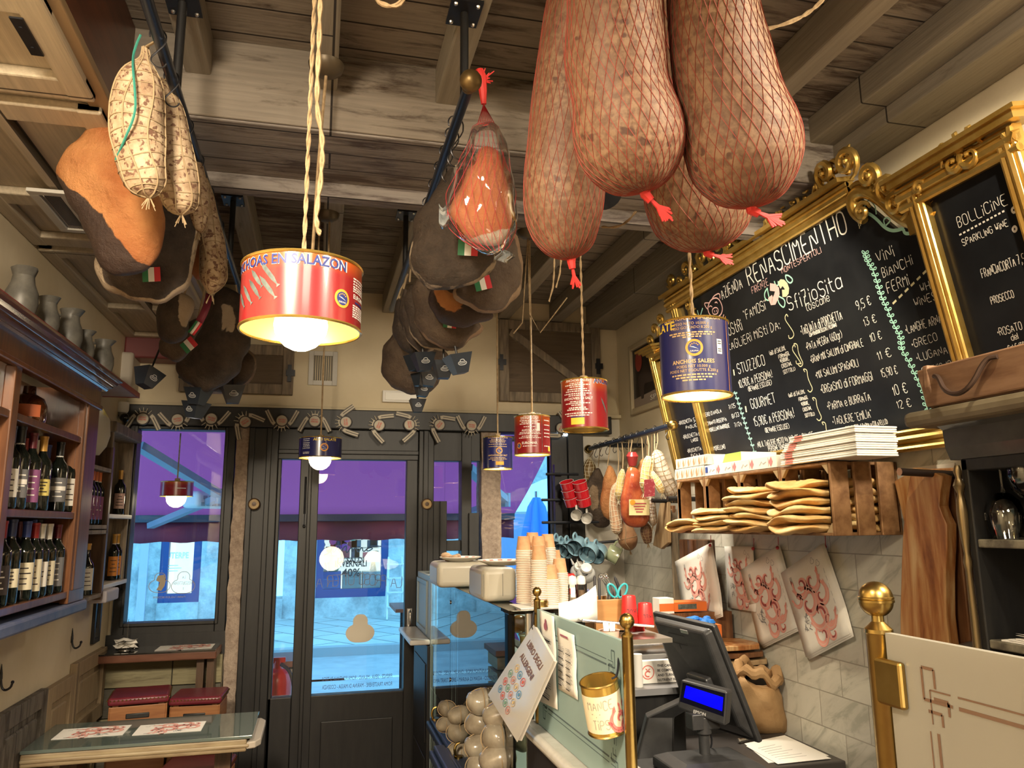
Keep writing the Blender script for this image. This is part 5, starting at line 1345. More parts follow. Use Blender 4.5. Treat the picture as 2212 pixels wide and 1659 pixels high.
# ---------------------------------------------------------------- lower left: hooks, mirror, wainscot of old doors
def wall_hook(px, py, label):
    p = at(px, py, 'x', XL); t = thing('coat_hook', label, 'hook', p)
    k = .62; q = lambda x, y, z: p+V((x, y, z))*k
    m = MB().tube([q(*(.004, 0, .10)), q(*(.006, 0, .05)), q(*(.006, 0, .02))], [.001, .0045, .006], 8).box(q(0, -.009, 0), q(.006, .009, .045))
    m.build('plate', M_blackm, t)
    MB().tube(chaikin([q(*(.006, 0, .03)), q(*(.012, 0, -.02)), q(*(.03, .0, -.045)), q(*(.06, 0, -.03)), q(*(.066, 0, -.005))], 2), .004, 8).ball(q(*(.067, 0, 0)), .006, n=10).build('prong', M_blackm, t)
wall_hook(153, 1388, 'black wrought iron coat hook on cream wall beside the mirror')
wall_hook(-2, 1475, 'black wrought iron coat hook cut by the left frame edge')
a, b = at(194, 1392, 'x', XL), at(217, 1280, 'x', XL)
t = thing('wall_mirror', 'narrow dark framed mirror on left wall near the window', 'mirror', (XL, (a.y+b.y)/2, a.z))
m = MB()
for lo_, hi_ in (((XL, a.y, a.z), (XL+.015, a.y+.022, b.z)), ((XL, b.y-.022, a.z), (XL+.015, b.y, b.z)), ((XL, a.y+.022, a.z), (XL+.015, b.y-.022, a.z+.02)), ((XL, a.y+.022, b.z-.02), (XL+.015, b.y-.022, b.z))): m.box(lo_, hi_)
m.build('frame', M_black, t, smooth=0)
MB().box((XL+.004, a.y+.02, a.z+.02), (XL+.008, b.y-.02, b.z-.02)).build('glass', mat('mirror_glass', (.75, .77, .78), .04, 1), t, smooth=0)
wt = [planks('door_white_grey', (.44, .42, .38), (.40, .38, .34), (.16, .12, .09), .5, 'z', amt=.62), planks('door_grey', (.17, .145, .115), (.13, .11, .09), (.055, .042, .03), .3, 'z', amt=.55), planks('door_tan', (.36, .26, .15), (.30, .22, .13), (.14, .09, .05), .5, 'z', amt=.63), planks('door_cream', (.46, .38, .24), (.42, .34, .22), (.2, .14, .08), .5, 'z', amt=.66)]
def panel_door(y0, y1, z0, z1, m, label, bolts=0):
    t = thing('panelled_door', label, 'panelling', (XL, (y0+y1)/2, z0), 'old door leaves lining the left wall')
    f = MB().box((XL, y0, z0), (XL+.012, y1, z1))
    for lo_, hi_ in (((y0, z0), (y0+.055, z1)), ((y1-.055, z0), (y1, z1)), ((y0+.056, z0), (y1-.056, z0+.07)), ((y0+.056, z1-.065), (y1-.056, z1))): f.box((XL+.01, lo_[0], lo_[1]), (XL+.03, hi_[0], hi_[1]))
    f.build('frame', m, t, smooth=0, bevel=.003)
    p_ = MB().box((XL+.012, y0+.085, z0+.10), (XL+.024, y1-.085, z1-.095))
    p_.build('panel', m, t, smooth=0, bevel=.010, seg=1)
wz = .995
panel_door(2.2, 3.10, .62, wz+.03, wt[0], 'white grey worn door leaf low on the left wall, nearest')
panel_door(3.105, 3.60, .62, wz+.03, wt[1], 'grey weathered door leaf low on the left wall, middle')
panel_door(3.605, 3.97, .62, wz+.02, wt[2], 'brown tan worn door leaf low on the left wall')
panel_door(3.975, 4.50, .72, wz+.06, wt[2], 'tan panelled door leaf low on the left wall by the window')
panel_door(2.9, 4.42, .05, .615, wt[3], 'cream panelled door leaf at the bottom of the left wall')
# window ledge, boards below, napkins and place mat on it
lz = at(360, 1408, 'y', 4.33).z
t = thing('window_ledge', 'dark glass topped wooden ledge under the left window', 'ledge', (-.75, 4.45, lz))
MB().box((XL+.005, 4.33, lz-.045), (-.47, 4.568, lz-.006)).build('board', mat('ledge_brown', (.11, .04, .022), .35, c2=(.17, .07, .04), sc=8, st=(.7, 6, 6)), t, smooth=0, bevel=.005)
MB().box((XL+.01, 4.325, lz-.006), (-.475, 4.568, lz)).build('glass_top', mat('dark_glass', (.02, .018, .015), .04, coat=.5), t, smooth=0)
for x in (-.55, -.5): MB().box((x-.02, 4.40, .05), (x+.015, 4.5, lz-.045)).build('support', M_dark, t, smooth=0)
m = MB()
for k in range(6): m.box((XL+.01, 4.52, .12+k*.145), (-.46, 4.555, .12+k*.145+.14), k % 2)
struct(m.build('trim_6', [planks('under_ledge_grey', (.13, .12, .09), (.10, .09, .07), (.05, .04, .03), .14, 'x', amt=.6), planks('under_ledge_cream', (.34, .30, .17), (.28, .25, .15), (.14, .11, .06), .14, 'x', amt=.62)], smooth=0, bevel=.003))
p = at(303, 1383, 'z', lz); p.y = 4.46
t = thing('napkin_holder', 'crumpled white napkins on a spike at the window ledge', 'napkins', (p.x, p.y, lz))
m = MB()
for k in range(7):
    a = k*.9
    m.sheet(lambda u, v: V((p.x+(u-.5)*.09*cos(a)-(v-.5)*.08*sin(a), p.y+(u-.5)*.06*sin(a)+(v-.5)*.05*cos(a), lz+.003+k*.006+.012*sin(u*4+k)*sin(v*5+k*2)+.01)), 5, 5)
m.build('napkins', M_paper, t)
MB().tube([(p.x+.005, p.y, lz), (p.x+.005, p.y, lz+.15)], .0015, 5).lathe([(.03, 0), (.03, .004), (0, .004)], (p.x, p.y, lz), 12).build('spike', M_steel, t)
# ---------------------------------------------------------------- acanthus prints
def scroll(m, cx_, cy_, r, turns, a0, dirn, w, O, U, Vv, mi=0, leaves=5, mi2=1):
    """one acanthus comma: a tapering open spiral with a lobed outer edge"""
    n = int(24*turns); pts, ws = [], []
    O = V(O); N = V(U).cross(V(Vv)).normalized()
    for k in range(n+1):
        q = k/n; a = a0+dirn*q*turns*2*pi; R_ = r*(1-q)**.62+.10*r
        pts.append((cx_+R_*cos(a), cy_+R_*sin(a))); ws.append(w*(.25+1.9*sin(pi*min(1, q*.9+.08))))
    for k in range(leaves):
        i = int((.05+.13*k)*n); x, y = pts[i]; a = atan2(y-cy_, x-cx_); l = r*(.62-.07*k); t = a-dirn*1.0
        e = (x+cos(t)*l, y+sin(t)*l); sd = (cos(t+pi/2)*l*.24, sin(t+pi/2)*l*.24)
        m.flat([(x-sd[0], y-sd[1]), (x+cos(t)*l*.55-sd[0]*1.1, y+sin(t)*l*.55-sd[1]*1.1), e, (x+cos(t)*l*.6+sd[0]*.9, y+sin(t)*l*.6+sd[1]*.9), (x+sd[0], y+sd[1])], O+N*.0001*k, U, Vv, 5 if k % 2 else mi)
        m.ribbon([(x, y), (x+cos(t)*l*.75, y+sin(t)*l*.75)], [w*.3, w*.08], O+N*.0006, U, Vv, mi2)
    m.ribbon(pts, ws, O+N*.0007, U, Vv, mi)
    i0, i1 = int(n*.15), int(n*.75)
    m.ribbon([(x+(x-cx_)*.05, y+(y-cy_)*.05) for x, y in pts[i0:i1]], [z*.22 for z in ws[i0:i1]], O+N*.0009, U, Vv, 5)
    i0 = int(n*.55)
    m.ribbon([(x-(x-cx_)*.16, y-(y-cy_)*.16) for x, y in pts[i0:]], [z*.4 for z in ws[i0:]], O+N*.0009, U, Vv, 2)
def acanthus(m, O, U, Vv, s=1.):
    """red scroll ornament, a winged beast, two emblems and lines of print on a sheet about .26 x .37"""
    N = V(U).cross(V(Vv)).normalized()
    O = V(O)+N*.0006
    for (x, y, r, tn, a0, d, w) in ((-.05, .08, .05, .95, 2.6, 1, .012), (.03, .075, .045, .9, .6, -1, .012), (-.035, .005, .058, 1., 2.0, -1, .014), (.06, .01, .045, .9, 1.4, -1, .012), (.015, -.055, .058, 1., 2.6, 1, .014), (.065, -.085, .042, .9, .4, -1, .011), (.0, -.13, .042, .95, 2.2, 1, .011), (-.095, .04, .032, .9, 3., 1, .009), (.07, -.14, .035, .9, .9, 1, .009)):
        scroll(m, x*s, y*s, r*s, tn, a0, d, w*s, O, U, Vv, 0, 5)
    st_ = [(q[0]*s, q[1]*s) for q in chaikin([(-.09, .05, 0), (-.03, .045, 0), (.04, .03, 0), (.02, -.04, 0), (.04, -.1, 0), (.09, -.13, 0)], 2)]
    m.ribbon(st_, [.003*s+.012*s*sin(pi*i/(len(st_)-1)) for i in range(len(st_))], O+N*.0005, U, Vv, 0)
    for k in range(14):
        x, y = (-.085+random.uniform(-.018, .018))*s, (-.065+random.uniform(-.03, .03))*s
        m.ribbon([(x, y), (x+random.uniform(-.02, .02)*s, y+random.uniform(-.02, .02)*s), (x+random.uniform(-.02, .02)*s, y+random.uniform(-.025, .02)*s)], .003*s, O, U, Vv, 3)
    for x, y in ((.07, .14), (.1, .12)): ring(m, [(p_[0], p_[1]) for p_ in cloud(x*s, y*s, .012*s)], .0015*s, O, U, Vv, 3)
    for k in range(3): m.ribbon([((-.11+.006*k)*s, .10*s), ((-.11+.006*k)*s, .135*s)], .0035*s, O, U, Vv, 4)
    for k in range(6): m.ribbon([(.125*s, (.09-.03*k)*s), (.125*s, (.07-.03*k)*s)], .002*s, O, U, Vv, 4)
PRN = [M_pink, M_rose, M_dred, M_grey, mat('print_lightgrey', (.45, .44, .42), .8), mat('print_blush', (.74, .47, .40), .8)]
def place_mat(label, c, U, Vv, w, h, grp):
    c = V(c); N = V(U).cross(V(Vv)).normalized()
    o = tag(MB().obox(c, V(U)*w/2, V(Vv)*h/2, N*.0006).build('place_mat', M_paper, smooth=0), label, 'place mat', grp)
    m = MB(); acanthus(m, c+N*.0003, U, Vv, h/.37*.95); q = m.build('print', PRN, smooth=0); own(q, o)
    return o
p = at(425, 1380, 'z', lz+.001)
place_mat('place mat with red print lying on the window ledge', (p.x-.01, 4.45, lz+.002), Y, -X, .16, .27, 'place mats on table and ledge')
# ---------------------------------------------------------------- table with glass top
tz = .86
c1, c2, c3, c4 = at(62, 1612, 'z', tz), at(545, 1588, 'z', tz), at(556, 1537, 'z', tz), at(118, 1568, 'z', tz)
t = thing('side_table', 'narrow wooden table with thick glass top at lower left', 'table', ((c1.x+c2.x)/2, c2.y, 0))
y0_, y1_ = c2.y, c3.y
x0_, x1_ = XL+.035, c2.x
MB().box((x0_, y0_, tz-.012), (x1_, y1_, tz)).build('glass_top', mat('table_glass', (.10, .13, .115), .03, coat=.6), t, smooth=0, bevel=.002)
m = MB().box((x0_, y0_+.005, tz-.06), (x1_-.02, y1_-.005, tz-.013)).box((x0_, y0_-.002, tz-.045), (x1_-.01, y1_+.002, tz-.03))
m.build('wooden_top', mat('table_old_paint', (.20, .14, .075), .55, c2=(.34, .27, .16), sc=7, st=(.8, 7, 7), bump=.2), t, smooth=0, bevel=.006)
pts = [(x1_-.02, y0_), (x1_+.012, y0_+.01), (x1_+.03, y0_+.05), (x1_+.03, y1_-.05), (x1_+.012, y1_-.01), (x1_-.02, y1_)]
MB().prism(pts, (0, 0, tz-.05), X, Y, .025).build('end_board', mat('end_board', (.38, .33, .27), .5), t, smooth=0, bevel=.004)
for x in (x0_+.12, x1_-.12): MB().box((x-.03, (y0_+y1_)/2-.03, 0), (x+.03, (y0_+y1_)/2+.03, tz-.06)).build('leg', M_dark, t, smooth=0)
for px, py, lab in ((215, 1568, 'place mat with red print on the table, left one'), (370, 1570, 'place mat with red print on the table, right one')):
    p = at(px, py, 'z', tz+.001)
    place_mat(lab, (p.x, (y0_+y1_)/2+(.02 if px < 300 else -.0), tz+.0012), Y, -X, .155, .25, 'place mats on table and ledge')
# ---------------------------------------------------------------- crate stools
def stool(label, px, py, y, w=.27, rz=0., ztop=None):
    p = at(px, py, 'y', y); zt2 = p.z if ztop is None else ztop
    t = thing('crate_stool', label, 'stool', (p.x, y, 0), 'crate stools with leather seats')
    lt = mat('stool_leather', (.11, .012, .022), .35, c2=(.16, .02, .03), sc=12); wd = mat('stool_wood', (.22, .085, .03), .4, c2=(.32, .14, .05), sc=7, st=(.8, .8, 8))
    R = Matrix.Rotation(rz, 3, 'Z'); B = lambda v: V((p.x, y, 0))+R @ v
    h = w/2
    MB().box((-h-.012, -h-.012, zt2-.035), (h+.012, h+.012, zt2)).map(B).build('seat', lt, t, bevel=.012, seg=3)
    m = MB()
    for k in range(15):
        q = -h+2*h*k/14
        for u in (-1, 1):
            m.ball((q, u*(h+.013), zt2-.012), .004, n=6); m.ball((u*(h+.013), q, zt2-.012), .004, n=6)
    m.map(B).build('nails', M_brass, t)
    nb = 4; z = zt2-.04; k = 0
    while z > .06:
        m = MB(); hb = .085
        for s in (-1, 1):
            m.box((-h, s*h-.006, z-hb), (h, s*h+.006, z)); m.box((s*h-.006, -h, z-hb), (s*h+.006, h, z))
        m.map(B).build('slat', wd, t, smooth=0, bevel=.002); z -= hb+.012; k += 1
    for a, b in ((-1, -1), (1, -1), (1, 1), (-1, 1)): MB().box((a*(h-.02)-.012, b*(h-.02)-.012, 0), (a*(h-.02)+.012, b*(h-.02)+.012, zt2-.035)).map(B).build('post', wd, t, smooth=0)
    MB().box((-.05, -h-.008, zt2-.095), (.05, -h+.002, zt2-.07)).map(B).build('hand_hole', M_black, t, bevel=.008)
    return t
stool('crate stool with red leather seat under the ledge, left one', 305, 1493, 4.12, .23, .12)
stool('crate stool with red leather seat under the ledge, right one', 432, 1495, 4.15, .21, -.05)
stool('crate stool with red leather seat at the bottom edge, nearest', 425, 1650, 3.80, .26, -.1)
# ================================================================ chalkboard menus, leaning out from the right wall
BK = .2
BV = V((-BK, 0, 1)).normalized(); BU = -Y; BN = BU.cross(BV)
def bd(px, py, off=0.):
    d = _f+RT*((px-1106)/FPX)-UP*((py-829.5)/FPX)
    t = (1.86-off+BK*(1.89-EYE.z)-EYE.x)/(d.x+BK*d.z)
    return EYE+d*t
def B3(y, t, off=0.): return V((1.86, y, 1.89))+BV*t+BN*off
M_board = NT('slate_black')
M_board = M_board.done(M_board.pbr(M_board.ramp(M_board.noise(3.5), (.35, (.009, .010, .013)), (.7, (.020, .022, .026))), .30, 0, Specular_IOR_Level=.16))
def mould(m, a, b, w, up, k=1.):
    """stepped gilt moulding of width w between a and b, its faces stepping along up"""
    a, b, up = V(a), V(b), V(up).normalized(); n = BN
    m.obox((a+b)/2+n*.012, (b-a)/2, up*w/2, n*.014)
    for q, r in ((-.38, .010), (.05, .013), (.38, .008)): m.tube([a+up*w*q+n*.024, b+up*w*q+n*.024], r*k, 8)
def curl(m, O, U, Vv, r, turns, a0, dirn, th, out=.012):
    n = int(14*turns); pts, rs = [], []
    for k in range(n+1):
        q = k/n; a = a0+dirn*q*turns*2*pi; R_ = r*(1-q*.82)
        pts.append(V(O)+V(U)*R_*cos(a)+V(Vv)*R_*sin(a)+BN*(out+.008*q)); rs.append(th*(.45+.8*sin(pi*min(1, q*1.15))*(1-.35*q)))
    m.tube(pts, rs, 7); m.ball(pts[-1], th*.9, n=8)
def leaf(m, O, d_, s, l, w):
    """gilt acanthus leaf: three ribs fanning from O along d_"""
    for k in (-1, 0, 1):
        e = (V(d_)+V(s)*k*.55).normalized(); L = l*(1 if k == 0 else .72)
        m.tube([V(O), V(O)+e*L*.4+BN*w*.9, V(O)+e*L*.8+BN*w*1.3, V(O)+e*L+V(s)*k*w*.6+BN*w*.6-V(d_)*w*.5], [w*.5, w, w*.75, w*.3], 6)
yl, yr = 3.36, 2.03
cb = thing('chalkboard_menu', 'large black chalkboard menu in gilt frame on right wall', 'chalkboard', (1.8, 2.6, 1.9))
MB().prism([(-3.34, 0), (-1.72, 0), (-1.72, .66), (-1.90, .66), (-2.02, .82), (-3.34, .82)], B3(0, 0, 0), BU, BV, .014).build('slate', M_board, cb, smooth=0)
f = MB()
mould(f, B3(yl, .02, .01), B3(1.74, .02, .01), .07, BV)
mould(f, B3(yl-.015, 0, .01), B3(yl-.015, .84, .01), .055, BU)
mould(f, B3(yl+.05, .85, .012), B3(yr, .85, .012), .07, BV, 1.1)
f.obox(B3((yl+.05+yr)/2, .895, .035), BU*(yl+.05-yr)/2, BV*.008, BN*.035)
# dipping swan-neck arm to the right wing
arm_ = chaikin([bd(1868, 478, .03), bd(1845, 455, .03), bd(1842, 425, .03), bd(1868, 408, .03), bd(1905, 428, .03), bd(1945, 470, .03), bd(1985, 487, .03), bd(2015, 470, .03), bd(2030, 455, .03)], 2)
f.tube(arm_, [.012+.013*sin(pi*(i/(len(arm_)-1))**.7) for i in range(len(arm_))], 10)
a2 = [p+BV*.03+BN*.004 for p in arm_[10:]]
f.tube(a2, .009, 8)
f.build('frame', M_gold, cb)
m = MB()
span = yl-yr
for k in range(9):
    y = yl-.06-span*k/8.6; s = (1 if k % 2 else -1); h = .045+.018*sin(pi*k/8)
    O = B3(y, .905, .02)
    curl(m, O+BV*h*.9, BU, BV, h*.85, 1.3, -pi/2, s, .0095); leaf(m, O+BU*.055*s*.6, (BV*1.+BU*.3*s), BU, h*1.7, .008)
    curl(m, O+BU*.07+BV*h*.45, BU, BV, h*.5, 1.15, -pi/2, -s, .0075)
    m.ball(O+BU*.035+BV*.012, .012, n=8); m.ball(O-BU*.04+BV*.02, .01, n=8)
for px, py, sc_, s in ((1835, 352, .055, 1), (1790, 375, .05, -1), (1885, 382, .045, 1), (1925, 405, .045, -1), (1945, 440, .05, 1)):
    O = bd(px, py, .04); curl(m, O, BU, BV, sc_, 1.35, -pi/2, s, .012); leaf(m, O-BV*.02, BV+BU*.4*s, BU, sc_*1.5, .011)
curl(m, bd(1872, 455, .04), BU, BV, .03, 1.4, 0, 1, .010)
for (px, py, dx) in ((1490, 660, .7), (1478, 720, -.6)):
    O = bd(px, py, .03); leaf(m, O, BU*dx-BV*.8, BU, .09, .011); curl(m, O+BU*.02*dx, BU, BV, .026, 1.2, pi/2, -1 if dx > 0 else 1, .009)
m.build('crest', M_gold, cb)
# right wing panel
rw = thing('chalkboard_wing', 'narrow gilt framed chalkboard wing nearest at far right', 'chalkboard', (1.8, 1.6, 2.1))
y0_, y1_ = 1.755, 1.44; tt = .73
MB().prism([(-y0_, .1), (-y1_, .1), (-y1_, tt), (-y0_, tt)], B3(0, 0, .03), BU, BV, .012).build('slate', M_board, rw, smooth=0)
f = MB()
mould(f, B3(y0_, .1, .04), B3(y0_, tt, .04), .05, BU); mould(f, B3(y1_, .1, .04), B3(y1_, tt, .04), .05, BU)
mould(f, B3(y0_+.06, tt-.005, .04), B3(y1_-.03, tt-.005, .04), .07, BV, 1.2)
f.obox(B3((y0_+y1_)/2, tt+.045, .05), BU*(y0_-y1_+.12)/2, BV*.012, BN*.045); f.obox(B3((y0_+y1_)/2, tt+.06, .05), BU*(y0_-y1_+.15)/2, BV*.006, BN*.055)
f.obox(B3(y0_+.035, tt-.06, .03), BU*.035, BV*.05, BN*.02)
f.build('frame', M_gold, rw)
m = MB()
for px, py, r, tn, a0, s in ((2068, 352, .042, 1.35, pi*.95, -1), (2105, 335, .045, 1.3, pi*.1, 1), (1995, 405, .02, 1.1, 0, 1)): curl(m, bd(px, py, .06), BU, BV, r, tn, a0, s, .009)
m.tube(chaikin([bd(2012, 400, .06), bd(2035, 375, .06), bd(2042, 345, .06), bd(2062, 330, .06), bd(2080, 345, .06)], 2), .008, 8)
m.tube(chaikin([bd(2085, 352, .06), bd(2082, 325, .06), bd(2105, 306, .06), bd(2140, 308, .06), bd(2180, 300, .06)], 2), .008, 8)
for px, py, dx in ((2062, 312, -.5), (2080, 300, 0), (2095, 290, .5), (2190, 290, .3)): leaf(m, bd(px, py+22, .06), BV+BU*dx, BU, .055, .011)
m.build('crest', M_gold, rw)
# left wing panel
lw = thing('chalkboard_wing', 'narrow gilt framed chalkboard wing behind the tall blue lamp', 'chalkboard', (1.8, 3.5, 1.9))
y0_, y1_ = 3.70, 3.38; tt = .66
MB().prism([(-y0_, -.03), (-y1_, -.03), (-y1_, tt), (-y0_, tt)], B3(0, 0, .0), BU, BV, .012).build('slate', M_board, lw, smooth=0)
f = MB(); mould(f, B3(y0_, -.03, .01), B3(y0_, tt, .01), .05, BU)
for q in range(4): f.obox(B3(y0_-.02, tt+.012*q, .02), BU*(.05+.018*q), BV*.006, BN*(.03+.012*q))
mould(f, B3(y0_, tt-.01, .01), B3(y1_, tt-.01, .01), .05, BV)
f.build('frame', M_gold, lw)
m = MB()
for px, py, r in ((1410, 735, .03), (1420, 712, .035), (1432, 690, .03)): curl(m, bd(px, py, .03), BU, BV, r, 1.2, -pi/2, 1, .010)
m.build('crest', M_gold, lw)
# ---------------------------------------------------------------- the writing
def chalk(mb, rows, off, fr, mi=0, wk=.072):
    ox, oy, s = fr
    for txt, x0, y0, x1, y1, h in rows:
        a, b = bd(ox+x0*s, oy+y0*s, off), bd(ox+x1*s, oy+y1*s, off)
        L = max(.01, a.y-b.y)
        hh = (bd(ox+x0*s, oy+(y0-h)*s, off)-a).dot(BV)
        n = hand(MB(), txt, a, BU, BV, hh, jit=0, sx=1.)
        hand(mb, txt, a, BU, BV, hh, max(.0019, hh*wk), mi, .28, sx=L/n)
c3, c4, c6, c5 = (1440, 400, .2290), (1440, 680, .2290), (1820, 500, .2893), (1820, 250, .1868)
wr_ = MB(); OFF = .0155
chalk(wr_, [('RENASCIMENTHO', 780, 950, 1725, 385, 190)], OFF, c3, 0, .075)
chalk(wr_, [('AZIENDA', 525, 1075, 725, 950, 115), ('"FAMOSi"', 740, 1270, 965, 1160, 95), ('NoStRi', 560, 1440, 720, 1330, 115), ('tAGLiERi MiSti DA:', 590, 1560, 1080, 1330, 85), ('SfizioSita', 1160, 1190, 1660, 860, 140), ('toscane', 1320, 1190, 1550, 1080, 85),
    ('9,5 €', 1800, 1180, 1940, 1110, 90), ('13 €', 1870, 1330, 1990, 1270, 80), ('10 €', 1930, 1480, 2040, 1430, 80), ('11 €', 2000, 1650, 2135, 1600, 85), ('*TAGLIATA di PORCHETTA', 1275, 1415, 1660, 1240, 88), ('CON POMODORI SECCHI E PECORINO', 1350, 1430, 1605, 1320, 36), ('*PATA NEGRA (60gr)', 1325, 1560, 1660, 1410, 75)], OFF, c3)
chalk(wr_, [('*GRAN MIX SALUMI di CINGHIALE', 1365, 455, 1860, 270, 70), ('STUZZICO', 680, 560, 940, 450, 100), ('10,90€ A PERSONA!', 690, 690, 1005, 580, 75), ('(BEVANDE ESCLUSE)', 775, 725, 1000, 660, 48), ('(mix di SALUMI,', 975, 385, 1125, 320, 45), ('FORMAGGI,', 1060, 415, 1165, 375, 38), ('VERDURE,', 1075, 455, 1160, 420, 38), ('CROSTINI,', 1090, 505, 1185, 470, 38), ("SOTT'OLI.)", 1105, 560, 1220, 520, 38),
    ('GOURMET', 805, 890, 1035, 800, 95), ('(mix di SALUMI,', 1155, 780, 1310, 740, 40), ('FORMAGGI,', 1250, 815, 1335, 785, 35), ('VERDURE,', 1275, 862, 1345, 835, 35), ('CROSTINI,', 1290, 912, 1370, 885, 35), ("SOTT'OLI.)", 1310, 968, 1400, 940, 35), ('15,90€ A PERSONA!', 835, 1050, 1215, 960, 85), ('(BEVANDE ESCLUSE)', 935, 1115, 1160, 1050, 48),
    ('N.B. IL TAGLIERE MISTO VA IN BASE A QUANTE', 865, 1250, 1385, 1120, 52), ('PERSONE SONO SEDUTE AL TAVOLO', 965, 1290, 1350, 1195, 48), ('*MIX SALUMI SPAGNOLI', 1415, 602, 1825, 500, 72), ('15,90 €', 2035, 590, 2190, 548, 80), ('*ORGASMO di FORMAGGI', 1465, 742, 1960, 630, 80), ('*PARMA e BURRATA', 1525, 898, 1935, 800, 75), ('*TAGLIERE "EMILIA"', 1575, 1040, 1945, 950, 75), ('(PROSCIUTTO di PARMA e CULATELLO)', 1690, 1100, 2085, 1000, 45),
    ("NERO D'AVOLA", 355, 965, 520, 905, 36), ('7/25', 590, 890, 655, 870, 40), ('CHIANTI RISERVA', 385, 1045, 565, 970, 36), ('8/33', 620, 975, 690, 950, 40), ('MORELLINO BARRIQUE', 405, 1105, 595, 1040, 36), ('7/24', 645, 1060, 715, 1035, 40), ('*MORELLINO', 445, 1282, 555, 1245, 42)], OFF, c4)
chalk(wr_, [('10 €', 385, 1225, 500, 1195, 75), ('12 €', 415, 1325, 525, 1295, 62), ('ViNi', 265, 240, 400, 165, 90), ('BiANCHi', 305, 345, 540, 240, 78), ('FERMi', 340, 460, 510, 380, 85), ('WHiTE', 590, 455, 760, 380, 65), ('WiNES', 545, 565, 720, 500, 65), ('*LANGHE ARNAIS', 480, 765, 785, 660, 68), ('7,5/25', 810, 640, 945, 590, 55), ('*GRECO', 525, 870, 720, 800, 60), ('7/ 23', 850, 750, 985, 705, 55), ('*LUGANA', 560, 970, 795, 895, 60), ('7,5/31', 865, 870, 1030, 825, 70), ('*SAUVIGNON', 590, 1080, 860, 1000, 62), ('7/23', 900, 985, 1055, 940, 75), ('*TRAMiNER', 630, 1165, 905, 1095, 65), ('7/23', 950, 1085, 1095, 1060, 72), ('*VERNACCIA', 675, 1285, 850, 1235, 42), ('*CHARDONNAY', 725, 1400, 960, 1340, 52)], OFF, c6)
wr_.build('white_writing', M_chalk, cb, smooth=0)
pk = MB()
chalk(pk, [('FIRENZE', 810, 1025, 970, 930, 70), ('MONTESPERTOLI', 1090, 835, 1470, 630, 58)], OFF, c3)
def doodle(mb, pts, w, fr, off=OFF, mi=0, sm=2, closed=False):
    ox, oy, s = fr; O = bd(ox+pts[0][0]*s, oy+pts[0][1]*s, off); P = []
    for x, y in pts:
        v = bd(ox+x*s, oy+y*s, off)-O; P.append((v.dot(BU), v.dot(BV)))
    if sm: P = [(q[0], q[1]) for q in chaikin([(a, b, 0) for a, b in P], sm, closed)]
    if closed: P.append(P[0])
    mb.ribbon(P, w, O, BU, BV, mi)
doodle(pk, [(400, 1110), (385, 1170), (410, 1230), (460, 1250), (510, 1230), (530, 1170), (515, 1110), (480, 1060), (430, 1070)], .006, c3, closed=True)
for pts in ([(400, 1110), (350, 1110), (375, 1160), (390, 1170)], [(430, 1070), (450, 1040), (500, 1015), (505, 1070)], [(430, 1190), (440, 1220), (480, 1215), (490, 1170), (465, 1150), (435, 1165), (430, 1190)], [(400, 1150), (415, 1135), (430, 1150)], [(455, 1110), (470, 1100), (480, 1115)], [(450, 1180), (455, 1200)], [(470, 1175), (474, 1195)], [(400, 1250), (395, 1300), (440, 1290), (520, 1280), (540, 1220)], [(510, 1250), (535, 1280)]): doodle(pk, pts, .005, c3)
doodle(pk, [(975, 960), (1040, 970), (1045, 1030), (1000, 1120), (975, 1050)], .03, c3, sm=1)
pk.build('pink_chalk', M_chpink, cb, smooth=0)
mn = MB()
def vine(mb, P, fr, n, lw, w=.004):
    doodle(mb, P, w, fr)
    for k in range(n):
        u = (k+.5)/n*(len(P)-1); i = int(u); q = u-i; x, y = P[i][0]+(P[i+1][0]-P[i][0])*q, P[i][1]+(P[i+1][1]-P[i][1])*q
        for s_ in (-1, 1): doodle(mb, [(x, y), (x+s_*lw*.5, y-lw*.9), (x+s_*lw*1.1, y-lw*.8), (x+s_*lw*.9, y-lw*.1), (x, y)], w*.8, fr, sm=1)
vine(mn, [(165, 150), (185, 220), (230, 290), (265, 400), (295, 500), (340, 590), (385, 700), (435, 790), (440, 880), (500, 980), (550, 1090), (605, 1200), (625, 1310), (670, 1410)], c6, 30, 24)
vine(mn, [(640, 720), (680, 840), (715, 950), (750, 1060), (790, 1180), (840, 1330)], c4, 12, 16, .003)
doodle(mn, [(80, 1085), (200, 1110), (310, 1130), (400, 1200), (480, 1290), (560, 1330), (640, 1325), (700, 1300), (720, 1370), (820, 1350), (1000, 1330), (1050, 1280), (1090, 1250)], .011, c5)
for pts in ([(270, 1110), (250, 1050), (300, 960), (380, 1040), (390, 1140)], [(490, 1270), (470, 1200), (520, 1170), (560, 1210), (500, 1270)], [(940, 1340), (900, 1400), (950, 1450), (980, 1390), (950, 1345)], [(1040, 1330), (1030, 1400), (1080, 1460), (1150, 1380), (1090, 1330)]): doodle(mn, pts, .005, c5)
for pts in ([(950, 970), (920, 1020), (930, 1080), (975, 1090), (955, 1010), (950, 970)], [(1120, 850), (1130, 900), (1170, 930), (1195, 890), (1150, 850), (1120, 850)], [(1050, 1080), (1060, 1120), (1110, 1165), (1120, 1080), (1060, 1050)], [(1015, 905), (1030, 950), (1060, 940), (1050, 905)], [(290, 1180), (310, 1260), (340, 1160)]): doodle(mn, pts, .006, c3)
mn.build('mint_chalk', M_mint, cb, smooth=0)
ye = MB()
for k in range(9):
    a = k/9; x, y = 375+405*a, 540-400*a; doodle(ye, [(x, y), (x+26, y-26)], .007, c6, sm=0)
doodle(ye, [(1060, 950), (1090, 910), (1135, 960), (1130, 1020), (1090, 1020)], .028, c3, sm=1)
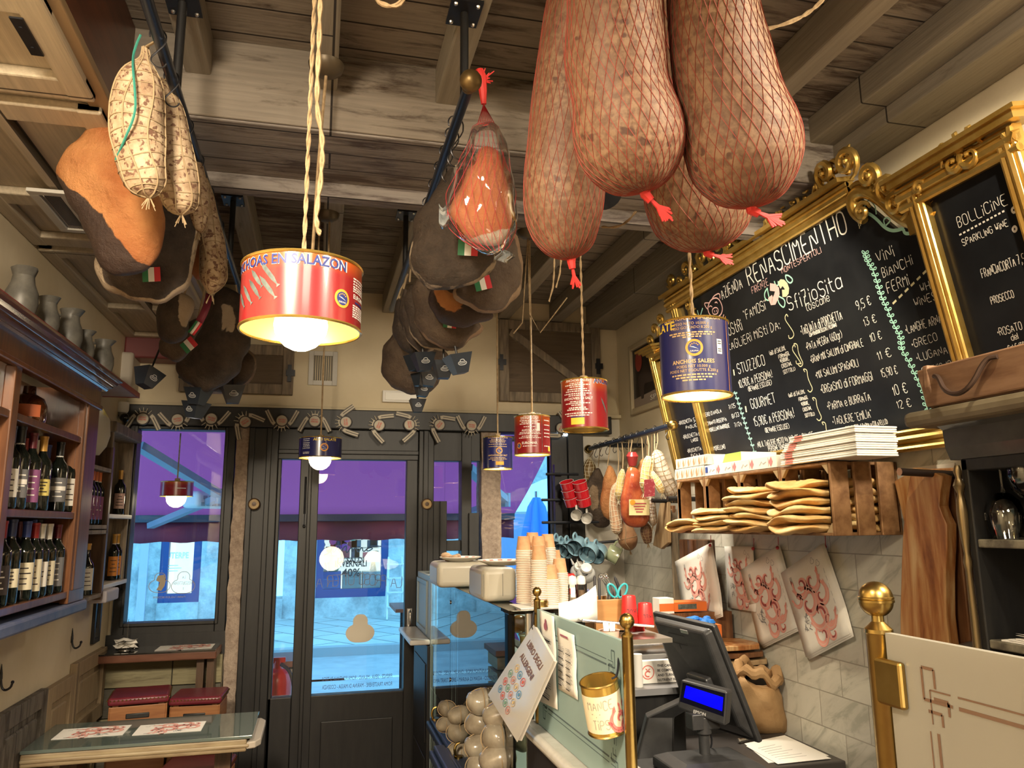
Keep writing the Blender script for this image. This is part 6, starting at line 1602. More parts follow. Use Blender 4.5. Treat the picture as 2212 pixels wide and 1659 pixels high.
for x0, y0, x1, y1, fl in ((1120, 1210, 1180, 1450, 1), (1190, 1500, 1260, 1690, 1)): doodle(ye, [(x0+25, y0+30), (x0+10, y0), (x0-10, y0+50), (x0+40, y0+120), (x0+85, y0+190), (x0+70, y1-10), (x0+35, y1), (x0+30, y1-35)], .004, c3)
for x0, y0 in ((1195, 290), (1285, 530), (1370, 800), (1460, 1030)): doodle(ye, [(x0+20, y0+10), (x0, y0-20), (x0+40, y0-15), (x0+45, y0+60), (x0+70, y0+120), (x0+95, y0+170), (x0+70, y0+205), (x0+45, y0+180)], .004, c4)
for k in range(26):
    r_ = k//5; c_ = k % 5
    if c_ > 4-r_//1.3: continue
    for fr_, ox, oy, sc_ in ((c5, 150, 1140, 20), (c5, 960, 1480, 17)): doodle(ye, [(ox+c_*sc_+r_*8, oy+r_*sc_*1.5), (ox+c_*sc_+r_*8+10, oy+r_*sc_*1.5)], .009, fr_, sm=0)
for x, y in ((845, 545), (748, 890)): doodle(ye, [(x-215 if y == 545 else x-6, y), (x-205 if y == 545 else x+6, y)], .026, c4, sm=0)
ye.build('yellow_chalk', mat('chalk_straw', (.72, .70, .48), .9), cb, smooth=0)
w2_ = MB(); O2 = .0445
chalk(w2_, [('BOLLiCiNE', 1345, 1290, 1930, 1000, 135), ('SPARKLING WiNE', 1395, 1505, 1920, 1230, 85)], O2, c5)
chalk(w2_, [('FRANCIACORTA 7,5', 1045, 350, 1370, 205, 72), ('PROSECCO', 1115, 545, 1290, 490, 58), ('*ROSATO', 1165, 780, 1345, 700, 60), ('del', 1265, 815, 1320, 795, 48), ('SALENTO', 1245, 900, 1365, 845, 50), ('*BRUT', 1250, 1015, 1375, 965, 68)], O2, c6)
for k in range(12):
    a = k/12; x, y = 1350+540*a, 1380-290*a; doodle(w2_, [(x, y), (x+26, y-14)], .005, c5, O2, sm=0)
for x, y in ((2005, 860), (2020, 960), (1980, 1090), (2070, 1090), (1990, 1310)): doodle(w2_, [(x, y-40), (x-28, y), (x, y+40), (x+28, y)], .006, c5, O2, 0, 2, True)
w2_.build('white_writing', M_chalk, rw, smooth=0)
w3_ = MB()
chalk(w3_, [('*BRUSCHETTA', 120, 1040, 240, 995, 34), ('5', 255, 1010, 275, 1000, 38), ('PAGLIE', 185, 1080, 290, 1050, 30), ('*BRUSCHETTA 6', 160, 1172, 315, 1120, 36), ('LARDO', 235, 1202, 300, 1180, 32), ('*BRUSCHETTA', 200, 1302, 330, 1265, 34), ('PATA A', 235, 1345, 320, 1315, 30)], .0135, c4)
w3_.build('white_writing', M_chalk, lw, smooth=0)
# ---------------------------------------------------------------- bull poster
a, b, c_, d_ = [at(*q, 'x', XR-.02) for q in ((1358, 747), (1359, 899), (1443, 881), (1417, 716))]
yA, yB, zA, zB = a.y, c_.y-.12, b.z, a.z-.01
t = thing('bull_poster', 'framed black poster of a bull on the right wall above rail', 'poster', (XR, (yA+yB)/2, zA))
m = MB(); fw = .035
for lo_, hi_ in (((yB+fw, zA), (yA-fw, zA+fw)), ((yB+fw, zB-fw), (yA-fw, zB)), ((yB, zA), (yB+fw, zB)), ((yA-fw, zA), (yA, zB))): m.box((XR-.03, lo_[0], lo_[1]), (XR, hi_[0], hi_[1]))
m.build('frame', mat('frame_cream', (.48, .40, .26), .5), t, smooth=0, bevel=.006)
MB().box((XR-.012, yB+fw, zA+fw), (XR-.004, yA-fw, zB-fw)).build('sheet', mat('poster_black', (.012, .01, .01), .3), t, smooth=0)
O = V((XR-.0125, yA-fw, zA+fw)); w_, h_ = yA-yB-2*fw, zB-zA-2*fw; m = MB()
m.flat([(0, 0), (w_, 0), (w_, h_*.22), (0, h_*.16)], O, BU, Z, 1)
O = O-X*.0006
m.flat([(w_*x, h_*y) for x, y in ((.12, .50), (.16, .34), (.2, .12), (.26, .12), (.3, .36), (.5, .34), (.62, .4), (.68, .14), (.74, .14), (.78, .42), (.9, .6), (.95, .75), (.85, .82), (.7, .86), (.6, .78), (.4, .66), (.25, .62))], O, BU, Z, 0)
O = O-X*.0006
m.flat([(w_*.16+.05*cos(2*pi*k/16), h_*.78+.065*sin(2*pi*k/16)) for k in range(16)], O, BU, Z, 2)
prnt(m, 'SPERI', O+BU*w_*.6+Z*h_*.05, BU, Z, .028, 3, wid=.2)
m.build('print', [mat('bull_brown', (.045, .03, .026), .5), mat('poster_sand', (.28, .22, .18), .5), mat('badge_red', (.30, .045, .03), .5), M_paper], t, smooth=0)
# ================================================================ salami rail on the right wall
sx_, sz_ = 1.65, 2.115
sy0, sy1 = at(1275, 968, 'x', sx_).y, at(1447, 918, 'x', sx_).y
t = thing('salami_rail', 'short blue black iron rail with brass knobs on the right wall', 'rail', (sx_, (sy0+sy1)/2, sz_))
MB().tube([(sx_, sy0, sz_), (sx_, sy1, sz_)], .014, 12).build('bar', M_rail, t)
for y in (sy0+.03, sy1-.03): MB().ball((sx_, y, sz_), .027, n=14).build('knob', M_brass, t)
MB().ball((sx_, (sy0+sy1)/2, sz_), .02, n=12).tube([(sx_, (sy0+sy1)/2+.25, sz_-.01), (XR, (sy0+sy1)/2+.25, sz_-.01)], .014).build('bracket', M_blackm, t)
def ray_d(px, x=sx_):
    """distance of the rail at the photo column px"""
    lo_, hi_ = 2.5, 5.2
    for _ in range(40):
        md = (lo_+hi_)/2; v = V((x, md, sz_))-EYE
        if 1106+FPX*v.dot(RT)/v.dot(_f) > px: lo_ = md
        else: hi_ = md
    return md, (V((x, md, sz_))-EYE).dot(_f)
for k, px in enumerate((1286, 1297, 1310, 1326, 1340, 1353, 1365, 1378, 1396, 1415, 1440)):
    y, d = ray_d(px); s_hook((sx_, y, sz_+.006), .085, .5, 'bright wire S hook on the salami rail over the counter', 'S hooks on the salami rail')
M_prov = cured('provolone_rind', (.16, .095, .03), (.26, .17, .06), None, 8, .45)
M_yel = cured('cheese_yellow', (.55, .38, .12), (.70, .52, .22), None, 8, .5)
M_netw = mat('net_cream', (.70, .64, .48), .7)
def rx(px, *pts):
    d = ray_d(px)[1]+.04; return [at(x, y, 'd', d) for x, y in pts], d
def hang_from(px): y, d = ray_d(px); return (sx_, y, sz_-.012)
def stick(label, px, pts, radpx, m, strm, seed, name='tied_salami', nl=7, nr=12, dd=0., grp='salumi on the right wall rail'):
    d = ray_d(px)[1]+.04+dd
    return tied(label, [at(x, y, 'd', d) for x, y in pts], [r*d/1661 for r in radpx], seed, nl, nr, m, hang_from(px), name, strm, .015, grp)
stick('brown oval cheese in cream net, far left of the rail', 1282, [(1274, 988), (1273, 998), (1273, 1012), (1272, 1030), (1271, 1046), (1271, 1052)], [2, 9, 15, 16, 9, 2], M_prov, M_netw, 1, 'netted_cheese', 10, 9)
def pil(label, px, ol, m, fat=None, th=.05, dd=0., name='cured_ham'):
    d = ray_d(px)[1]+.04+dd
    t = thing(name, label, 'ham', at(*min(ol, key=lambda p: p[1]), 'd', d), 'salumi on the right wall rail')
    pillow('body', ol, d, th, m, fat, 0, t, .004)
    a = at(*min(ol, key=lambda p: p[1]), 'd', d); a = a-UP*.015
    MB().tube([a, V(hang_from(px))], .003, 5).build('cord', M_string, t)
    return t, d
pil('dark brown ham far left on the rail beside red cups', 1296, [(1292, 1003), (1272, 1035), (1262, 1060), (1263, 1095), (1273, 1125), (1290, 1140), (1313, 1140), (1328, 1115), (1318, 1070), (1304, 1030)], M_hamb, [(1278, 1050), (1292, 1040), (1292, 1100), (1276, 1105), (1268, 1075)])
pil('orange cured ham on the right wall rail, second from left', 1318, [(1312, 1003), (1303, 1035), (1295, 1075), (1298, 1108), (1316, 1128), (1336, 1112), (1344, 1060), (1333, 1030), (1322, 1005)], M_hamo, [(1290, 1000), (1350, 1000), (1350, 1140), (1290, 1110)], .045, -.12)
t = stick('pinkish sausage in pale net with red tie under orange ham', 1334, [(1334, 1042), (1330, 1056), (1328, 1085), (1330, 1120), (1332, 1145), (1333, 1154)], [2, 9, 11, 12, 11, 2], cured('sausage_pink', (.40, .22, .13), (.52, .33, .20), None, 20), M_netw, 2, 'netted_salami', 9, 14, -.2)
stick('long yellow netted cheese left of the packed ham', 1343, [(1345, 1013), (1343, 1025), (1340, 1045), (1337, 1065), (1336, 1080)], [2, 7, 9, 9, 2], M_yel, M_netw, 3, 'netted_cheese', 8, 9, -.2)
t, d = pil('vacuum packed red and orange ham with yellow label', 1366, [(1356, 1006), (1346, 1050), (1338, 1105), (1346, 1132), (1375, 1145), (1402, 1130), (1404, 1090), (1388, 1040), (1378, 1008)], cured('packed_meat', (.22, .03, .02), (.50, .14, .05), None, 6, .15), None, .05, -.25)
p = at(1381, 1096, 'd', d-.068); m = MB().obox(p, RT*.052, UP*.04, _f*.001)
for k in range(4): m.obox(p+UP*(.02-.014*k)-_f*.0015, RT*(.035-.006*k), UP*.003, _f*.0005, 1)
m.lathe([(0, 0), (.014, 0)], p-RT*.034+UP*.026-_f*.002, 12, 2, ax=-_f).build('label', [mat('label_straw', (.66, .56, .28), .5), M_dred, M_orange], t, smooth=0)
q = at(1366, 985, 'd', d); MB().tube([q-UP*.05, q, q+UP*.02], [.02, .032, .02], 10).build('wrapper_top', mat('wrapper_maroon', (.28, .03, .03), .25), t)
pil('orange ham piece in film right of the packed ham', 1386, [(1389, 985), (1372, 1015), (1364, 1040), (1370, 1062), (1388, 1080), (1398, 1055), (1396, 1005)], M_hamo, [(1360, 980), (1400, 980), (1400, 1090), (1360, 1060)], .04, -.1)
stick('round brown bladder sausage hanging lowest on the rail', 1358, [(1350, 1120), (1351, 1132), (1353, 1150), (1357, 1168), (1360, 1183), (1361, 1189)], [4, 14, 19, 21, 13, 2], cured('bladder_brown', (.24, .11, .05), (.36, .19, .09), None, 12), M_string, 5, 'bladder_sausage', 3, 2)
stick('small dark netted salami below the packed ham', 1398, [(1394, 1128), (1395, 1140), (1397, 1155), (1399, 1170), (1400, 1174)], [3, 11, 12, 8, 2], cured('salami_dark', (.09, .04, .025), (.18, .09, .05), None, 20), M_string, 6, nl=8, nr=8)
stick('yellow cheese in white net with long neck strings', 1398, [(1401, 985), (1400, 996), (1398, 1020), (1394, 1045), (1391, 1064)], [3, 10, 13, 12, 2], M_yel, M_netw, 7, 'netted_cheese', 8, 9, -.2)
stick('small yellow cheese in white net above the wooden peg', 1414, [(1409, 1018), (1413, 1030), (1421, 1045), (1429, 1060), (1431, 1065)], [2, 7, 9, 7, 2], M_yel, M_netw, 8, 'netted_cheese', 8, 8, -.2)
stick('white mouldy salami slanting right on the rail', 1420, [(1417, 972), (1420, 984), (1428, 1010), (1440, 1040), (1452, 1066), (1456, 1073)], [3, 13, 16, 17, 14, 3], M_salamiw, M_string, 9, dd=-.1)
stick('white mouldy salami hanging behind the yellow cheeses', 1408, [(1404, 1060), (1405, 1075), (1407, 1100), (1410, 1125), (1411, 1136)], [3, 9, 10, 9, 2], M_salamiw, M_string, 10)
p = at(1403, 1054, 'd', ray_d(1400)[1]-.25)
o = tag(MB().obox(p, RT*.026+UP*.003, UP*.042, _f*.0015).build('price_tag', mat('tag_red', (.24, .02, .035), .5, c2=(.36, .10, .11), sc=60, lo=.55, hi=.6), smooth=0), 'dark red hanging tag in front of the yellow cheeses', 'tag')
# pegs with slim boards below the rail
bx_ = 1.74
def board_poly(label, pts, x, th, m, cat='cutting board', grp=None, name='cutting_board'):
    P = [(v.y, v.z) for v in (at(a, b, 'x', x) for a, b in pts)]
    o = MB().prism(P, (x, 0, 0), Y, Z, th).build(name, m, smooth=30, bevel=.003)
    return tag(o, label, cat, grp)
M_brd = mat('board_beech', (.38, .25, .13), .55, c2=(.48, .34, .19), sc=7, st=(7, 7, .7))
M_olive = NT('board_olive')
_v = M_olive.co((6, 6, .9)); _n = M_olive.noise(2.4, 6, .6, _v, 1.6)
M_olive = M_olive.done(M_olive.pbr(M_olive.ramp(_n, (.30, (.20, .065, .018)), (.44, (.38, .15, .045)), (.56, (.50, .27, .11)), (.68, (.62, .42, .21))), .35))
M_olive2 = mat('board_walnut', (.10, .04, .018), .4, c2=(.24, .11, .045), sc=6, st=(7, 7, .8))
board_poly('slim pale serving board hanging on a black peg left of crates', [(1425, 1088), (1441, 1080), (1443, 1172), (1428, 1186), (1410, 1178)], bx_, .02, M_brd)
board_poly('dark slim serving board hanging behind the pale slim one', [(1440, 1092), (1452, 1092), (1450, 1178), (1436, 1182)], bx_+.05, .02, M_olive2)
for px, py, lab in ((1408, 1081, 'black wall peg left of the slim serving boards'), (1442, 1077, 'black wall peg over the slim serving boards')):
    p = at(px, py, 'x', 1.66); q = V((XR, p.y, p.z-.004))
    tag(MB().tube([p, q], .012, 10).build('wall_peg', M_black), lab, 'peg')
# ================================================================ wooden crates and flatbread
cx0 = 1.60; cz0, cz1 = 1.605, 1.843
ys = [at(px, 1045, 'x', cx0).y for px in (1461, 1521, 1596, 1686, 1796)]
M_crate = mat('crate_wood', (.16, .075, .028), .65, c2=(.28, .15, .065), sc=7, st=(4, 4, 4), bump=.2)
def crate(y1, y0, label):
    t = thing('wooden_crate', label, 'crate', (cx0+.13, (y0+y1)/2, cz0), 'wooden bread crates on the right wall')
    w = (cz1-cz0); xb = XR-.012
    for nm, y in (('side_panel', y0), ('side_panel', y1-.012)):
        m = MB()
        for k in range(3): m.box((cx0+.002+k*(xb-cx0)*.345, y, cz0), (cx0+k*(xb-cx0)*.345+(xb-cx0)*.26, y+.012, cz1))
        m.build(nm, M_crate, t, smooth=0, bevel=.002)
    m = MB()
    for k in range(3): m.box((xb, y0+.012+k*(y1-y0-.02)/3, cz0), (xb+.008, y0+(k+.72)*(y1-y0-.02)/3, cz1))
    m.build('back_slats', M_crate, t, smooth=0, bevel=.002)
    for nm, z in (('bottom_board', cz0), ('top_board', cz1-.01)):
        MB().box((cx0, y0+.012, z), (xb, y1-.012, z+.01)).build(nm, M_crate, t, smooth=0, bevel=.002)
    for y, s in ((y0+.012, 1), (y1-.012, -1)):
        MB().prism([(0, cz0+.01), (s*.028, cz0+.01), (0, cz0+.04), (0, cz1-.04), (s*.028, cz1-.01), (0, cz1-.01)], (cx0+.012, y, 0), Y, Z, -.012).build('corner_brace', mat('crate_pale', (.34, .24, .13), .6), t, smooth=0)
    return t
for k in range(4): crate(ys[k], ys[k+1]+.003, ('wooden crate with two flatbreads, far left of the row', 'wooden crate with four flatbreads, second from left', 'wooden crate with tall flatbread stack, second from right', 'wooden crate with widest flatbreads, right end of the row')[k])
def bread_mat():
    t = NT('flatbread_crust'); n = t.noise(7, 5, .6); n2 = t.noise(40, 4)
    return t.done(t.pbr(t.ramp(n, (.3, (.46, .21, .055)), (.48, (.62, .37, .13)), (.64, (.76, .58, .30))), .7, 0, t.math('ADD', n, t.math('MULTIPLY', n2, .2)), .5, .012))
M_bread = bread_mat()
def bread(c, hy, hx, th, seed, label, grp='flatbreads in the crates'):
    random.seed(seed); ph = [random.uniform(0, 6.28) for _ in range(6)]
    c = V(c); R_ = []
    for i in range(11):
        s = -pi/2+pi*i/10; q = max(.02, cos(s))**.55
        rg_ = []
        for j in range(34):
            a = 2*pi*j/34
            w = 1+.05*sin(3*a+ph[0])+.03*sin(5*a+ph[1])
            wav = .32*th*sin(2*a+ph[2])*q**2+.2*th*sin(4*a+ph[3])*q**2
            lump = 1+.35*sin(5*a+ph[4])*sin(3*q*pi+ph[5])
            rg_.append(c+V((hx*q*w*cos(a), hy*q*w*sin(a), wav+th/2*sin(s)*lump)))
        R_.append(rg_)
    o = MB().loft(R_).build('flatbread', M_bread, smooth=80)
    return tag(o, label, 'bread', grp)
ordn = ('bottom', 'second from the bottom', 'third from the bottom', 'fourth from the bottom', 'fifth from the bottom', 'sixth from the bottom', 'top')
for si, (k, n, pa, pb, th, nm) in enumerate(((0, 2, 1459, 1524, .026, 'far left pair'), (1, 4, 1521, 1600, .0235, 'second stack from left'), (2, 7, 1594, 1690, .0238, 'tall third stack'), (3, 6, 1683, 1806, .0288, 'wide right stack'))):
    fx = cx0+.03
    ya_, yb_ = at(pa, 1130, 'x', fx).y, at(pb, 1130, 'x', fx).y
    for q in range(n):
        nmq = 'top' if q == n-1 else ordn[q]
        if n == 2 and q == 0: nmq = 'lower'
        if n == 2 and q == 1: nmq = 'upper'
        bread((fx+random.uniform(-.012, .008), (ya_+yb_)/2+random.uniform(-.008, .008), cz0+.006+th*.55+q*th*1.02), (ya_-yb_)/2*random.uniform(.93, 1.0), .105, th, 100+si*10+q, '%s flatbread of the %s in the crates' % (nmq, nm))
for q in range(6): bread((cx0+.175, (ys[3]+ys[4])/2-.02, cz0+.03+q*.028), .095, .085, .03, 160+q, '%s flatbread in the back of the right end crate' % (ordn[q] if q < 5 else 'top'))
bread((cx0+.16, (ys[2]+ys[3])/2-.02, cz0+.165), .07, .06, .03, 170, 'browner flatbread at the back of the third crate')
random.seed(11)
# on top of the crates
def paper_pack(label, pxa, pxb, z, h, mats, fn, x=cx0+.005, dep=.16, name='paper_box', cat='box'):
    ya_, yb_ = at(pxa, 1010, 'x', x).y, at(pxb, 1000, 'x', x).y
    t = thing(name, label, cat, (x+dep/2, (ya_+yb_)/2, z))
    MB().box((x, yb_, z), (x+dep, ya_, z+h)).build('carton', mats[0], t, smooth=0, bevel=.002)
    m = MB(); fn(m, V((x-.0008, ya_, z)), ya_-yb_, h); m.build('print', mats, t, smooth=0)
    return t
def art_pack(m, O, L, h):
    n = int(L/.045)
    for k in range(n):
        a = L*(k+.5)/n
        m.flat([(a+.0, .004), (a+.012, h*.3), (a+.004, h-.005), (a-.006, h*.5)], O, BU, Z, 1); m.flat([(a+.018, .004), (a+.026, h-.006), (a+.016, h*.6)], O, BU, Z, 2)
def art_box(m, O, L, h):
    m.flat([(.006, h*.3), (.028, h*.3), (.028, h*.85), (.006, h*.85)], O, BU, Z, 3)
    for k in range(4):
        a = L*(k+.9)/4.2
        m.flat([(a, .004), (a+.014, h*.5), (a+.004, h-.003), (a-.012, h*.5)], O, BU, Z, 1); m.flat([(a-.016, .004), (a-.008, h*.6), (a-.018, h-.003)], O, BU, Z, 2)
        m.ribbon([(a-.075, h*.3), (a-.06, h*.6), (a-.05, h*.4), (a-.03, h*.55)], .003, O, BU, Z, 4)
PKM = [M_paper, mat('pack_pink', (.55, .22, .24), .6), mat('pack_rose', (.66, .42, .42), .6), mat('pack_blue', (.03, .06, .25), .6), mat('pack_grey', (.35, .33, .36), .6)]
PK2 = [mat('pack_silver', (.62, .58, .50), .4), mat('pack_brown', (.42, .24, .12), .6), mat('pack_shade', (.45, .40, .33), .6), PKM[3], PKM[4]]
zt_ = cz1+.002
paper_pack('white carton with pink tulip print along the crate tops', 1522, 1678, zt_, .045, PKM, art_box)
paper_pack('lower pale foil pack with brown print at left end of crates', 1457, 1520, zt_, .048, PK2, art_pack)
paper_pack('upper pale foil pack with brown print at left end of crates', 1460, 1528, zt_+.049, .045, PK2, art_pack)
paper_pack('slim white and green carton lying behind the tulip carton', 1530, 1602, zt_+.047, .036, [M_paper, mat('pack_green', (.38, .52, .10), .6), M_paper, PKM[3], PKM[4]], lambda m, O, L, h: (m.flat([(L*.45, 0), (L, 0), (L, h), (L*.55, h)], O, BU, Z, 1), m.flat([(.006, h*.3), (.03, h*.3), (.03, h*.8), (.006, h*.8)], O, BU, Z, 3)), x=cx0+.03)
ya_, yb_ = at(1690, 985, 'x', cx0).y, at(1858, 985, 'x', cx0).y
for k in range(13):
    m = MB(); z = zt_+.002+k*.0072; ja = random.uniform(-.006, .006); top = k > 9
    y1_ = ya_-(.035 if top else 0)-(k*.003 if k > 5 else 0)
    m.box((cx0-.01+ja, yb_+ja, z), (cx0+.14, y1_, z+.0062))
    o = m.build('paper_bag', M_paper, smooth=0, bevel=.0025)
    e = MB()
    e.box((cx0-.0112+ja, y1_-.075, z+.001), (cx0-.0102+ja, y1_-.03, z+.0052)); q_ = e.build('print', M_rose, smooth=0)
    own(q_, o)
    tag(o, 'red printed white paper bag, %s in the pile on the crates' % ('number %d from below' % (k+1) if k < 12 else 'topmost'), 'paper bag', 'paper bags stacked on the crates')
# ---------------------------------------------------------------- sheets pinned under the crates
def hung_print(label, T, L, B_, x=XR-.012, stack=3, n=1):
    T, L, B_ = [at(*q, 'x', x) for q in (T, L, B_)]
    U = (T-L); w = U.length; U.normalize(); Dn = (B_-L); Dn = (Dn-U*Dn.dot(U)); h = Dn.length; Vv = -Dn.normalized()
    t = thing('printed_sheet', label, 'paper', T, 'printed sheets pinned on the tiles')
    c = (T+L)/2+Dn/2; N = U.cross(Vv).normalized()
    if N.x > 0: N = -N; U = -U
    def cv(u, v): return c+U*(u-.5)*w+Vv*(v-.5)*h+N*(.004+.03*max(0, .35-v)**1.3*(.4+u)+.004*n)
    for k in range(stack): MB().sheet(lambda u, v: cv(u, v)-N*.003*k+U*.004*k-Vv*.006*k*(1-v), 6, 10).build('sheet', M_paper, t, solid=.0008)
    m = MB(); acanthus(m, (0, 0, 0), X, Y, h/.37*1.06)
    m.map(lambda v: cv(.5+v.x/w, .5+v.y/h)+N*(.0012+v.z))
    m.build('print', PRN, t, smooth=0)
    MB().ball(T+N*.008-Z*.01, .008, n=8).tube([T+N*.004-Z*.005, T+Z*.035+N*.002], .0015, 4).build('clip', mat('clip_red', (.42, .04, .05), .4), t)
hung_print('small glossy printed sheet half hidden between two larger ones', (1630, 1180), (1568, 1180), (1575, 1312), XR-.006, 1)
hung_print('tilted sheet with red scroll print, left of the row on tiles', (1537, 1173), (1461, 1213), (1533, 1337), 1.765)
hung_print('tilted sheet with red scroll print, middle of the row on tiles', (1683, 1178), (1603, 1232), (1698, 1371))
hung_print('tilted sheet with red scroll print, right end of the row, largest', (1785, 1175), (1696, 1238), (1801, 1394), n=4)
# ---------------------------------------------------------------- big cutting boards and black dresser
q = [at(*v, 'x', XR-.004) for v in ((1920, 1015), (2062, 1000), (2062, 1120), (1945, 1120))]
tag(MB().add([V((XR-.004, v.y, v.z)) for v in q]+[V((XR-.002, v.y, v.z)) for v in q], [(0, 1, 2, 3), (7, 6, 5, 4), (0, 4, 5, 1), (1, 5, 6, 2), (2, 6, 7, 3), (3, 7, 4, 0)]).build('paper_sheet', M_paper, smooth=0), 'plain white sheet behind the large cutting boards', 'paper')
G2 = 'large cutting boards on the wall peg'
board_poly('pale orange cutting board behind, sticking out at left', [(1931, 1039), (1975, 1015), (2058, 1010), (2060, 1250), (1985, 1260), (1953, 1130)], 1.83, .022, M_olive, grp=G2)
board_poly('dark walnut cutting board behind at right of the olive one', [(2038, 1030), (2060, 1035), (2072, 1150), (2096, 1385), (2040, 1400), (2030, 1200)], 1.78, .025, M_olive2, grp=G2)
board_poly('long olive wood cutting board hanging in front on the peg', [(1971, 1010), (2000, 1015), (2036, 1028), (2031, 1058), (2028, 1093), (2036, 1115), (2045, 1133), (2045, 1180), (2042, 1240), (2043, 1330), (2052, 1410), (1945, 1410), (1944, 1330), (1947, 1220), (1950, 1151), (1957, 1085), (1964, 1035)], 1.72, .035, M_olive, grp=G2)
p = at(1944, 1019, 'x', 1.62); tag(MB().tube([p, V((XR, p.y-.02, p.z-.012))], .011, 12).lathe([(0, -.002), (.0115, -.002)], p, 12, 1, ax=X).build('wall_peg', [mat('peg_iron', (.03, .02, .018), .4), mat('peg_end', (.4, .22, .14), .5)]), 'dark iron peg holding the large olive cutting board', 'peg')
dx_, dy_ = 1.55, 1.59
dr_ = thing('black_dresser', 'black open dresser with cornice and brass balusters at right', 'dresser', (1.7, 1.2, 0))
MB().box((dx_, dy_-.02, 0), (XR-.005, dy_, 1.80)).box((XR-.02, .3, 0), (XR-.005, dy_, 1.80)).box((dx_, .3, 1.77), (XR-.005, dy_, 1.80)).build('carcass', M_black, dr_, smooth=0, bevel=.003)
for z in (1.605, 1.372, 1.1): MB().box((dx_+.004, .3, z-.02), (XR-.02, dy_-.02, z)).build('shelf', mat('shelf_worn', (.07, .06, .045), .4, c2=(.2, .18, .13), sc=30), dr_, smooth=0, bevel=.003)
m = MB(); cornice(m, [(-.3, 0), (.0, 0), (.012, .03), (.015, .075), (.03, .085), (-.3, .085)], (dx_, .3, 1.80), (dx_, dy_+.03, 1.80), -X)
m.build('cornice', mat('dresser_grey', (.05, .05, .052), .25, c2=(.075, .075, .075), sc=8, coat=.4), dr_, smooth=0)
MB().box((dx_-.085, .3, 1.885), (XR-.01, dy_+.085, 1.925)).build('top', mat('dresser_top', (.11, .085, .05), .5, c2=(.17, .14, .09), sc=8), dr_, smooth=0, bevel=.014)
MB().lathe([(.006, 1.785), (.010, 1.77), (.006, 1.755), (.014, 1.735), (.006, 1.715), (.010, 1.70), (.013, 1.67), (.011, 1.62), (.006, 1.57), (.010, 1.55), (.007, 1.53), (.009, 1.35), (.007, 1.0)], (dx_-.008, dy_+.004, 0), 14).build('baluster', mat('old_brass', (.22, .16, .08), .35, .85), dr_)
# wine glasses, stacked upright and upside down
M_wg = thin_glass('wine_glass', (.98, .99, .99), 1.45, 0., 0., 1.5)
def goblet():
    t = thing('wine_glass', '', 'glass', (0, 0, 0), 'wine glasses on the black dresser')
    MB().lathe([(0, 0), (.032, .002), (.034, .004), (.008, .010), (.004, .02), (.004, .085), (.008, .095)], (0, 0, 0), 24).build('foot', M_wg, t)
    MB().lathe([(.0, .092), (.016, .096), (.034, .115), (.042, .145), (.040, .175), (.033, .205), (.0325, .205), (.039, .175), (.041, .145), (.033, .117), (.015, .099), (0, .096)], (0, 0, 0), 28).build('bowl', M_wg, t)
    m = MB(); ring(m, [(p_[0], p_[1]) for p_ in cloud(0, .15, .008)], .0016, (0, -.0425, 0), X, Z); m.build('emblem', M_paper, t, smooth=0)
    return t
g0 = goblet()
for k, (y, x, up, lab) in enumerate(((1.535, 1.61, 0, 'upside down wine glass, leftmost on the dresser shelf'), (1.455, 1.60, 1, 'upright wine glass right of the upside down one'), (1.42, 1.69, 0, 'upside down wine glass at right on the dresser shelf'), (1.50, 1.72, 0, 'upside down wine glass at the back of the dresser shelf'))):
    o = g0 if k == 0 else dup(g0)
    place(o, (x, y, 1.605+(.0 if up else .205)), (0 if up else pi, 0, .9), 1.); o['label'] = lab
for k in range(3):
    m = MB().box((dx_+.01, 1.2, 1.3725+k*.004), (dx_+.17, 1.54-.02*k, 1.3755+k*.004)).sheet(lambda u, v: V((dx_+.01+.15*u, 1.15+.35*v, 1.376+k*.004+.012*sin(u*3+k)*v)), 5, 6)
    tag(m.build('paper_sheet', M_paper, smooth=30), 'loose white paper on the lower dresser shelf, %s' % ('bottom', 'middle', 'top')[k], 'paper', 'papers on the dresser shelf')
# wooden basket tray with iron handle on the dresser
bz_ = 1.925
t = thing('wooden_basket', 'rough wooden carrier box with iron handle on the dresser top', 'box', (1.6, 1.3, bz_))
yL = 1.60
M_bask = mat('basket_wood', (.17, .085, .045), .6, c2=(.29, .17, .10), sc=7, st=(5, .7, 5), bump=.2)
MB().add([(1.475, .8, bz_+.005), (1.475, yL, bz_+.005), (1.465, yL+.01, bz_+.10), (1.465, .8, bz_+.10), (1.49, .8, bz_+.005), (1.49, yL, bz_+.005), (1.48, yL, bz_+.10), (1.48, .8, bz_+.10)], [(0, 1, 2, 3), (7, 6, 5, 4), (0, 4, 5, 1), (1, 5, 6, 2), (2, 6, 7, 3), (3, 7, 4, 0)]).build('front_board', M_bask, t, smooth=0, bevel=.004)
MB().prism([(0, .0), (.26, .0), (.29, .05), (.29, .105), (-.02, .105), (-.02, .05)], (1.485, yL-.01, bz_+.003), X, Z, .018).build('end_board', M_bask, t, smooth=0, bevel=.004)
MB().box((1.49, .8, bz_+.003), (1.76, yL, bz_+.015)).build('bottom', M_bask, t, smooth=0)
h0, h1 = yL-.07, yL-.21
MB().tube(chaikin([(1.463, h0+.02, bz_+.075), (1.455, h0, bz_+.07), (1.44, h0-.03, bz_+.028), (1.438, (h0+h1)/2, bz_+.012), (1.44, h1+.03, bz_+.028), (1.455, h1, bz_+.085), (1.463, h1-.025, bz_+.085)], 2), .006, 8).build('handle', mat('handle_iron', (.06, .035, .025), .5, .5), t)
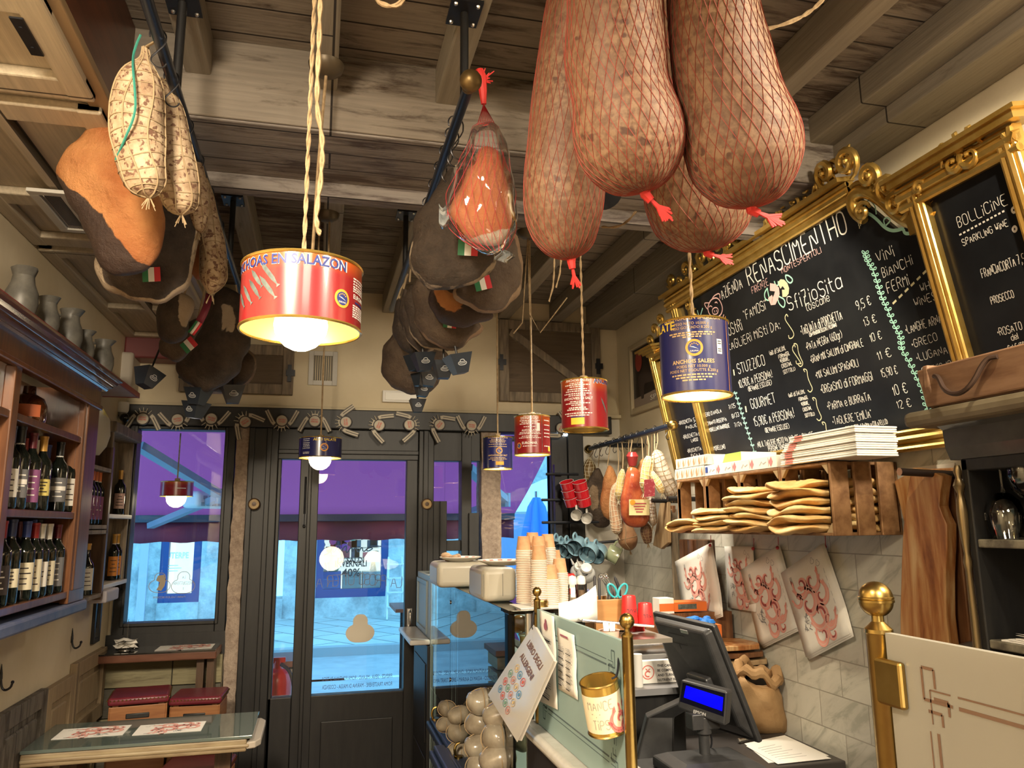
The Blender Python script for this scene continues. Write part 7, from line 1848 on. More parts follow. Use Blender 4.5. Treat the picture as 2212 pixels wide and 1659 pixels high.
# ---------------------------------------------------------------- mugs on the black post by the right window
def mug(lab, p, aim, r, h, m, grp, rim=None, inner=None):
    """open enamel mug whose mouth points along aim"""
    p, aim = V(p), V(aim).normalized(); t = thing('enamel_mug', lab, 'mug', p, grp)
    MB().lathe([(0, 0), (r*.88, 0), (r*.93, h*.04), (r, h), (r*.95, h), (r*.88, h*.06), (0, h*.06)], p, 20, ax=aim).build('cup', m, t)
    MB().lathe([(r*1.02, h*.985), (r*1.03, h*1.01), (r*.96, h*1.01), (r*.95, h*.985)], p, 20, ax=aim).build('rim', rim or M_black, t)
    s = aim.orthogonal().normalized(); s = s if s.z > 0 else -s
    if abs(aim.z) < .9: s = (Z-aim*aim.z).normalized()
    MB().tube(chaikin([p+aim*h*.85+s*r*.95, p+aim*h*.85+s*r*1.6, p+aim*h*.3+s*r*1.6, p+aim*h*.25+s*r*.9], 2), r*.13, 7).build('handle', m, t)
    return t
my = 4.3
M_mb, M_mg, M_mr, M_mw = mat('enamel_blue', (.20, .34, .42), .2, coat=.5), mat('enamel_green', (.40, .45, .28), .2, coat=.5), mat('enamel_red', (.45, .012, .02), .2, coat=.5), mat('enamel_white', (.62, .60, .56), .2, coat=.5)
po = MB().box((1.36, 4.38, 1.0), (1.40, 4.42, 2.0)).tube([(1.30, 4.36, 1.94), (1.5, 4.36, 1.94)], .008).tube([(1.27, 4.36, 1.79), (1.5, 4.36, 1.79)], .008).tube([(1.27, 4.36, 1.66), (1.62, 4.36, 1.66)], .008).tube([(1.3, 4.36, 1.52), (1.72, 4.30, 1.55)], .008).box((1.3, 4.36, 0), (1.46, 4.44, 1.0))
tag(po.build('mug_stand', M_blackm, smooth=0), 'black metal mug stand with hooks beside the right window', 'rack')
for k in range(6):
    i, j = k % 2, k//2; p = at(1228+28*i+4*j, 1058+17*j, 'y', my-.04*i)
    mug('red enamel cup on the mug stand, %s in %s row' % (('left', 'right')[i], ('top', 'middle', 'bottom')[j]), p, (-.3, -.25, .9), .042, .05, M_mr, 'red cups on the mug stand', M_mw)
for k, (px, py) in enumerate(((1240, 1112), (1262, 1119))): mug('white enamel mug with black rim on the stand, %s of two' % ('left', 'right')[k], at(px+8, py-2, 'y', my), (-.45, -.85, -.15), .033, .06, M_mw, 'white mugs on the mug stand')
ml = ('farthest left', 'second from left', 'third from left', 'fourth from left and topmost', 'largest in front', 'second from right')
for k, (px, py, r, dy) in enumerate(((1211, 1172, .045, .05), (1221, 1178, .045, .02), (1234, 1178, .047, 0), (1252, 1172, .048, -.05), (1278, 1186, .052, -.10), (1297, 1188, .05, -.06))):
    mug('pale blue enamel mug on the stand, %s' % ml[k], at(px, py, 'y', my+dy), (-.62, -.66, -.42), r, .075, M_mb, 'blue mugs on the mug stand')
mug('pale green enamel mug at right end of the blue mugs', at(1312, 1190, 'y', my-.02), (.75, -.3, -.45), .05, .075, M_mg, 'blue mugs on the mug stand')
for k, (px, py) in enumerate(((1252, 1236), (1266, 1240))):
    p = at(px, py, 'y', my-.05-.06*k); t = thing('teapot_mug', 'round grey enamel pot under the blue mugs, %s' % ('left one behind', 'right one in front')[k], 'pot', p, 'grey pots on the mug stand')
    MB().ball(p, .055, (1, .9, .95), n=18).build('body', mat('pot_grey', (.40, .41, .40), .3, c2=(.5, .5, .48), sc=30, coat=.4), t)
    MB().lathe([(.0, .065), (.03, .062), (.034, .05)], p, 16, ax=(-.2, -.7, .6)).build('lid', M_mw, t)
    e = MB()
    for a in (-.8, -.2, .4): e.tube([p+V((.05*sin(a), 0, .045)), p+V((.075*sin(a), -.01, .075))], [.008, .003], 6)
    e.build('hooks', M_mw, t)
    MB().lathe([(.006, .054), (.014, .056), (.016, .05)], p, 10, ax=(-.35, -.8, .15)).build('eye_ring', M_black, t)
# ================================================================ glass display counter
gx, gy0, gy1, gz0, gz1 = .56, 2.25, 3.88, .885, 1.405
gxr = .86
t = thing('display_counter', 'glass display counter with marble ledge before the door', 'counter', (.7, 3.06, 0))
MB().box((gx-.012, gy0-.012, gz1-.012), (gxr+.06, gy1+.02, gz1)).build('glass_top', M_green, t, smooth=0, bevel=.002)
MB().box((gx, gy0, gz0), (gx+.008, 3.32, gz1-.012)).build('front_pane', M_green, t, smooth=0)
MB().box((gx, 3.324, gz0), (gx+.008, gy1, gz1-.012)).build('front_pane', M_green, t, smooth=0)
MB().box((gx, gy0, .3), (gx+.008, gy1, gz0-.004)).build('lower_pane', M_green, t, smooth=0)
MB().box((gx+.01, gy0, gz0), (gxr, gy0+.008, gz1-.012)).build('end_pane', M_green, t, smooth=0)
m = MB()
for y in (gy0+.06, 2.72, 3.3): m.box((gx+.02, y-.012, .25), (gx+.045, y+.012, gz0+.02))
m.build('post', M_dark, t, smooth=0)
MB().box((gx+.02, gy0+.01, gz0-.015), (gxr, gy1, gz0)).box((gx+.02, gy0+.01, .55), (gxr, gy1, .565)).box((gx+.09, gy0+.08, at(1140, 1395, 'y', 2.4).z-.028), (gxr, 3.3, at(1140, 1395, 'y', 2.4).z-.021)).build('inner_shelf', M_green, t, smooth=0)
MB().box((gx+.02, gy0, 0), (gxr, gy1, .3)).build('base', M_black, t, smooth=0)
for y, x in ((gy0+.04, gx+.10), (2.95, gx+.03)):
    MB().lathe([(0, .022), (.02, .022), (.022, .016), (.02, .010), (.022, .004), (.022, 0)], (x, y, gz1), 20).build('brass_knob', M_brass, t)
for z in (1.33, 1.02): MB().tube([(gx-.004, 3.322, z), (gx+.014, 3.322, z)], .008, 10).build('clamp', M_steel, t)
MB().tube([(gx+.05, gy0-.004, gz1-.01), (gx+.05, gy0-.004, .4)], .012, 10).tube([(gx+.05, gy0-.05, 1.33), (gx+.02, gy0-.09, 1.25)], .006).build('chrome_upright', M_steel, t)
# end cabinet beyond the glass with marble ledge
t = thing('end_cabinet', 'grey painted end cabinet of the counter near the door', 'cabinet', (.9, 4.15, 0))
MB().box((gx, gy1+.025, 0), (1.2, 4.42, 1.40)).build('body', mat('cabinet_bluegrey', (.34, .40, .42), .4), t, smooth=0, bevel=.004)
m = MB(); frame(m, 0, .34, 0, .22, .02, 0, .008); m.map(lambda v: V((gx-.008+v.y, 4.38-v.x, 1.13+v.z))); m.build('door', mat('cabinet_bluegrey2', (.28, .34, .37), .4), t, smooth=0)
MB().box((gx-.10, gy1+.022, 1.075), (gx, 4.44, 1.10)).build('marble_ledge', mat('ledge_marble', (.6, .58, .54), .25, c2=(.7, .69, .66), sc=6), t, smooth=0, bevel=.008)
MB().box((gx-.015, gy1+.02, .1), (gx+.0, 4.43, 1.07)).box((gx-.02, gy1+.06, .2), (gx-.015, 4.38, .55)).box((gx-.02, gy1+.06, .62), (gx-.015, 4.38, .98)).build('lower_door', M_black, t, smooth=0, bevel=.006)
st_ = at(925, 1222, 'y', 4.15)
for k in range(7):
    o = MB().lathe([(0, 0), (.06, .0), (.085, .008), (.087, .010), (.06, .004)], (.69+random.uniform(-.008, .008), 4.15, 1.402+k*.0095), 20).build('black_plate', M_black)
    tag(o, 'black plate stacked on the end cabinet, %s' % ('bottom', 'second up', 'third up', 'middle', 'fifth up', 'sixth up', 'topmost')[k], 'plate', 'black plates on the end cabinet')
# blue hook rails standing out before the counter
for k, (z, dy) in enumerate(((.83, 0), (.72, .06))):
    a, b = (at(928, 1548, 'x', .50), at(1016, 1680, 'x', .50)) if k == 0 else (at(930, 1610, 'x', .42), at(990, 1700, 'x', .42))
    t = thing('hook_board', 'dark blue wooden board with brass hooks before the counter, %s' % ('upper', 'lower')[k], 'hook board', (.5, a.y, a.z))
    z = a.z; ya_, yb_ = a.y, b.y-.3; e_ = -.07*k
    MB().box((.50, yb_, z-.06), (.54, ya_, z)).box((.485, yb_, z-.045), (.5, ya_, z-.015)).box((.54, yb_, 0), (.555-.0*k, ya_, z-.01)).map(lambda v: v+X*e_).build('board', mat('hook_blue', (.02, .035, .075), .35), t, smooth=0, bevel=.006)
    for y in (ya_-.06, ya_-.62, ya_-.85) if k == 0 else ():
        MB().tube(chaikin([(.51, y, z), (.50, y, z+.02), (.505, y, z+.045), (.52, y, z+.05)], 1), .005, 8).lathe([(.016, 0), (.016, .006), (0, .006)], (.515, y, z), 12).build('brass_hook', M_brass, t)
# wrapped cheeses stacked behind the lower glass
M_cheese = mat('wrapped_cheese', (.22, .18, .13), .22, c2=(.40, .36, .28), sc=9, coat=.6)
M_cheese2 = mat('grey_rind', (.16, .13, .09), .6, c2=(.33, .28, .20), sc=12, bump=.3)
n_ = 0
def cheese(px, py, y, r, m, lab, sq=.82):
    global n_
    p = at(px, py, 'y', y); n_ += 1
    t = thing('wrapped_cheese', lab, 'cheese', p, 'round cheeses behind the lower counter glass')
    b = MB().ball(p, r, (1, 1, sq), n=20); b.grow(lambda v: .004*sin(v.x*90+v.z*40)); b.build('cheese', m, t, smooth=80)
    s = MB()
    for a in (0, pi/2):
        s.tube([p+V((cos(a)*cos(q)*r*1.01, sin(a)*cos(q)*r*1.01, sin(q)*r*sq*1.01)) for q in [2*pi*j/28 for j in range(28)]], .0018, 4, closed=True)
    s.build('string', M_string, t)
for a in ((1080, 1545, 2.42, .052, M_cheese, 'glossy wrapped cheese behind the allergen book, highest'), (1078, 1592, 2.40, .056, M_cheese, 'glossy wrapped cheese in the middle of the front pile'), (1076, 1640, 2.38, .055, M_cheese, 'glossy wrapped cheese lowest in the front pile'), (1040, 1515, 2.62, .05, M_cheese, 'wrapped cheese upper left beside the wooden post'), (1036, 1562, 2.64, .05, M_cheese, 'wrapped cheese second down beside the wooden post'), (1036, 1612, 2.62, .05, M_cheese, 'wrapped cheese third down beside the wooden post'), (1038, 1655, 2.6, .05, M_cheese, 'wrapped cheese at the bottom beside the wooden post'),
          (992, 1545, 2.95, .04, M_cheese2, 'grey rind cheese left of the wooden post, upper'), (990, 1582, 2.95, .045, M_cheese2, 'grey rind cheese left of the wooden post, middle'), (992, 1625, 2.95, .048, M_cheese2, 'grey rind cheese left of the wooden post, lower'), (965, 1530, 3.1, .035, M_cheese2, 'small grey cheese farthest left behind the glass, upper'), (962, 1565, 3.1, .035, M_cheese2, 'small grey cheese farthest left behind the glass, lower'), (1128, 1590, 2.42, .05, M_cheese2, 'pale cheese right of the front pile by marble ledge')): cheese(*a)
for k, (px, py) in enumerate(((1122, 1348), (1146, 1350))):
    p = at(px, py, 'y', 2.5); o = MB().ball(p, .032, (1, 1, .9), n=18).build('orange_bowl', mat('orange_glaze', (.55, .20, .02), .2, coat=.6)); tag(o, 'shiny orange round jar inside the glass counter, %s' % ('left', 'right')[k], 'jar', 'orange jars in the counter')
p = at(1140, 1395, 'y', 2.4); t = thing('paper_cup', 'single paper cup standing inside the glass counter', 'cup', p)
MB().lathe([(0, 0), (.02, 0), (.026, .05), (.0275, .052), (.0245, .05)], p-Z*.02, 18).build('cup', M_tan, t); MB().lathe([(.027, .03), (.03, .033), (.027, .036)], p, 18).build('rim', M_paper, t)
tag(MB().box((gx+.02, 2.27, gz0+.001), (gxr-.02, gy1-.02, gz0+.004)).build('tray_sheet', mat('tray_grey', (.3, .3, .29), .3), smooth=0), 'flat grey tray on the counter glass shelf', 'tray')
# ---------------------------------------------------------------- things on the glass top
M_cream = mat('cream_enamel', (.56, .53, .44), .35)
def rbox(label, pxa, pxb, ytop, ybot, y, dep, name='bread_bin', cat='box'):
    a, b = at(pxa, ybot, 'y', y), at(pxb, ybot, 'y', y); zt = gz1+(at(pxa, ytop, 'y', y).z-a.z)
    t = thing(name, label, cat, ((a.x+b.x)/2, y+dep/2, gz1+.001))
    MB().box((a.x, y, gz1+.001), (b.x, y+dep, zt)).build('body', M_cream, t, bevel=.022, seg=4)
    MB().box((a.x-.0, y-.001, gz1+.02), (a.x+.004, y+.0, zt-.02)).box((b.x-.05, y-.0015, gz1+.02), (b.x-.048, y, zt-.02)).build('seam', mat('seam_grey', (.3, .29, .25), .5), t, smooth=0)
    return zt, a, b
z_a, aa, ab = rbox('long cream enamel bin at the far end of the counter', 945, 1057, 1193, 1248, 3.1, .24)
z_b, ba, bb = rbox('cream enamel bin at the near end of the counter beside cups', 1042, 1118, 1214, 1290, 2.48, .24)
for lab, c, r in (('oval white plate with red pattern on the far cream bin', (ab.x-.10, 3.2, z_a), .085), ('white plate with red rim on the near cream bin', (bb.x-.02, 2.60, z_b), .085)):
    t = thing('plate', lab, 'plate', c); MB().lathe([(0, .001), (r*.55, .001), (r, .016), (r, .019), (r*.55, .006), (0, .006)], c, 28).build('dish', M_paper, t)
    q = MB()
    for k in range(14): q.lathe([(r*.80, .0135), (r*.92, .017)], c, 2, 0, a0=k*.45, a1=k*.45+.22)
    q.build('pattern', M_rose, t)
p = V((aa.x+.07, 3.2, z_a)); m = MB()
for k in range(9): m.ball(p+V((random.uniform(-.03, .03), random.uniform(-.03, .03), random.uniform(.008, .03))), random.uniform(.01, .018), (1.2, 1, .7), n=8)
o = m.build('bread_pieces', mat('rusk', (.55, .38, .24), .7)); o['kind'] = 'stuff'; tag(o, 'heap of small bread pieces at left on the far cream bin', 'bread')
# paper cups: nested stacks, every cup its own
M_kraft = mat('cup_kraft', (.52, .27, .13), .7, c2=(.62, .36, .19), sc=30)
def cup0():
    t = thing('paper_cup', '', 'cup', (0, 0, 0), 'paper cups stacked on the counter')
    MB().lathe([(0, .046), (.0185, .046), (.0245, 0), (.0225, .002), (.017, .044), (0, .044)], (0, 0, 0), 20).build('cup', M_kraft, t)
    MB().tube([V((.0245*cos(2*pi*j/16), .0245*sin(2*pi*j/16), .0015)) for j in range(16)], .0021, 5, closed=True).build('rim', mat('cup_rim', (.76, .68, .58), .6), t)
    return t
c0_ = cup0(); first = True
stk = ((1131, 1160, 2.42), (1150, 1152, 2.50), (1163, 1160, 2.40), (1183, 1155, 2.46), (1164, 1178, 2.31), (1197, 1190, 2.50), (1188, 1219, 2.31), (1208, 1205, 2.36))
snm = ('far left stack', 'back stack second from left', 'stack behind the front middle one', 'tall right back stack', 'front middle stack', 'short stack behind at right', 'low front right stack', 'low stack farthest right')
for (px, py, y), nm in zip(stk, snm):
    p = at(px, py, 'y', y); ph = .0053; n = int((p.z-.044-gz1-.002)/ph)+1
    for k in range(n):
        o = c0_ if first else dup(c0_); first = False
        place(o, (p.x+random.uniform(-.0006, .0006), y, gz1+.003+k*ph))
        o['label'] = 'paper cup, %s, %s' % ('topmost' if k == n-1 else 'lowest' if k == 0 else 'rim %d from below' % (k+1), nm)
p = at(1165, 1305, 'z', gz1)
tag(MB().box((gx+.03, 2.262, gz1+.0005), (gx+.33, 2.40, gz1+.0025)).build('paper_sheet', M_paper, smooth=0), 'white printed paper under the cup stacks on the counter', 'paper')
# pepper mills, mug in red and white
for k, (px, lab, c) in enumerate(((1237, 'clear spice grinder, left one, with pale label', (.20, .15, .11)), (1256, 'clear spice grinder full of peppercorns, right one', (.10, .06, .035)))):
    y = 2.36; p = at(px, 1296, 'y', y); p.z = gz1+.001
    t = thing('spice_grinder', lab, 'grinder', p, 'spice grinders on the counter')
    MB().lathe([(0, 0), (.0135, 0), (.0135, .055), (.0125, .06)], p, 16).build('jar', M_glass, t)
    MB().lathe([(0, .002), (.0122, .002), (.0122, .04-.012*(1-k)), (0, .04-.012*(1-k))], p, 14).build('spice', mat('spice_%s' % 'ab'[k], c, .8, c2=tuple(q*2 for q in c), sc=300), t)
    MB().lathe([(.0135, .058), (.0145, .06), (.0145, .072), (.012, .082), (0, .086)], p, 16).build('cap', mat('grinder_cap', (.7, .68, .64), .15), t)
    if k == 0: MB().lathe([(.0142, .02), (.0142, .05)], p, 6, a0=-2.3, a1=-1.2).build('label', M_paper, t)
p = at(1222, 1278, 'y', 2.62); p.z = gz1+.001
t = thing('red_mug', 'red and white round mug behind the cup stacks', 'mug', p)
MB().lathe([(0, 0), (.03, 0), (.042, .03), (.042, .05), (.03, .075), (.026, .075)], p, 20).build('body', M_redp, t)
MB().lathe([(.0425, .028), (.043, .04), (.0425, .052)], p, 12, a0=-2.4, a1=-.9).build('band', M_paper, t)
# wooden pen box with pens and scissors
y = 2.12; a, b = at(1284, 1345, 'y', y), at(1352, 1345, 'y', y); zb_, zt_ = a.z-.03, at(1284, 1296, 'y', y).z
t = thing('pen_box', 'open wooden pen box behind the frosted glass screen', 'box', ((a.x+b.x)/2, y+.04, zb_))
m = MB()
for lo_, hi_ in (((a.x, y, zb_), (b.x, y+.006, zt_)), ((a.x, y+.075, zb_), (b.x, y+.081, zt_+.004)), ((a.x, y, zb_), (a.x+.006, y+.08, zt_)), ((b.x-.006, y, zb_), (b.x, y+.08, zt_))): m.box(lo_, hi_)
m.build('sides', mat('penbox_wood', (.36, .17, .055), .45, c2=(.45, .23, .08), sc=6, st=(.8, .8, 6)), t, smooth=0, bevel=.002)
MB().box((a.x, y, zb_), (b.x, y+.08, zb_+.006)).build('bottom', M_dark, t, smooth=0)
gr = 'pens standing in the wooden box'
for px, py, dx, r, mm, lab in ((1270, 1272, -.03, .0035, mat('pen_blue', (.02, .04, .22), .3), 'blue pen leaning left in the wooden pen box'), (1281, 1278, -.004, .0045, M_orange, 'short orange pen in the wooden pen box'), (1284, 1243, -.004, .0042, M_ink, 'black pencil with bare wood tip in the pen box'), (1294, 1247, .0, .0042, M_ink, 'black marker in the wooden pen box')):
    e = at(px, py, 'y', y+.03); bt = V((max(a.x+.012, e.x-dx*.3), y+.03, zb_+.012))
    o = MB().tube([bt, bt.lerp(e, .96), e], [r, r, r*.35], 8).build('pen', mm); tag(o, lab, 'pen', gr)
for k, (px, py, px2) in enumerate(((1298, 1245, 1318), (1308, 1243, 1324))):
    e, bt = at(px, py, 'y', y+.05), at(px2, 1300, 'y', y+.05)
    t = thing('tongs', 'shiny steel tongs in the pen box, %s arm' % ('left', 'right')[k], 'tongs', bt, 'steel tongs in the pen box')
    MB().sheet(lambda u, v: bt.lerp(e, u)+X*(.010*sin(pi*u)+(.004+.011*(1-u))*(v-.5)*1.8)-Z*.0+Y*.004*sin(pi*v), 8, 3).build('arm', M_steel, t, solid=.001)
    MB().tube([e+V((.006*cos(q), 0, .006*sin(q))) for q in [2*pi*j/12 for j in range(12)]], .002, 6, closed=True).build('loop', M_steel, t)
t = thing('scissors', 'turquoise handled scissors in the wooden pen box', 'scissors', at(1330, 1290, 'y', y+.03))
tq = mat('turquoise', (.04, .36, .42), .3)
for s, px in ((-1, 1323), (1, 1345)):
    c = at(px, 1276, 'y', y+.02)
    MB().tube([c+V((.0125*cos(q)+.004*s*sin(q), 0, .019*sin(q)))+X*s*.003*sin(q) for q in [2*pi*j/18 for j in range(18)]], .0032, 8, closed=True).build('handle', tq, t)
    MB().tube([c+V((-s*.006, 0, -.018)), V((at(1333, 1300, 'y', y+.02).x+s*.004, y+.02, zb_+.02))], [.005, .002], 6).build('blade', M_steel, t)
e, bt = at(1327, 1245, 'y', y+.06), at(1340, 1296, 'y', y+.06)
tag(MB().tube(chaikin([bt, bt.lerp(e, .5)+X*.006, e], 1), [.004, .005, .005, .002], 8).build('black_cable', M_ink), 'black curved handle sticking out of the pen box', 'handle')
zs_ = zb_-.001
tag(MB().box((gx+.06, 1.99, zs_-.012), (.94, 2.19, zs_)).box((gx+.07, 2.03, 0), (gx+.10, 2.18, zs_-.012), 1).build('service_shelf', [M_steelb, M_black], smooth=0), 'steel topped service shelf behind the teal screen', 'shelf')
# napkins in steel holder and row of red cups on a rail
p = at(1245, 1318, 'y', 2.05); m = MB()
for k in range(5): m.sheet(lambda u, v: p+V((-.05+.11*u+.003*k, .01*k, -.03+(.03+.045*u*u+.004*k)*v)), 4, 3)
tag(m.build('folded_napkins', M_paper, smooth=30, solid=.001), 'folded white napkins behind the frosted glass screen', 'napkins')
p = at(1316, 1362, 'y', 1.95)
t = thing('paper_cup', 'paper cup holding sugar sachets behind the frosted screen', 'cup', p-Z*.045)
MB().lathe([(0, -.05), (.02, -.05), (.026, 0), (.0285, .002), (.024, 0)], p, 20).build('cup', mat('cup_pinkish', (.60, .40, .32), .7), t)
m = MB()
for k in range(4): m.obox(p+V((-.012+.008*k, 0, .008)), X*.004, Y*.001, (Z*.012+X*random.uniform(-.004, .004)))
m.build('sachets', M_paper, t, smooth=0)
ry = 2.02
r0, r1 = at(1258, 1340, 'y', ry), at(1412, 1353, 'y', ry)
t = thing('steel_rail', 'thin chrome rail in front of the red cups', 'rail', r0)
MB().tube([r0, r1], .004, 8).tube([r0+V((0, .14, .004)), r0], .003, 8).build('bar', M_steel, t)
for px, py, py2, lab, tx in ((1358, 1294, 1345, 'red plastic cup with dark lettering, taller stack left', 'TIROL'), (1393, 1310, 1352, 'red plastic cup with dark lettering, right one', 'TIREL'), (1362, 1345, 1378, 'red plastic cup below the taller stack', ''), (1378, 1352, 1382, 'red plastic cup lowest in the middle', '')):
    y = 2.10 if tx else 2.16
    a, b = at(px, py, 'y', y), at(px, py2, 'y', y); h = a.z-b.z+.01; r = .0245 if tx else .022
    t = thing('red_cup', lab, 'cup', b, 'red cups behind the chrome rail')
    MB().lathe([(r, 0), (r*.98, h*.08), (r*.80, h*.94), (r*.74, h), (r*.6, h), (r*.58, h*.95), (0, h*.95)], V((a.x, y, b.z)), 24).build('body', M_redp, t)
    if tx:
        q = MB(); prnt(q, tx, (0, h*.52, 0), -X, -Y, h*.2, 0, wid=.042); w_ = MB(); w_.v, w_.f, w_.m = [], [], []
        for x_, y__, z_ in q.v: w_.v.append(tuple(V((a.x, y, b.z))+V((sin(x_/r+.2)*r*.915, -cos(x_/r+.2)*r*.915, y__))))
        w_.f, w_.m = q.f, q.m; w_.build('lettering', M_ink, t, smooth=0)
# ================================================================ brass posts with frosted glass screens
px_ = .56
def brass_post(label, top, r, zlow, dx=0.):
    p = V(top); t = thing('brass_post', label, 'post', (p.x, p.y, zlow))
    k = r/.0105; R_ = .0137*k; sh_ = [(r, zlow-p.z), (r, -.027*k), (r*1.08, -.026*k), (r*1.06, -.023*k), (r*.75, -.020*k), (r*.48, -.017*k), (r*.48, -.011*k)]
    MB().lathe(sh_, p, 24).build('shaft', M_brass, t)
    MB().lathe([(r*.4, -.0115*k)]+[(R_*sin(a), -R_*cos(a)) for a in [.5+(pi/2-.6)*j/5 for j in range(6)]]+[(R_*1.05, -.0012*k), (R_*1.05, .0006*k), (R_, .001*k), (R_*1.04, .0016*k), (R_*1.04, .003*k)]+[(R_*cos(a), .002*k+R_*sin(a)) for a in [.1+(pi/2-.1)*j/7 for j in range(8)]], p, 28).build('finial', M_brass, t)
    return t
P1, P2, P3 = at(1160, 1279, 'x', px_), at(1354, 1343, 'x', px_), at(1892, 1297, 'x', px_)
brass_post('small brass post with ball finial beside the paper cups', P1, .0088, 1.16)
brass_post('brass post with ball finial left of the cash register', P2, .0105, .9)
brass_post('large brass post with ball finial nearest at lower right', P3, .0128, .9)
t = NT('frosted_teal')
_nz = t.noise(3, 4)
M_fr1 = t.done(t.n('MixShader', i0=.12, i1=t.n('MixShader', i0=.45, i1=t.n('BsdfDiffuse', Color=t.ramp(_nz, (.35, (.40, .54, .53)), (.65, (.46, .60, .58)))).outputs[0], i2=t.n('BsdfTranslucent', Color=(.42, .55, .52)).outputs[0]).outputs[0], i2=t.n('BsdfGlossy', Color=(1, 1, 1), Roughness=.25).outputs[0]).outputs[0])
t = NT('frosted_grey')
_nz = t.noise(3, 4)
M_fr2 = t.done(t.n('MixShader', i0=.10, i1=t.n('MixShader', i0=.45, i1=t.n('BsdfDiffuse', Color=t.ramp(_nz, (.35, (.36, .34, .29)), (.65, (.43, .41, .35)))).outputs[0], i2=t.n('BsdfTranslucent', Color=(.55, .52, .45)).outputs[0]).outputs[0], i2=t.n('BsdfGlossy', Color=(1, 1, 1), Roughness=.3).outputs[0]).outputs[0])
def greek(m, O, U, Vv, w, h, s):
    """etched border: two lines and interlaced corner keys"""
    for sx in (0, 1):
        for sy in (0, 1):
            Q = lambda x, y: ((x*s if not sx else w-x*s), (y*s if not sy else h-y*s))
            for pl, wd in (([(5, 2), (0, 2), (0, -2.2), (2.2, -2.2), (2.2, .3)], .42), ([(4.8, .6), (1.2, .6), (1.2, 5)], .22), ([(1.8, 1.6), (4.3, 1.6), (4.3, 3.4)], .42), ([(.6, 3.4), (3, 3.4), (3, 5)], .42)):
                for i in range(len(pl)-1): m.ribbon([Q(*pl[i]), Q(*pl[i+1])], wd*s, O, U, Vv)
    for y0, wd in ((2*s, .5), (.6*s, .25)):
        for yy in (y0, h-y0): m.ribbon([(6*s, yy), (w-6*s, yy)], wd*s, O, U, Vv)
        for xx in (y0, w-y0): m.ribbon([(xx, 6*s), (xx, h-6*s)], wd*s, O, U, Vv)
def screen(label, y1, y0, z0, z1, m, etch, s):
    t = thing('frosted_screen', label, 'glass screen', (px_, (y0+y1)/2, z0))
    MB().box((px_-.004, y0, z0), (px_+.004, y1, z1)).build('pane', m, t, smooth=0)
    g = MB(); greek(g, V((px_-.0045, y1-.045, z0+.04)), -Y, Z, y1-y0-.09, z1-z0-.08, s)
    g.build('etched_border', etch, t, smooth=0)
    return t
M_et1 = mat('etch_dark', (.10, .15, .16), .15, coat=.3); M_et2 = mat('etch_brown', (.17, .10, .065), .15, coat=.3)
screen('teal frosted glass screen with notices between two brass posts', P1.y-.012, P2.y+.012, 1.16, 1.436, M_fr1, M_et1, .0072)
screen('grey frosted glass screen at lower right with brass clamp', P3.y-.014, .36, 1.15, 1.540, M_fr2, M_et2, .0068)
q = at(1938, 1478, 'x', px_-.006)
cl = MB().box((px_-.012, q.y-.012, q.z-.022), (px_-.004, P3.y+.004, q.z+.022)).build('brass_clamp', M_brass, smooth=0, bevel=.003); tag(cl, 'flat brass clamp joining post and grey frosted screen', 'clamp')
# marble topped counter under the left screen
t = thing('cash_counter', 'black counter with rounded marble top under the teal screen', 'counter', (.62, 1.7, 0))
MB().box((.52, 1.0, 1.128), (.67, 2.03, 1.158)).build('marble_top', mat('counter_marble', (.50, .48, .43), .2, c2=(.66, .64, .59), sc=9), t, smooth=40, bevel=.013, seg=4)
MB().box((.54, 1.0, 0), (.65, 2.02, 1.128)).build('body', M_black, t, smooth=0)
# notices on the screen
def notice(label, c, w, rows, emb, rz=0.):
    """c: four photo corners TL TR BR BL"""
    P = [at(x, y, 'x', px_-.0065) for x, y in c]
    t = thing('notice', label, 'notice', P[3])
    MB().sheet(lambda u, v: (P[3].lerp(P[2], u)).lerp(P[0].lerp(P[1], u), v)-X*(.003*sin(v*5)**2+.008*max(0, .2-v)), 5, 8).build('sheet', M_paper, t, solid=.0006)
    W_, H_ = (P[1]-P[0]).length, (P[0]-P[3]).length; U, Vv = (P[1]-P[0]).normalized(), (P[0]-P[3]).normalized(); m = MB()
    O = P[3]-X*.006
    for k in range(rows):
        y = H_*(.10+.66*k/rows)
        for col in ((.1, .45), (.55, .9)) if not emb else ((.12, .88),):
            e = col[0]+(col[1]-col[0])*random.uniform(.55, 1); m.flat([(W_*col[0], y), (W_*e, y), (W_*e, y+H_*(.010 if k % 4 else .016)), (W_*col[0], y+H_*(.010 if k % 4 else .016))], O, U, Vv, 0 if k % 4 else 1)
    if emb: m.flat(cloud(W_*.5, H_*.87, W_*.11), O, U, Vv, 2)
    else: m.flat([(W_*.25, H_*.9), (W_*.7, H_*.9), (W_*.7, H_*.93), (W_*.25, H_*.93)], O, U, Vv, 2)
    m.build('print', [mat('print_mid', (.35, .34, .34), .8), M_ink, mat('print_plum', (.30, .09, .14), .8)], t, smooth=0)
notice('taller white notice with plum emblem taped on the teal screen', ((1168, 1318), (1199, 1332), (1206, 1533), (1168, 1515)), 0, 26, True)
notice('white two column notice taped on the teal screen, right one', ((1206, 1355), (1243, 1372), (1250, 1512), (1208, 1488)), 0, 24, False)
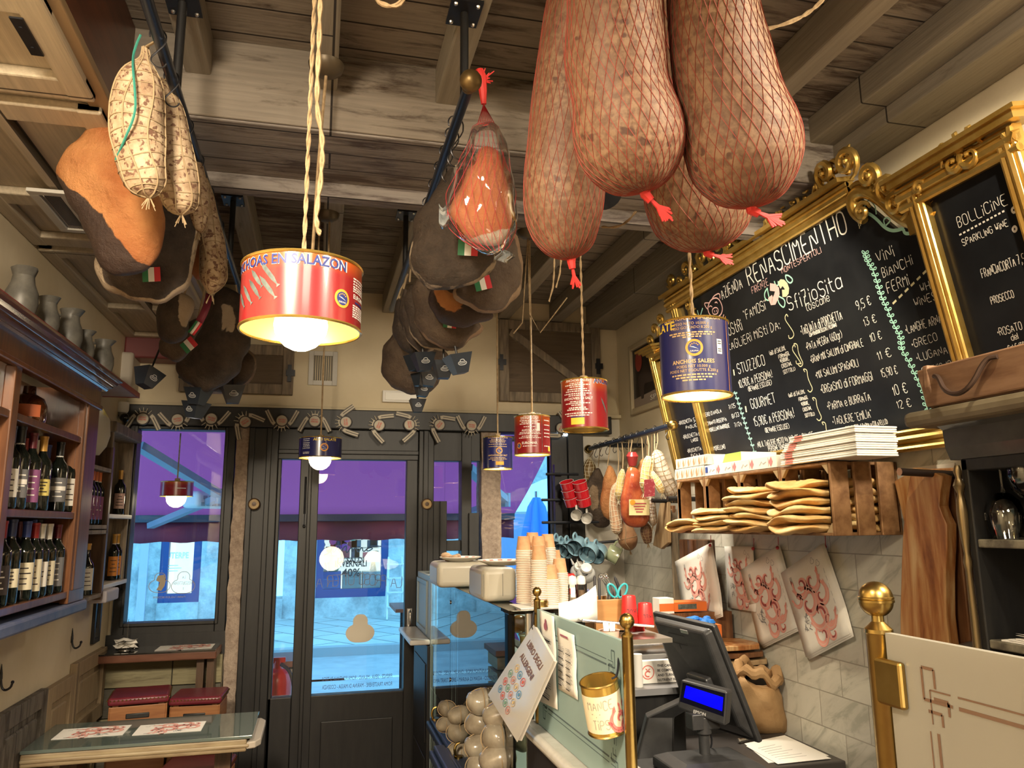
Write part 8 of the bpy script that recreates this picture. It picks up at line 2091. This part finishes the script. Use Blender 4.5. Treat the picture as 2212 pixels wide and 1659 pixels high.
# allergen book hung from the first post
C4 = [at(x, y, 'x', q) for x, y, q in ((1152, 1352, .535), (1194, 1427, .515), (1117, 1600, .475), (1055, 1500, .495))]
t = thing('allergen_book', 'white allergen booklet hanging tilted from the first brass post', 'booklet', C4[0])
U = (C4[1]-C4[0]); Dn = (C4[3]-C4[0]); N = U.cross(Dn).normalized()
if N.dot(EYE-C4[0]) < 0: N = -N
L_, H_ = U.length, Dn.length; U = U/L_; D_ = (C4[3]-C4[0]).normalized()
bk = MB()
for q, nmt in ((0, 0), (-.007, 0)): pass
B_ = [C4[0], C4[1], C4[2], C4[3]]
def slab(th, off, ex=0.):
    m = MB(); c = sum(B_, V())/4; f_ = [p+(p-c)*ex+N*off for p in B_]; g_ = [p-N*th for p in f_]
    return m.add(f_+g_, [(0, 1, 2, 3), (7, 6, 5, 4), (0, 4, 5, 1), (1, 5, 6, 2), (2, 6, 7, 3), (3, 7, 4, 0)])
slab(.0012, .0, .02).build('cover', mat('book_cover', (.72, .68, .60), .15, coat=.8), t, smooth=0)
slab(.010, -.0015, -.01).build('pages', M_paper, t, smooth=0)
m = MB(); O = B_[0]+N*.0008; Vv = -D_
def bp(u, v): return O+U*L_*u+D_*H_*v
for tx, v, wd in (('LIBRO DEGLI', .18, .72), ('ALLERGENI', .33, .66)): prnt(m, tx, bp(.52, v), U, Vv, H_*.068, 0, wid=L_*wd, bold=True)
ci = 1
for r in range(4):
    for k in range(4 if r else 3):
        c = bp(.24+.19*k+(.08 if r == 0 else 0), .43+.115*r)
        m.ribbon([(L_*.072*cos(2*pi*j/14), L_*.072*sin(2*pi*j/14)) for j in range(15)], L_*.016, c, U, Vv, ci); m.flat([(L_*.034*cos(2*pi*j/6+k), L_*.04*sin(2*pi*j/6+k)) for j in range(6)], c, U, Vv, ci); ci = ci % 5+1
m.build('print', [mat('book_brown', (.16, .08, .07), .7), mat('ic_straw', (.62, .47, .25), .7), mat('ic_blue', (.10, .28, .50), .7), mat('ic_red', (.58, .12, .12), .7), mat('ic_green', (.16, .33, .26), .7), mat('ic_rose', (.55, .25, .22), .7)], t, smooth=0)
MB().tube(chaikin([B_[0]+(B_[2]-B_[0])*.03, at(1150, 1348, 'x', .54), at(1152, 1336, 'x', .545), P1-Z*.05-X*.009], 1), .0022, 6).build('cord', M_ink, t)
# tip can hung on a hook
d_ = 1.42
ct_, cb_ = at(1293, 1470, 'd', d_), at(1312, 1576, 'd', d_)
axv = (ct_-cb_); hh = axv.length; axv.normalize()
t = thing('tip_can', 'tin can with handwritten tips label hanging before the teal screen', 'can', cb_)
rc = 41*d_/1661
MB().lathe([(rc, 0), (rc, hh)], cb_, 36, ax=axv).lathe([(rc-.001, .004), (rc-.001, hh)], cb_, 36, ax=axv).lathe([(0, .004), (rc, .004)], cb_, 36, ax=axv).build('can', M_goldin, t)
for q in (0, hh): MB().lathe([(rc, q-.002), (rc+.002, q), (rc, q+.002)], cb_, 36, ax=axv).build('rim', M_brass, t)
w_ = (EYE-cb_); w_ = (w_-axv*w_.dot(axv)).normalized(); s_ = axv.cross(w_).normalized()
if s_.dot(RT) < 0: s_ = -s_
def cm(x, y, off): a = x/rc; return cb_+axv*y+(w_*cos(a)+s_*sin(a))*(rc+off)
MB().sheet(lambda u, v: cm(-.058+.125*u, .008+(hh-.024)*v, .0006), 22, 2).build('paper_label', mat('tip_paper', (.66, .58, .40), .7), t)
m = MB()
for tx, x0, y0, h_ in (('MANCE', -.030, hh*.56, .017), ('- . -', -.024, hh*.42, .012), ('TiPS', -.024, hh*.18, .017)):
    q = MB(); hand(q, tx, (0, 0, 0), X, Y, h_, .0011, jit=.2, sx=.62); b = len(m.v)
    m.v += [tuple(cm(x0+a, y0+c, .0012)) for a, c, _ in q.v]; m.f += [[b+i for i in f_] for f_ in q.f]; m.m += q.m
q = MB()
for a_ in ((.030, .026, .02, 1.2, 2., 1, .005), (.044, .014, .016, 1.1, .5, -1, .004), (.046, .045, .014, 1.1, 2.6, 1, .004)): scroll(q, *a_, (0, 0, 0), X, Y, 1, 3, 2)
b = len(m.v); m.v += [tuple(cm(a, c, .0014)) for a, c, _ in q.v]; m.f += [[b+i for i in f_] for f_ in q.f]; m.m += q.m
m.build('writing', [mat('pencil_grey', (.30, .27, .22), .8), M_rose, M_dred, M_dred], t, smooth=0)
MB().tube(chaikin([at(1321, 1466, 'd', d_-.02), at(1332, 1462, 'd', d_-.02), at(1336, 1440, 'd', d_), at(1336, 1420, 'd', d_+.02), at(1343, 1410, 'd', d_+.03), at(1350, 1414, 'd', d_+.05)], 2), .0022, 6).build('hook', M_blackm, t)
# ================================================================ cash desk behind the screens
dz = .82
q1, q2 = at(1811, 1645, 'z', dz), at(1697, 1592, 'z', dz)
t = thing('cash_desk', 'dark grey desk along the tiled wall under the register', 'desk', (1.4, 2.9, 0))
xr_ = XR-.03
MB().box((1.13, q1.y, dz-.04), (xr_, 3.25, dz)).build('top', mat('desk_dark', (.045, .04, .038), .4), t, smooth=0, bevel=.004)
MB().box((1.15, q1.y+.02, 0), (xr_-.02, 3.2, dz-.04)).build('body', M_black, t, smooth=0)
# register: leaning touch screen seen from behind, on its foot
M_pos = mat('register_black', (.022, .022, .023), .42, c2=(.03, .03, .031), sc=40)
t = thing('cash_register', 'black touch screen register seen from behind on the desk', 'register', (1.3, 2.75, dz))
S1, S2, S3, S4 = at(1408, 1322, 'd', 2.80), at(1540, 1352, 'd', 2.52), at(1640, 1607, 'd', 2.46), at(1495, 1560, 'd', 2.72)
def hexa(m, a, n_, th, mi=0):
    return m.add([p for p in a]+[p+n_*th for p in a], [(3, 2, 1, 0), (4, 5, 6, 7), (0, 1, 5, 4), (1, 2, 6, 5), (2, 3, 7, 6), (3, 0, 4, 7)], mi)
Ns = (S2-S1).cross(S4-S1).normalized()
if Ns.dot(EYE-S1) < 0: Ns = -Ns
sc4 = (S1+S2+S3+S4)/4
m = hexa(MB(), [S1, S2, S3, S4], -Ns, .02); m.build('bezel', M_pos, t, smooth=0, bevel=.006)
inn = [sc4+(p-sc4)*.96 for p in (S1, S2, S3, S4)]; in2 = [sc4+(p-sc4)*.80+Ns*.035+UP*.02 for p in (S1, S2, S3, S4)]
MB().add(inn+in2, [(3, 2, 1, 0), (4, 5, 6, 7), (0, 1, 5, 4), (1, 2, 6, 5), (2, 3, 7, 6), (3, 0, 4, 7)]).build('back_shell', M_pos, t, smooth=0, bevel=.01, seg=3)
def onb(u, v, off): return in2[0].lerp(in2[1], u).lerp(in2[3].lerp(in2[2], u), v)+Ns*off
Ub, Vb = (in2[1]-in2[0]).normalized(), (in2[0]-in2[3]).normalized()
MB().obox(onb(.62, .03, .001), Ub*.018, Vb*.006, Ns*.0012).build('maker_label', M_steelb, t, smooth=0)
g = MB(); ring(g, [(-.042, -.012), (.042, -.012), (.042, .02), (-.042, .02)], .0022, onb(.42, .15, .0015), Ub, Vb); g.flat([(-.003, -.03), (.003, -.03), (.003, -.014), (-.003, -.014)], onb(.42, .15, .002), Ub, Vb)
g.build('hatch_line', mat('line_black', (.004, .004, .004), .6), t, smooth=0)
fo = at(1500, 1640, 'z', dz)
bk_ = onb(.62, .62, .0)
MB().obox(bk_+Ns*.01, Ub*.05, Vb*.04, Ns*.014).build('mount_plate', M_pos, t, smooth=0, bevel=.006)
MB().loft([[p_+RT*a+_f*b for a, b in ((-w1, -.02), (w1, -.02), (w1, .02), (-w1, .02))] for p_, w1 in ((bk_+Ns*.02, .03), (bk_+Ns*.06-Z*.02, .035), (at(1425, 1545, 'd', 2.56), .045), (V((at(1405, 1650, 'd', 2.5).x, at(1405, 1650, 'd', 2.5).y, dz+.01)), .07))]).build('stand_arm', M_pos, t, smooth=30, bevel=.006)
# customer display
t = thing('customer_display', 'black customer display with bright blue screen on the desk', 'display', (1.2, 2.4, dz))
dd_ = 2.34
D1, D2, D3, D4 = at(1471, 1468, 'd', dd_), at(1572, 1494, 'd', dd_-.08), at(1566, 1569, 'd', dd_-.09), at(1463, 1530, 'd', dd_-.01)
Nd = (D2-D1).cross(D4-D1).normalized()
if Nd.dot(EYE-D1) < 0: Nd = -Nd
Ud, Vd = (D2-D1).normalized(), (D1-D4).normalized()
hexa(MB(), [D1, D2, D3, D4], -Nd, .05).build('housing', M_pos, t, smooth=0, bevel=.006)
def ond(u, v, off): return D1.lerp(D2, u).lerp(D4.lerp(D3, u), v)+Nd*off
hexa(MB(), [ond(.05, .07, .0005), ond(.95, .07, .0005), ond(.96, .74, .0005), ond(.04, .74, .0005)], -Nd, .002).build('window', mat('display_dark', (.004, .004, .012), .08, coat=.6), t, smooth=0)
hexa(MB(), [ond(.13, .15, .0016), ond(.92, .2, .0016), ond(.92, .6, .0016), ond(.11, .56, .0016)], -Nd, .001).build('blue_screen', mat('lcd_blue', (0, .0, 1), .3, emit=1.0), t, smooth=0)
m = MB(); prnt(m, 'EPSON', ond(.47, .93, .0012), Ud, Vd, .009, 0, bold=True); m.build('lettering', mat('letter_grey', (.38, .37, .36), .5), t, smooth=0)
nk0 = ond(.5, 1., -.02); fz = .93; base = V((nk0.x, nk0.y, fz))
tag(MB().box((base.x-.20, base.y-.16, dz+.001), (base.x+.15, base.y+.16, fz-.001)).build('cash_box', M_pos, smooth=0, bevel=.006), 'black metal cash box under the customer display', 'cash box')
MB().box((1.13, base.y-.2, 0), (1.42, q1.y-.001, dz)).build('desk_return', M_black, C.objects['cash_desk'], smooth=0)
MB().tube([nk0, nk0-Z*.05], .022, 16).tube([nk0-Z*.045, V((base.x, base.y, fz+.03))], .016, 16).box(nk0+V((-.045, -.02, -.035)), nk0+V((.045, .025, .01))).build('neck', M_pos, t, bevel=.003)
MB().loft([[V((base.x+a*w1, base.y+b*w2-.02, fz+z)) for a, b in ((-1, -1), (1, -1), (1, 1), (-1, 1))] for z, w1, w2 in ((.0, .135, .10), (.028, .135, .10), (.045, .10, .065))]).build('foot', M_pos, t, smooth=0, bevel=.006)
m = MB()
for k, mm in enumerate((0, 1, 2)): m.box((base.x-.085+k*.026, base.y-.1215, fz+.006), (base.x-.067+k*.026, base.y-.1205, fz+.024), mm)
m.box((base.x-.09, base.y-.1208, fz+.003), (base.x-.008, base.y-.1202, fz+.027), 3); m.build('card_sticker', [mat('card_blue', (.05, .16, .42), .5), M_rose, mat('card_grey', (.45, .4, .5), .5), M_paper], t, smooth=0)
MB().tube(chaikin([nk0+V((.03, .03, -.02)), nk0+V((.05, .04, -.09)), base+V((.04, .06, .03))], 2), .003, 6).build('cable', M_ink, t)
# papers on the desk
def flat_sheet(label, pts, z, cat='paper', m=None):
    q = [at(x, y, 'z', z) for x, y in pts]
    o = MB().add(q+[p-Z*.0012 for p in q], [(0, 1, 2, 3), (7, 6, 5, 4), (0, 4, 5, 1), (1, 5, 6, 2), (2, 6, 7, 3), (3, 7, 4, 0)]).build('paper_sheet', m or M_paper, smooth=0); tag(o, label, cat)
    return q, o
Q, o = flat_sheet('white printed sheet lying on the desk by the register', ((1612, 1612), (1690, 1593), (1795, 1638), (1680, 1650)), dz+.004)
m = MB()
for k in range(7):
    a_, b_ = Q[0].lerp(Q[3], .2+.1*k), Q[1].lerp(Q[2], .2+.1*k); m.beam(a_.lerp(b_, .15)+Z*.0005, a_.lerp(b_, .15+.6*random.uniform(.6, 1))+Z*.0005, .002, .0004)
own(m.build('print', mat('print_light', (.45, .44, .43), .8), smooth=0), o)
flat_sheet('second white sheet slightly turned under the printed one', ((1608, 1606), (1695, 1588), (1790, 1632), (1660, 1648)), dz+.002)
flat_sheet('yellow slip behind the register on the desk', ((1625, 1560), (1640, 1558), (1648, 1568), (1630, 1572)), dz+.002, 'paper', mat('slip_yellow', (.62, .55, .2), .7))
p = at(1598, 1600, 'z', dz+.01); tag(MB().tube([p, p+V((.09, .03, 0))], .006, 8).tube([p-X*.008, p], .009, 8).build('pen', M_steelb), 'silver pen lying at the register edge', 'pen')
# brown paper sack and wooden boards behind the register
y = 2.92
ol = [(1600, 1450), (1606, 1428), (1625, 1418), (1650, 1424), (1672, 1440), (1680, 1458), (1676, 1475), (1690, 1490), (1697, 1540), (1702, 1596), (1640, 1590), (1580, 1560), (1580, 1480)]
t = thing('paper_sack', 'large crumpled brown paper sack behind the register', 'sack', at(1650, 1590, 'y', y))
M_sack = mat('sack_kraft', (.30, .17, .07), .75, c2=(.42, .26, .12), sc=9, bump=.5, bd=.02)
d_ = (V((1.75, 2.95, 1))-EYE).dot(_f)
pillow('body', ol[:1]+[(1612, 1470), (1640, 1482), (1672, 1478)]+ol[7:], d_, .10, M_sack, None, 0, t, .010, it=1)
m = MB(); c = at(1638, 1452, 'd', d_); R_ = []
for i in range(9):
    a_ = 2*pi*i/8
    R_.append([c+RT*(.075+.020*cos(a_))*cos(b_)*1.05+_f*(.06+.018*cos(a_))*sin(b_)+UP*(.022*sin(a_)+.014*sin(3*b_+1)-.02*cos(b_)+.012*sin(7*b_)) for b_ in [2*pi*j/36 for j in range(36)]])
m.loft(R_, cap=False); m.build('rolled_rim', M_sack, t)
bz_ = at(1610, 1470, 'x', 1.6).z
for k, (px, py, w_, lab) in enumerate(((1600, 1442, .19, 'lowest dark wooden board of the pile behind the register'), (1598, 1424, .19, 'second wooden board of the pile, pale front edge'), (1590, 1408, .17, 'third wooden board of the pile, dark'), (1582, 1392, .16, 'top wooden board of the pile behind the register'))):
    p = at(px, py+6, 'y', 3.1); o = MB().prism(chaikin([(-.16, -.11, 0), (.13, -.12, 0), (.17, -.05, 0), (.15, .12, 0), (-.16, .12, 0)], 1, True), (p.x-.06, p.y+.02, p.z), X, Y, .02).build('serving_board', (M_olive2, M_brd, M_olive2, M_olive)[k], smooth=0, bevel=.003); tag(o, lab, 'cutting board', 'boards piled behind the register')
sp = at(1600, 1452, 'y', 3.1)
tag(MB().box((1.25, 2.98, dz), (XR-.02, 3.25, sp.z-.008)).build('back_cabinet', M_black, smooth=0), 'low black cabinet under the pile of boards', 'cabinet')
zc_ = sp.z-.008
# dark board stand left of the crates and small boxes
for k, (pxs, lab, mm) in enumerate((((1445, 1100, 1462, 1420), 'tall grey brown plank leaning at left under the crates', M_oldwood), ((1466, 1165, 1480, 1300), 'dark wooden plank under the left crate', M_olive2), ((1484, 1165, 1500, 1290), 'brown wooden plank under the left crate', M_cab), ((1503, 1165, 1535, 1300), 'darkest wooden plank right of the others under the crate', M_dark))):
    a, b = at(pxs[0], pxs[1], 'x', 1.78), at(pxs[2], pxs[3], 'x', 1.78)
    tag(MB().box((1.78, b.y, .9 if k == 0 else b.z), (1.82, a.y, a.z)).build('wooden_plank', mm, smooth=0, bevel=.004), lab, 'plank')
p = at(1440, 1308, 'y', 3.25)
t = thing('medicine_box', 'small white and orange carton behind the register top', 'box', p-Z*.03)
MB().box((p.x-.035, 3.25, p.z-.035), (p.x+.035, 3.32, p.z+.03)).build('carton', M_paper, t, smooth=0); MB().box((p.x-.035, 3.2492, p.z-.025), (p.x+.035, 3.25, p.z+.008)).build('band', mat('box_orange', (.68, .16, .03), .5), t, smooth=0)
tag(MB().box((p.x+.04, 3.26, p.z-.03), (p.x+.2, 3.36, p.z+.01)).box((p.x+.06, 3.2595, p.z-.02), (p.x+.15, 3.26, p.z+.002), 1).build('orange_box', [mat('box_orange', (.68, .16, .03), .5), M_silver], smooth=0), 'flat orange box beside the white and orange carton', 'box')
tag(MB().box((p.x-.1, 3.255, .8), (p.x+.32, 3.4, p.z-.036)).build('back_shelf', M_olive2, smooth=0), 'dark wooden shelf block carrying the small cartons', 'shelf')
p = at(1510, 1342, 'y', 3.0); m = MB()
for k in range(9): m.ball(p+V((random.uniform(-.05, .05), random.uniform(-.03, .03), random.uniform(-.012, .02))), random.uniform(.014, .026), (1.3, 1, .7), n=8)
g_ = m.build('blue_gloves', mat('glove_blue', (.02, .16, .55), .4)); tag(g_, 'crumpled blue gloves on the orange box behind the register', 'gloves')
a = at(1555, 1372, 'y', 3.02)
tag(MB().box((a.x-.13, 3.02, zc_-.0), (a.x+.01, 3.14, p.z-.02)).build('glove_box', mat('box_orange', (.68, .16, .03), .5), smooth=0), 'orange glove carton half hidden by the register', 'box')
# steel slicer hood and white notice box left of the register
y = 2.86; a, b = at(1368, 1412, 'y', y), at(1440, 1420, 'y', y)
t = thing('steel_dispenser', 'rounded stainless steel housing below the red cups', 'dispenser', ((a.x+b.x)/2, y, .9))
for z0_, r_ in ((a.z, .042), (a.z-.085, .033)):
    MB().lathe([(r_, -.0), (r_, b.x-a.x+.06)], (a.x-.02, y, z0_), 24, ax=X, cap=True).build('roll', M_steel, t)
MB().box((a.x-.02, y-.01, a.z-.20), (b.x+.04, y+.2, a.z-.03)).build('body', M_steelb, t, smooth=0, bevel=.006)
y = 2.74; a, b = at(1378, 1478, 'y', y), at(1458, 1425, 'y', y)
t = thing('notice_box', 'white compost notice with red sprout emblem by the register', 'notice', ((a.x+b.x)/2, y, a.z))
MB().box((a.x, y, a.z), (b.x+.03, y+.03, b.z)).build('panel', M_paper, t, smooth=0)
m = MB(); c = V((a.x+(b.x-a.x)*.27, y-.0008, (a.z+b.z)/2)); r_ = (b.z-a.z)*.3
m.ribbon([(r_*cos(2*pi*j/20), r_*sin(2*pi*j/20)) for j in range(21)], r_*.16, c, X, Z); m.ribbon([(r_*.45*cos(q), -r_*.25+r_*.4*sin(q)) for q in [.6+4.6*j/12 for j in range(13)]], r_*.22, c, X, Z)
m.flat([(0, r_*.1), (r_*.5, r_*.55), (r_*.1, r_*.5)], c, X, Z); m.flat([(0, r_*.1), (-r_*.5, r_*.6), (-r_*.1, r_*.5)], c, X, Z)
for k, tx in enumerate(('THIS CAN', 'BE COMPOSTED', 'AND TURNED INTO', 'NUTRIENT RICH', 'SOIL INSTEAD')): prnt(m, tx, (a.x+(b.x-a.x)*.52, y-.0008, b.z-.022-k*.0165), X, Z, .0085, 1, align=0, bold=True)
m.build('print', [M_rose, M_ink], t, smooth=0)
tag(MB().lathe([(.0, 0), (.018, 0), (.018, .13), (0, .13)], (a.x-.012, y-.03, a.z-.02), 18).build('paper_roll', M_white), 'small grey white paper roll left of the compost notice', 'roll')
tag(MB().box((a.x-.06, y-.08, a.z-.024), (b.x+.02, y+.10, a.z-.002)).box((a.x-.04, y-.06, dz+.001), (b.x+.0, y+.08, a.z-.024), 1).build('printer_stand', [mat('tray_grey2', (.22, .22, .23), .35), M_black], smooth=0), 'grey topped low stand under the compost notice', 'stand')
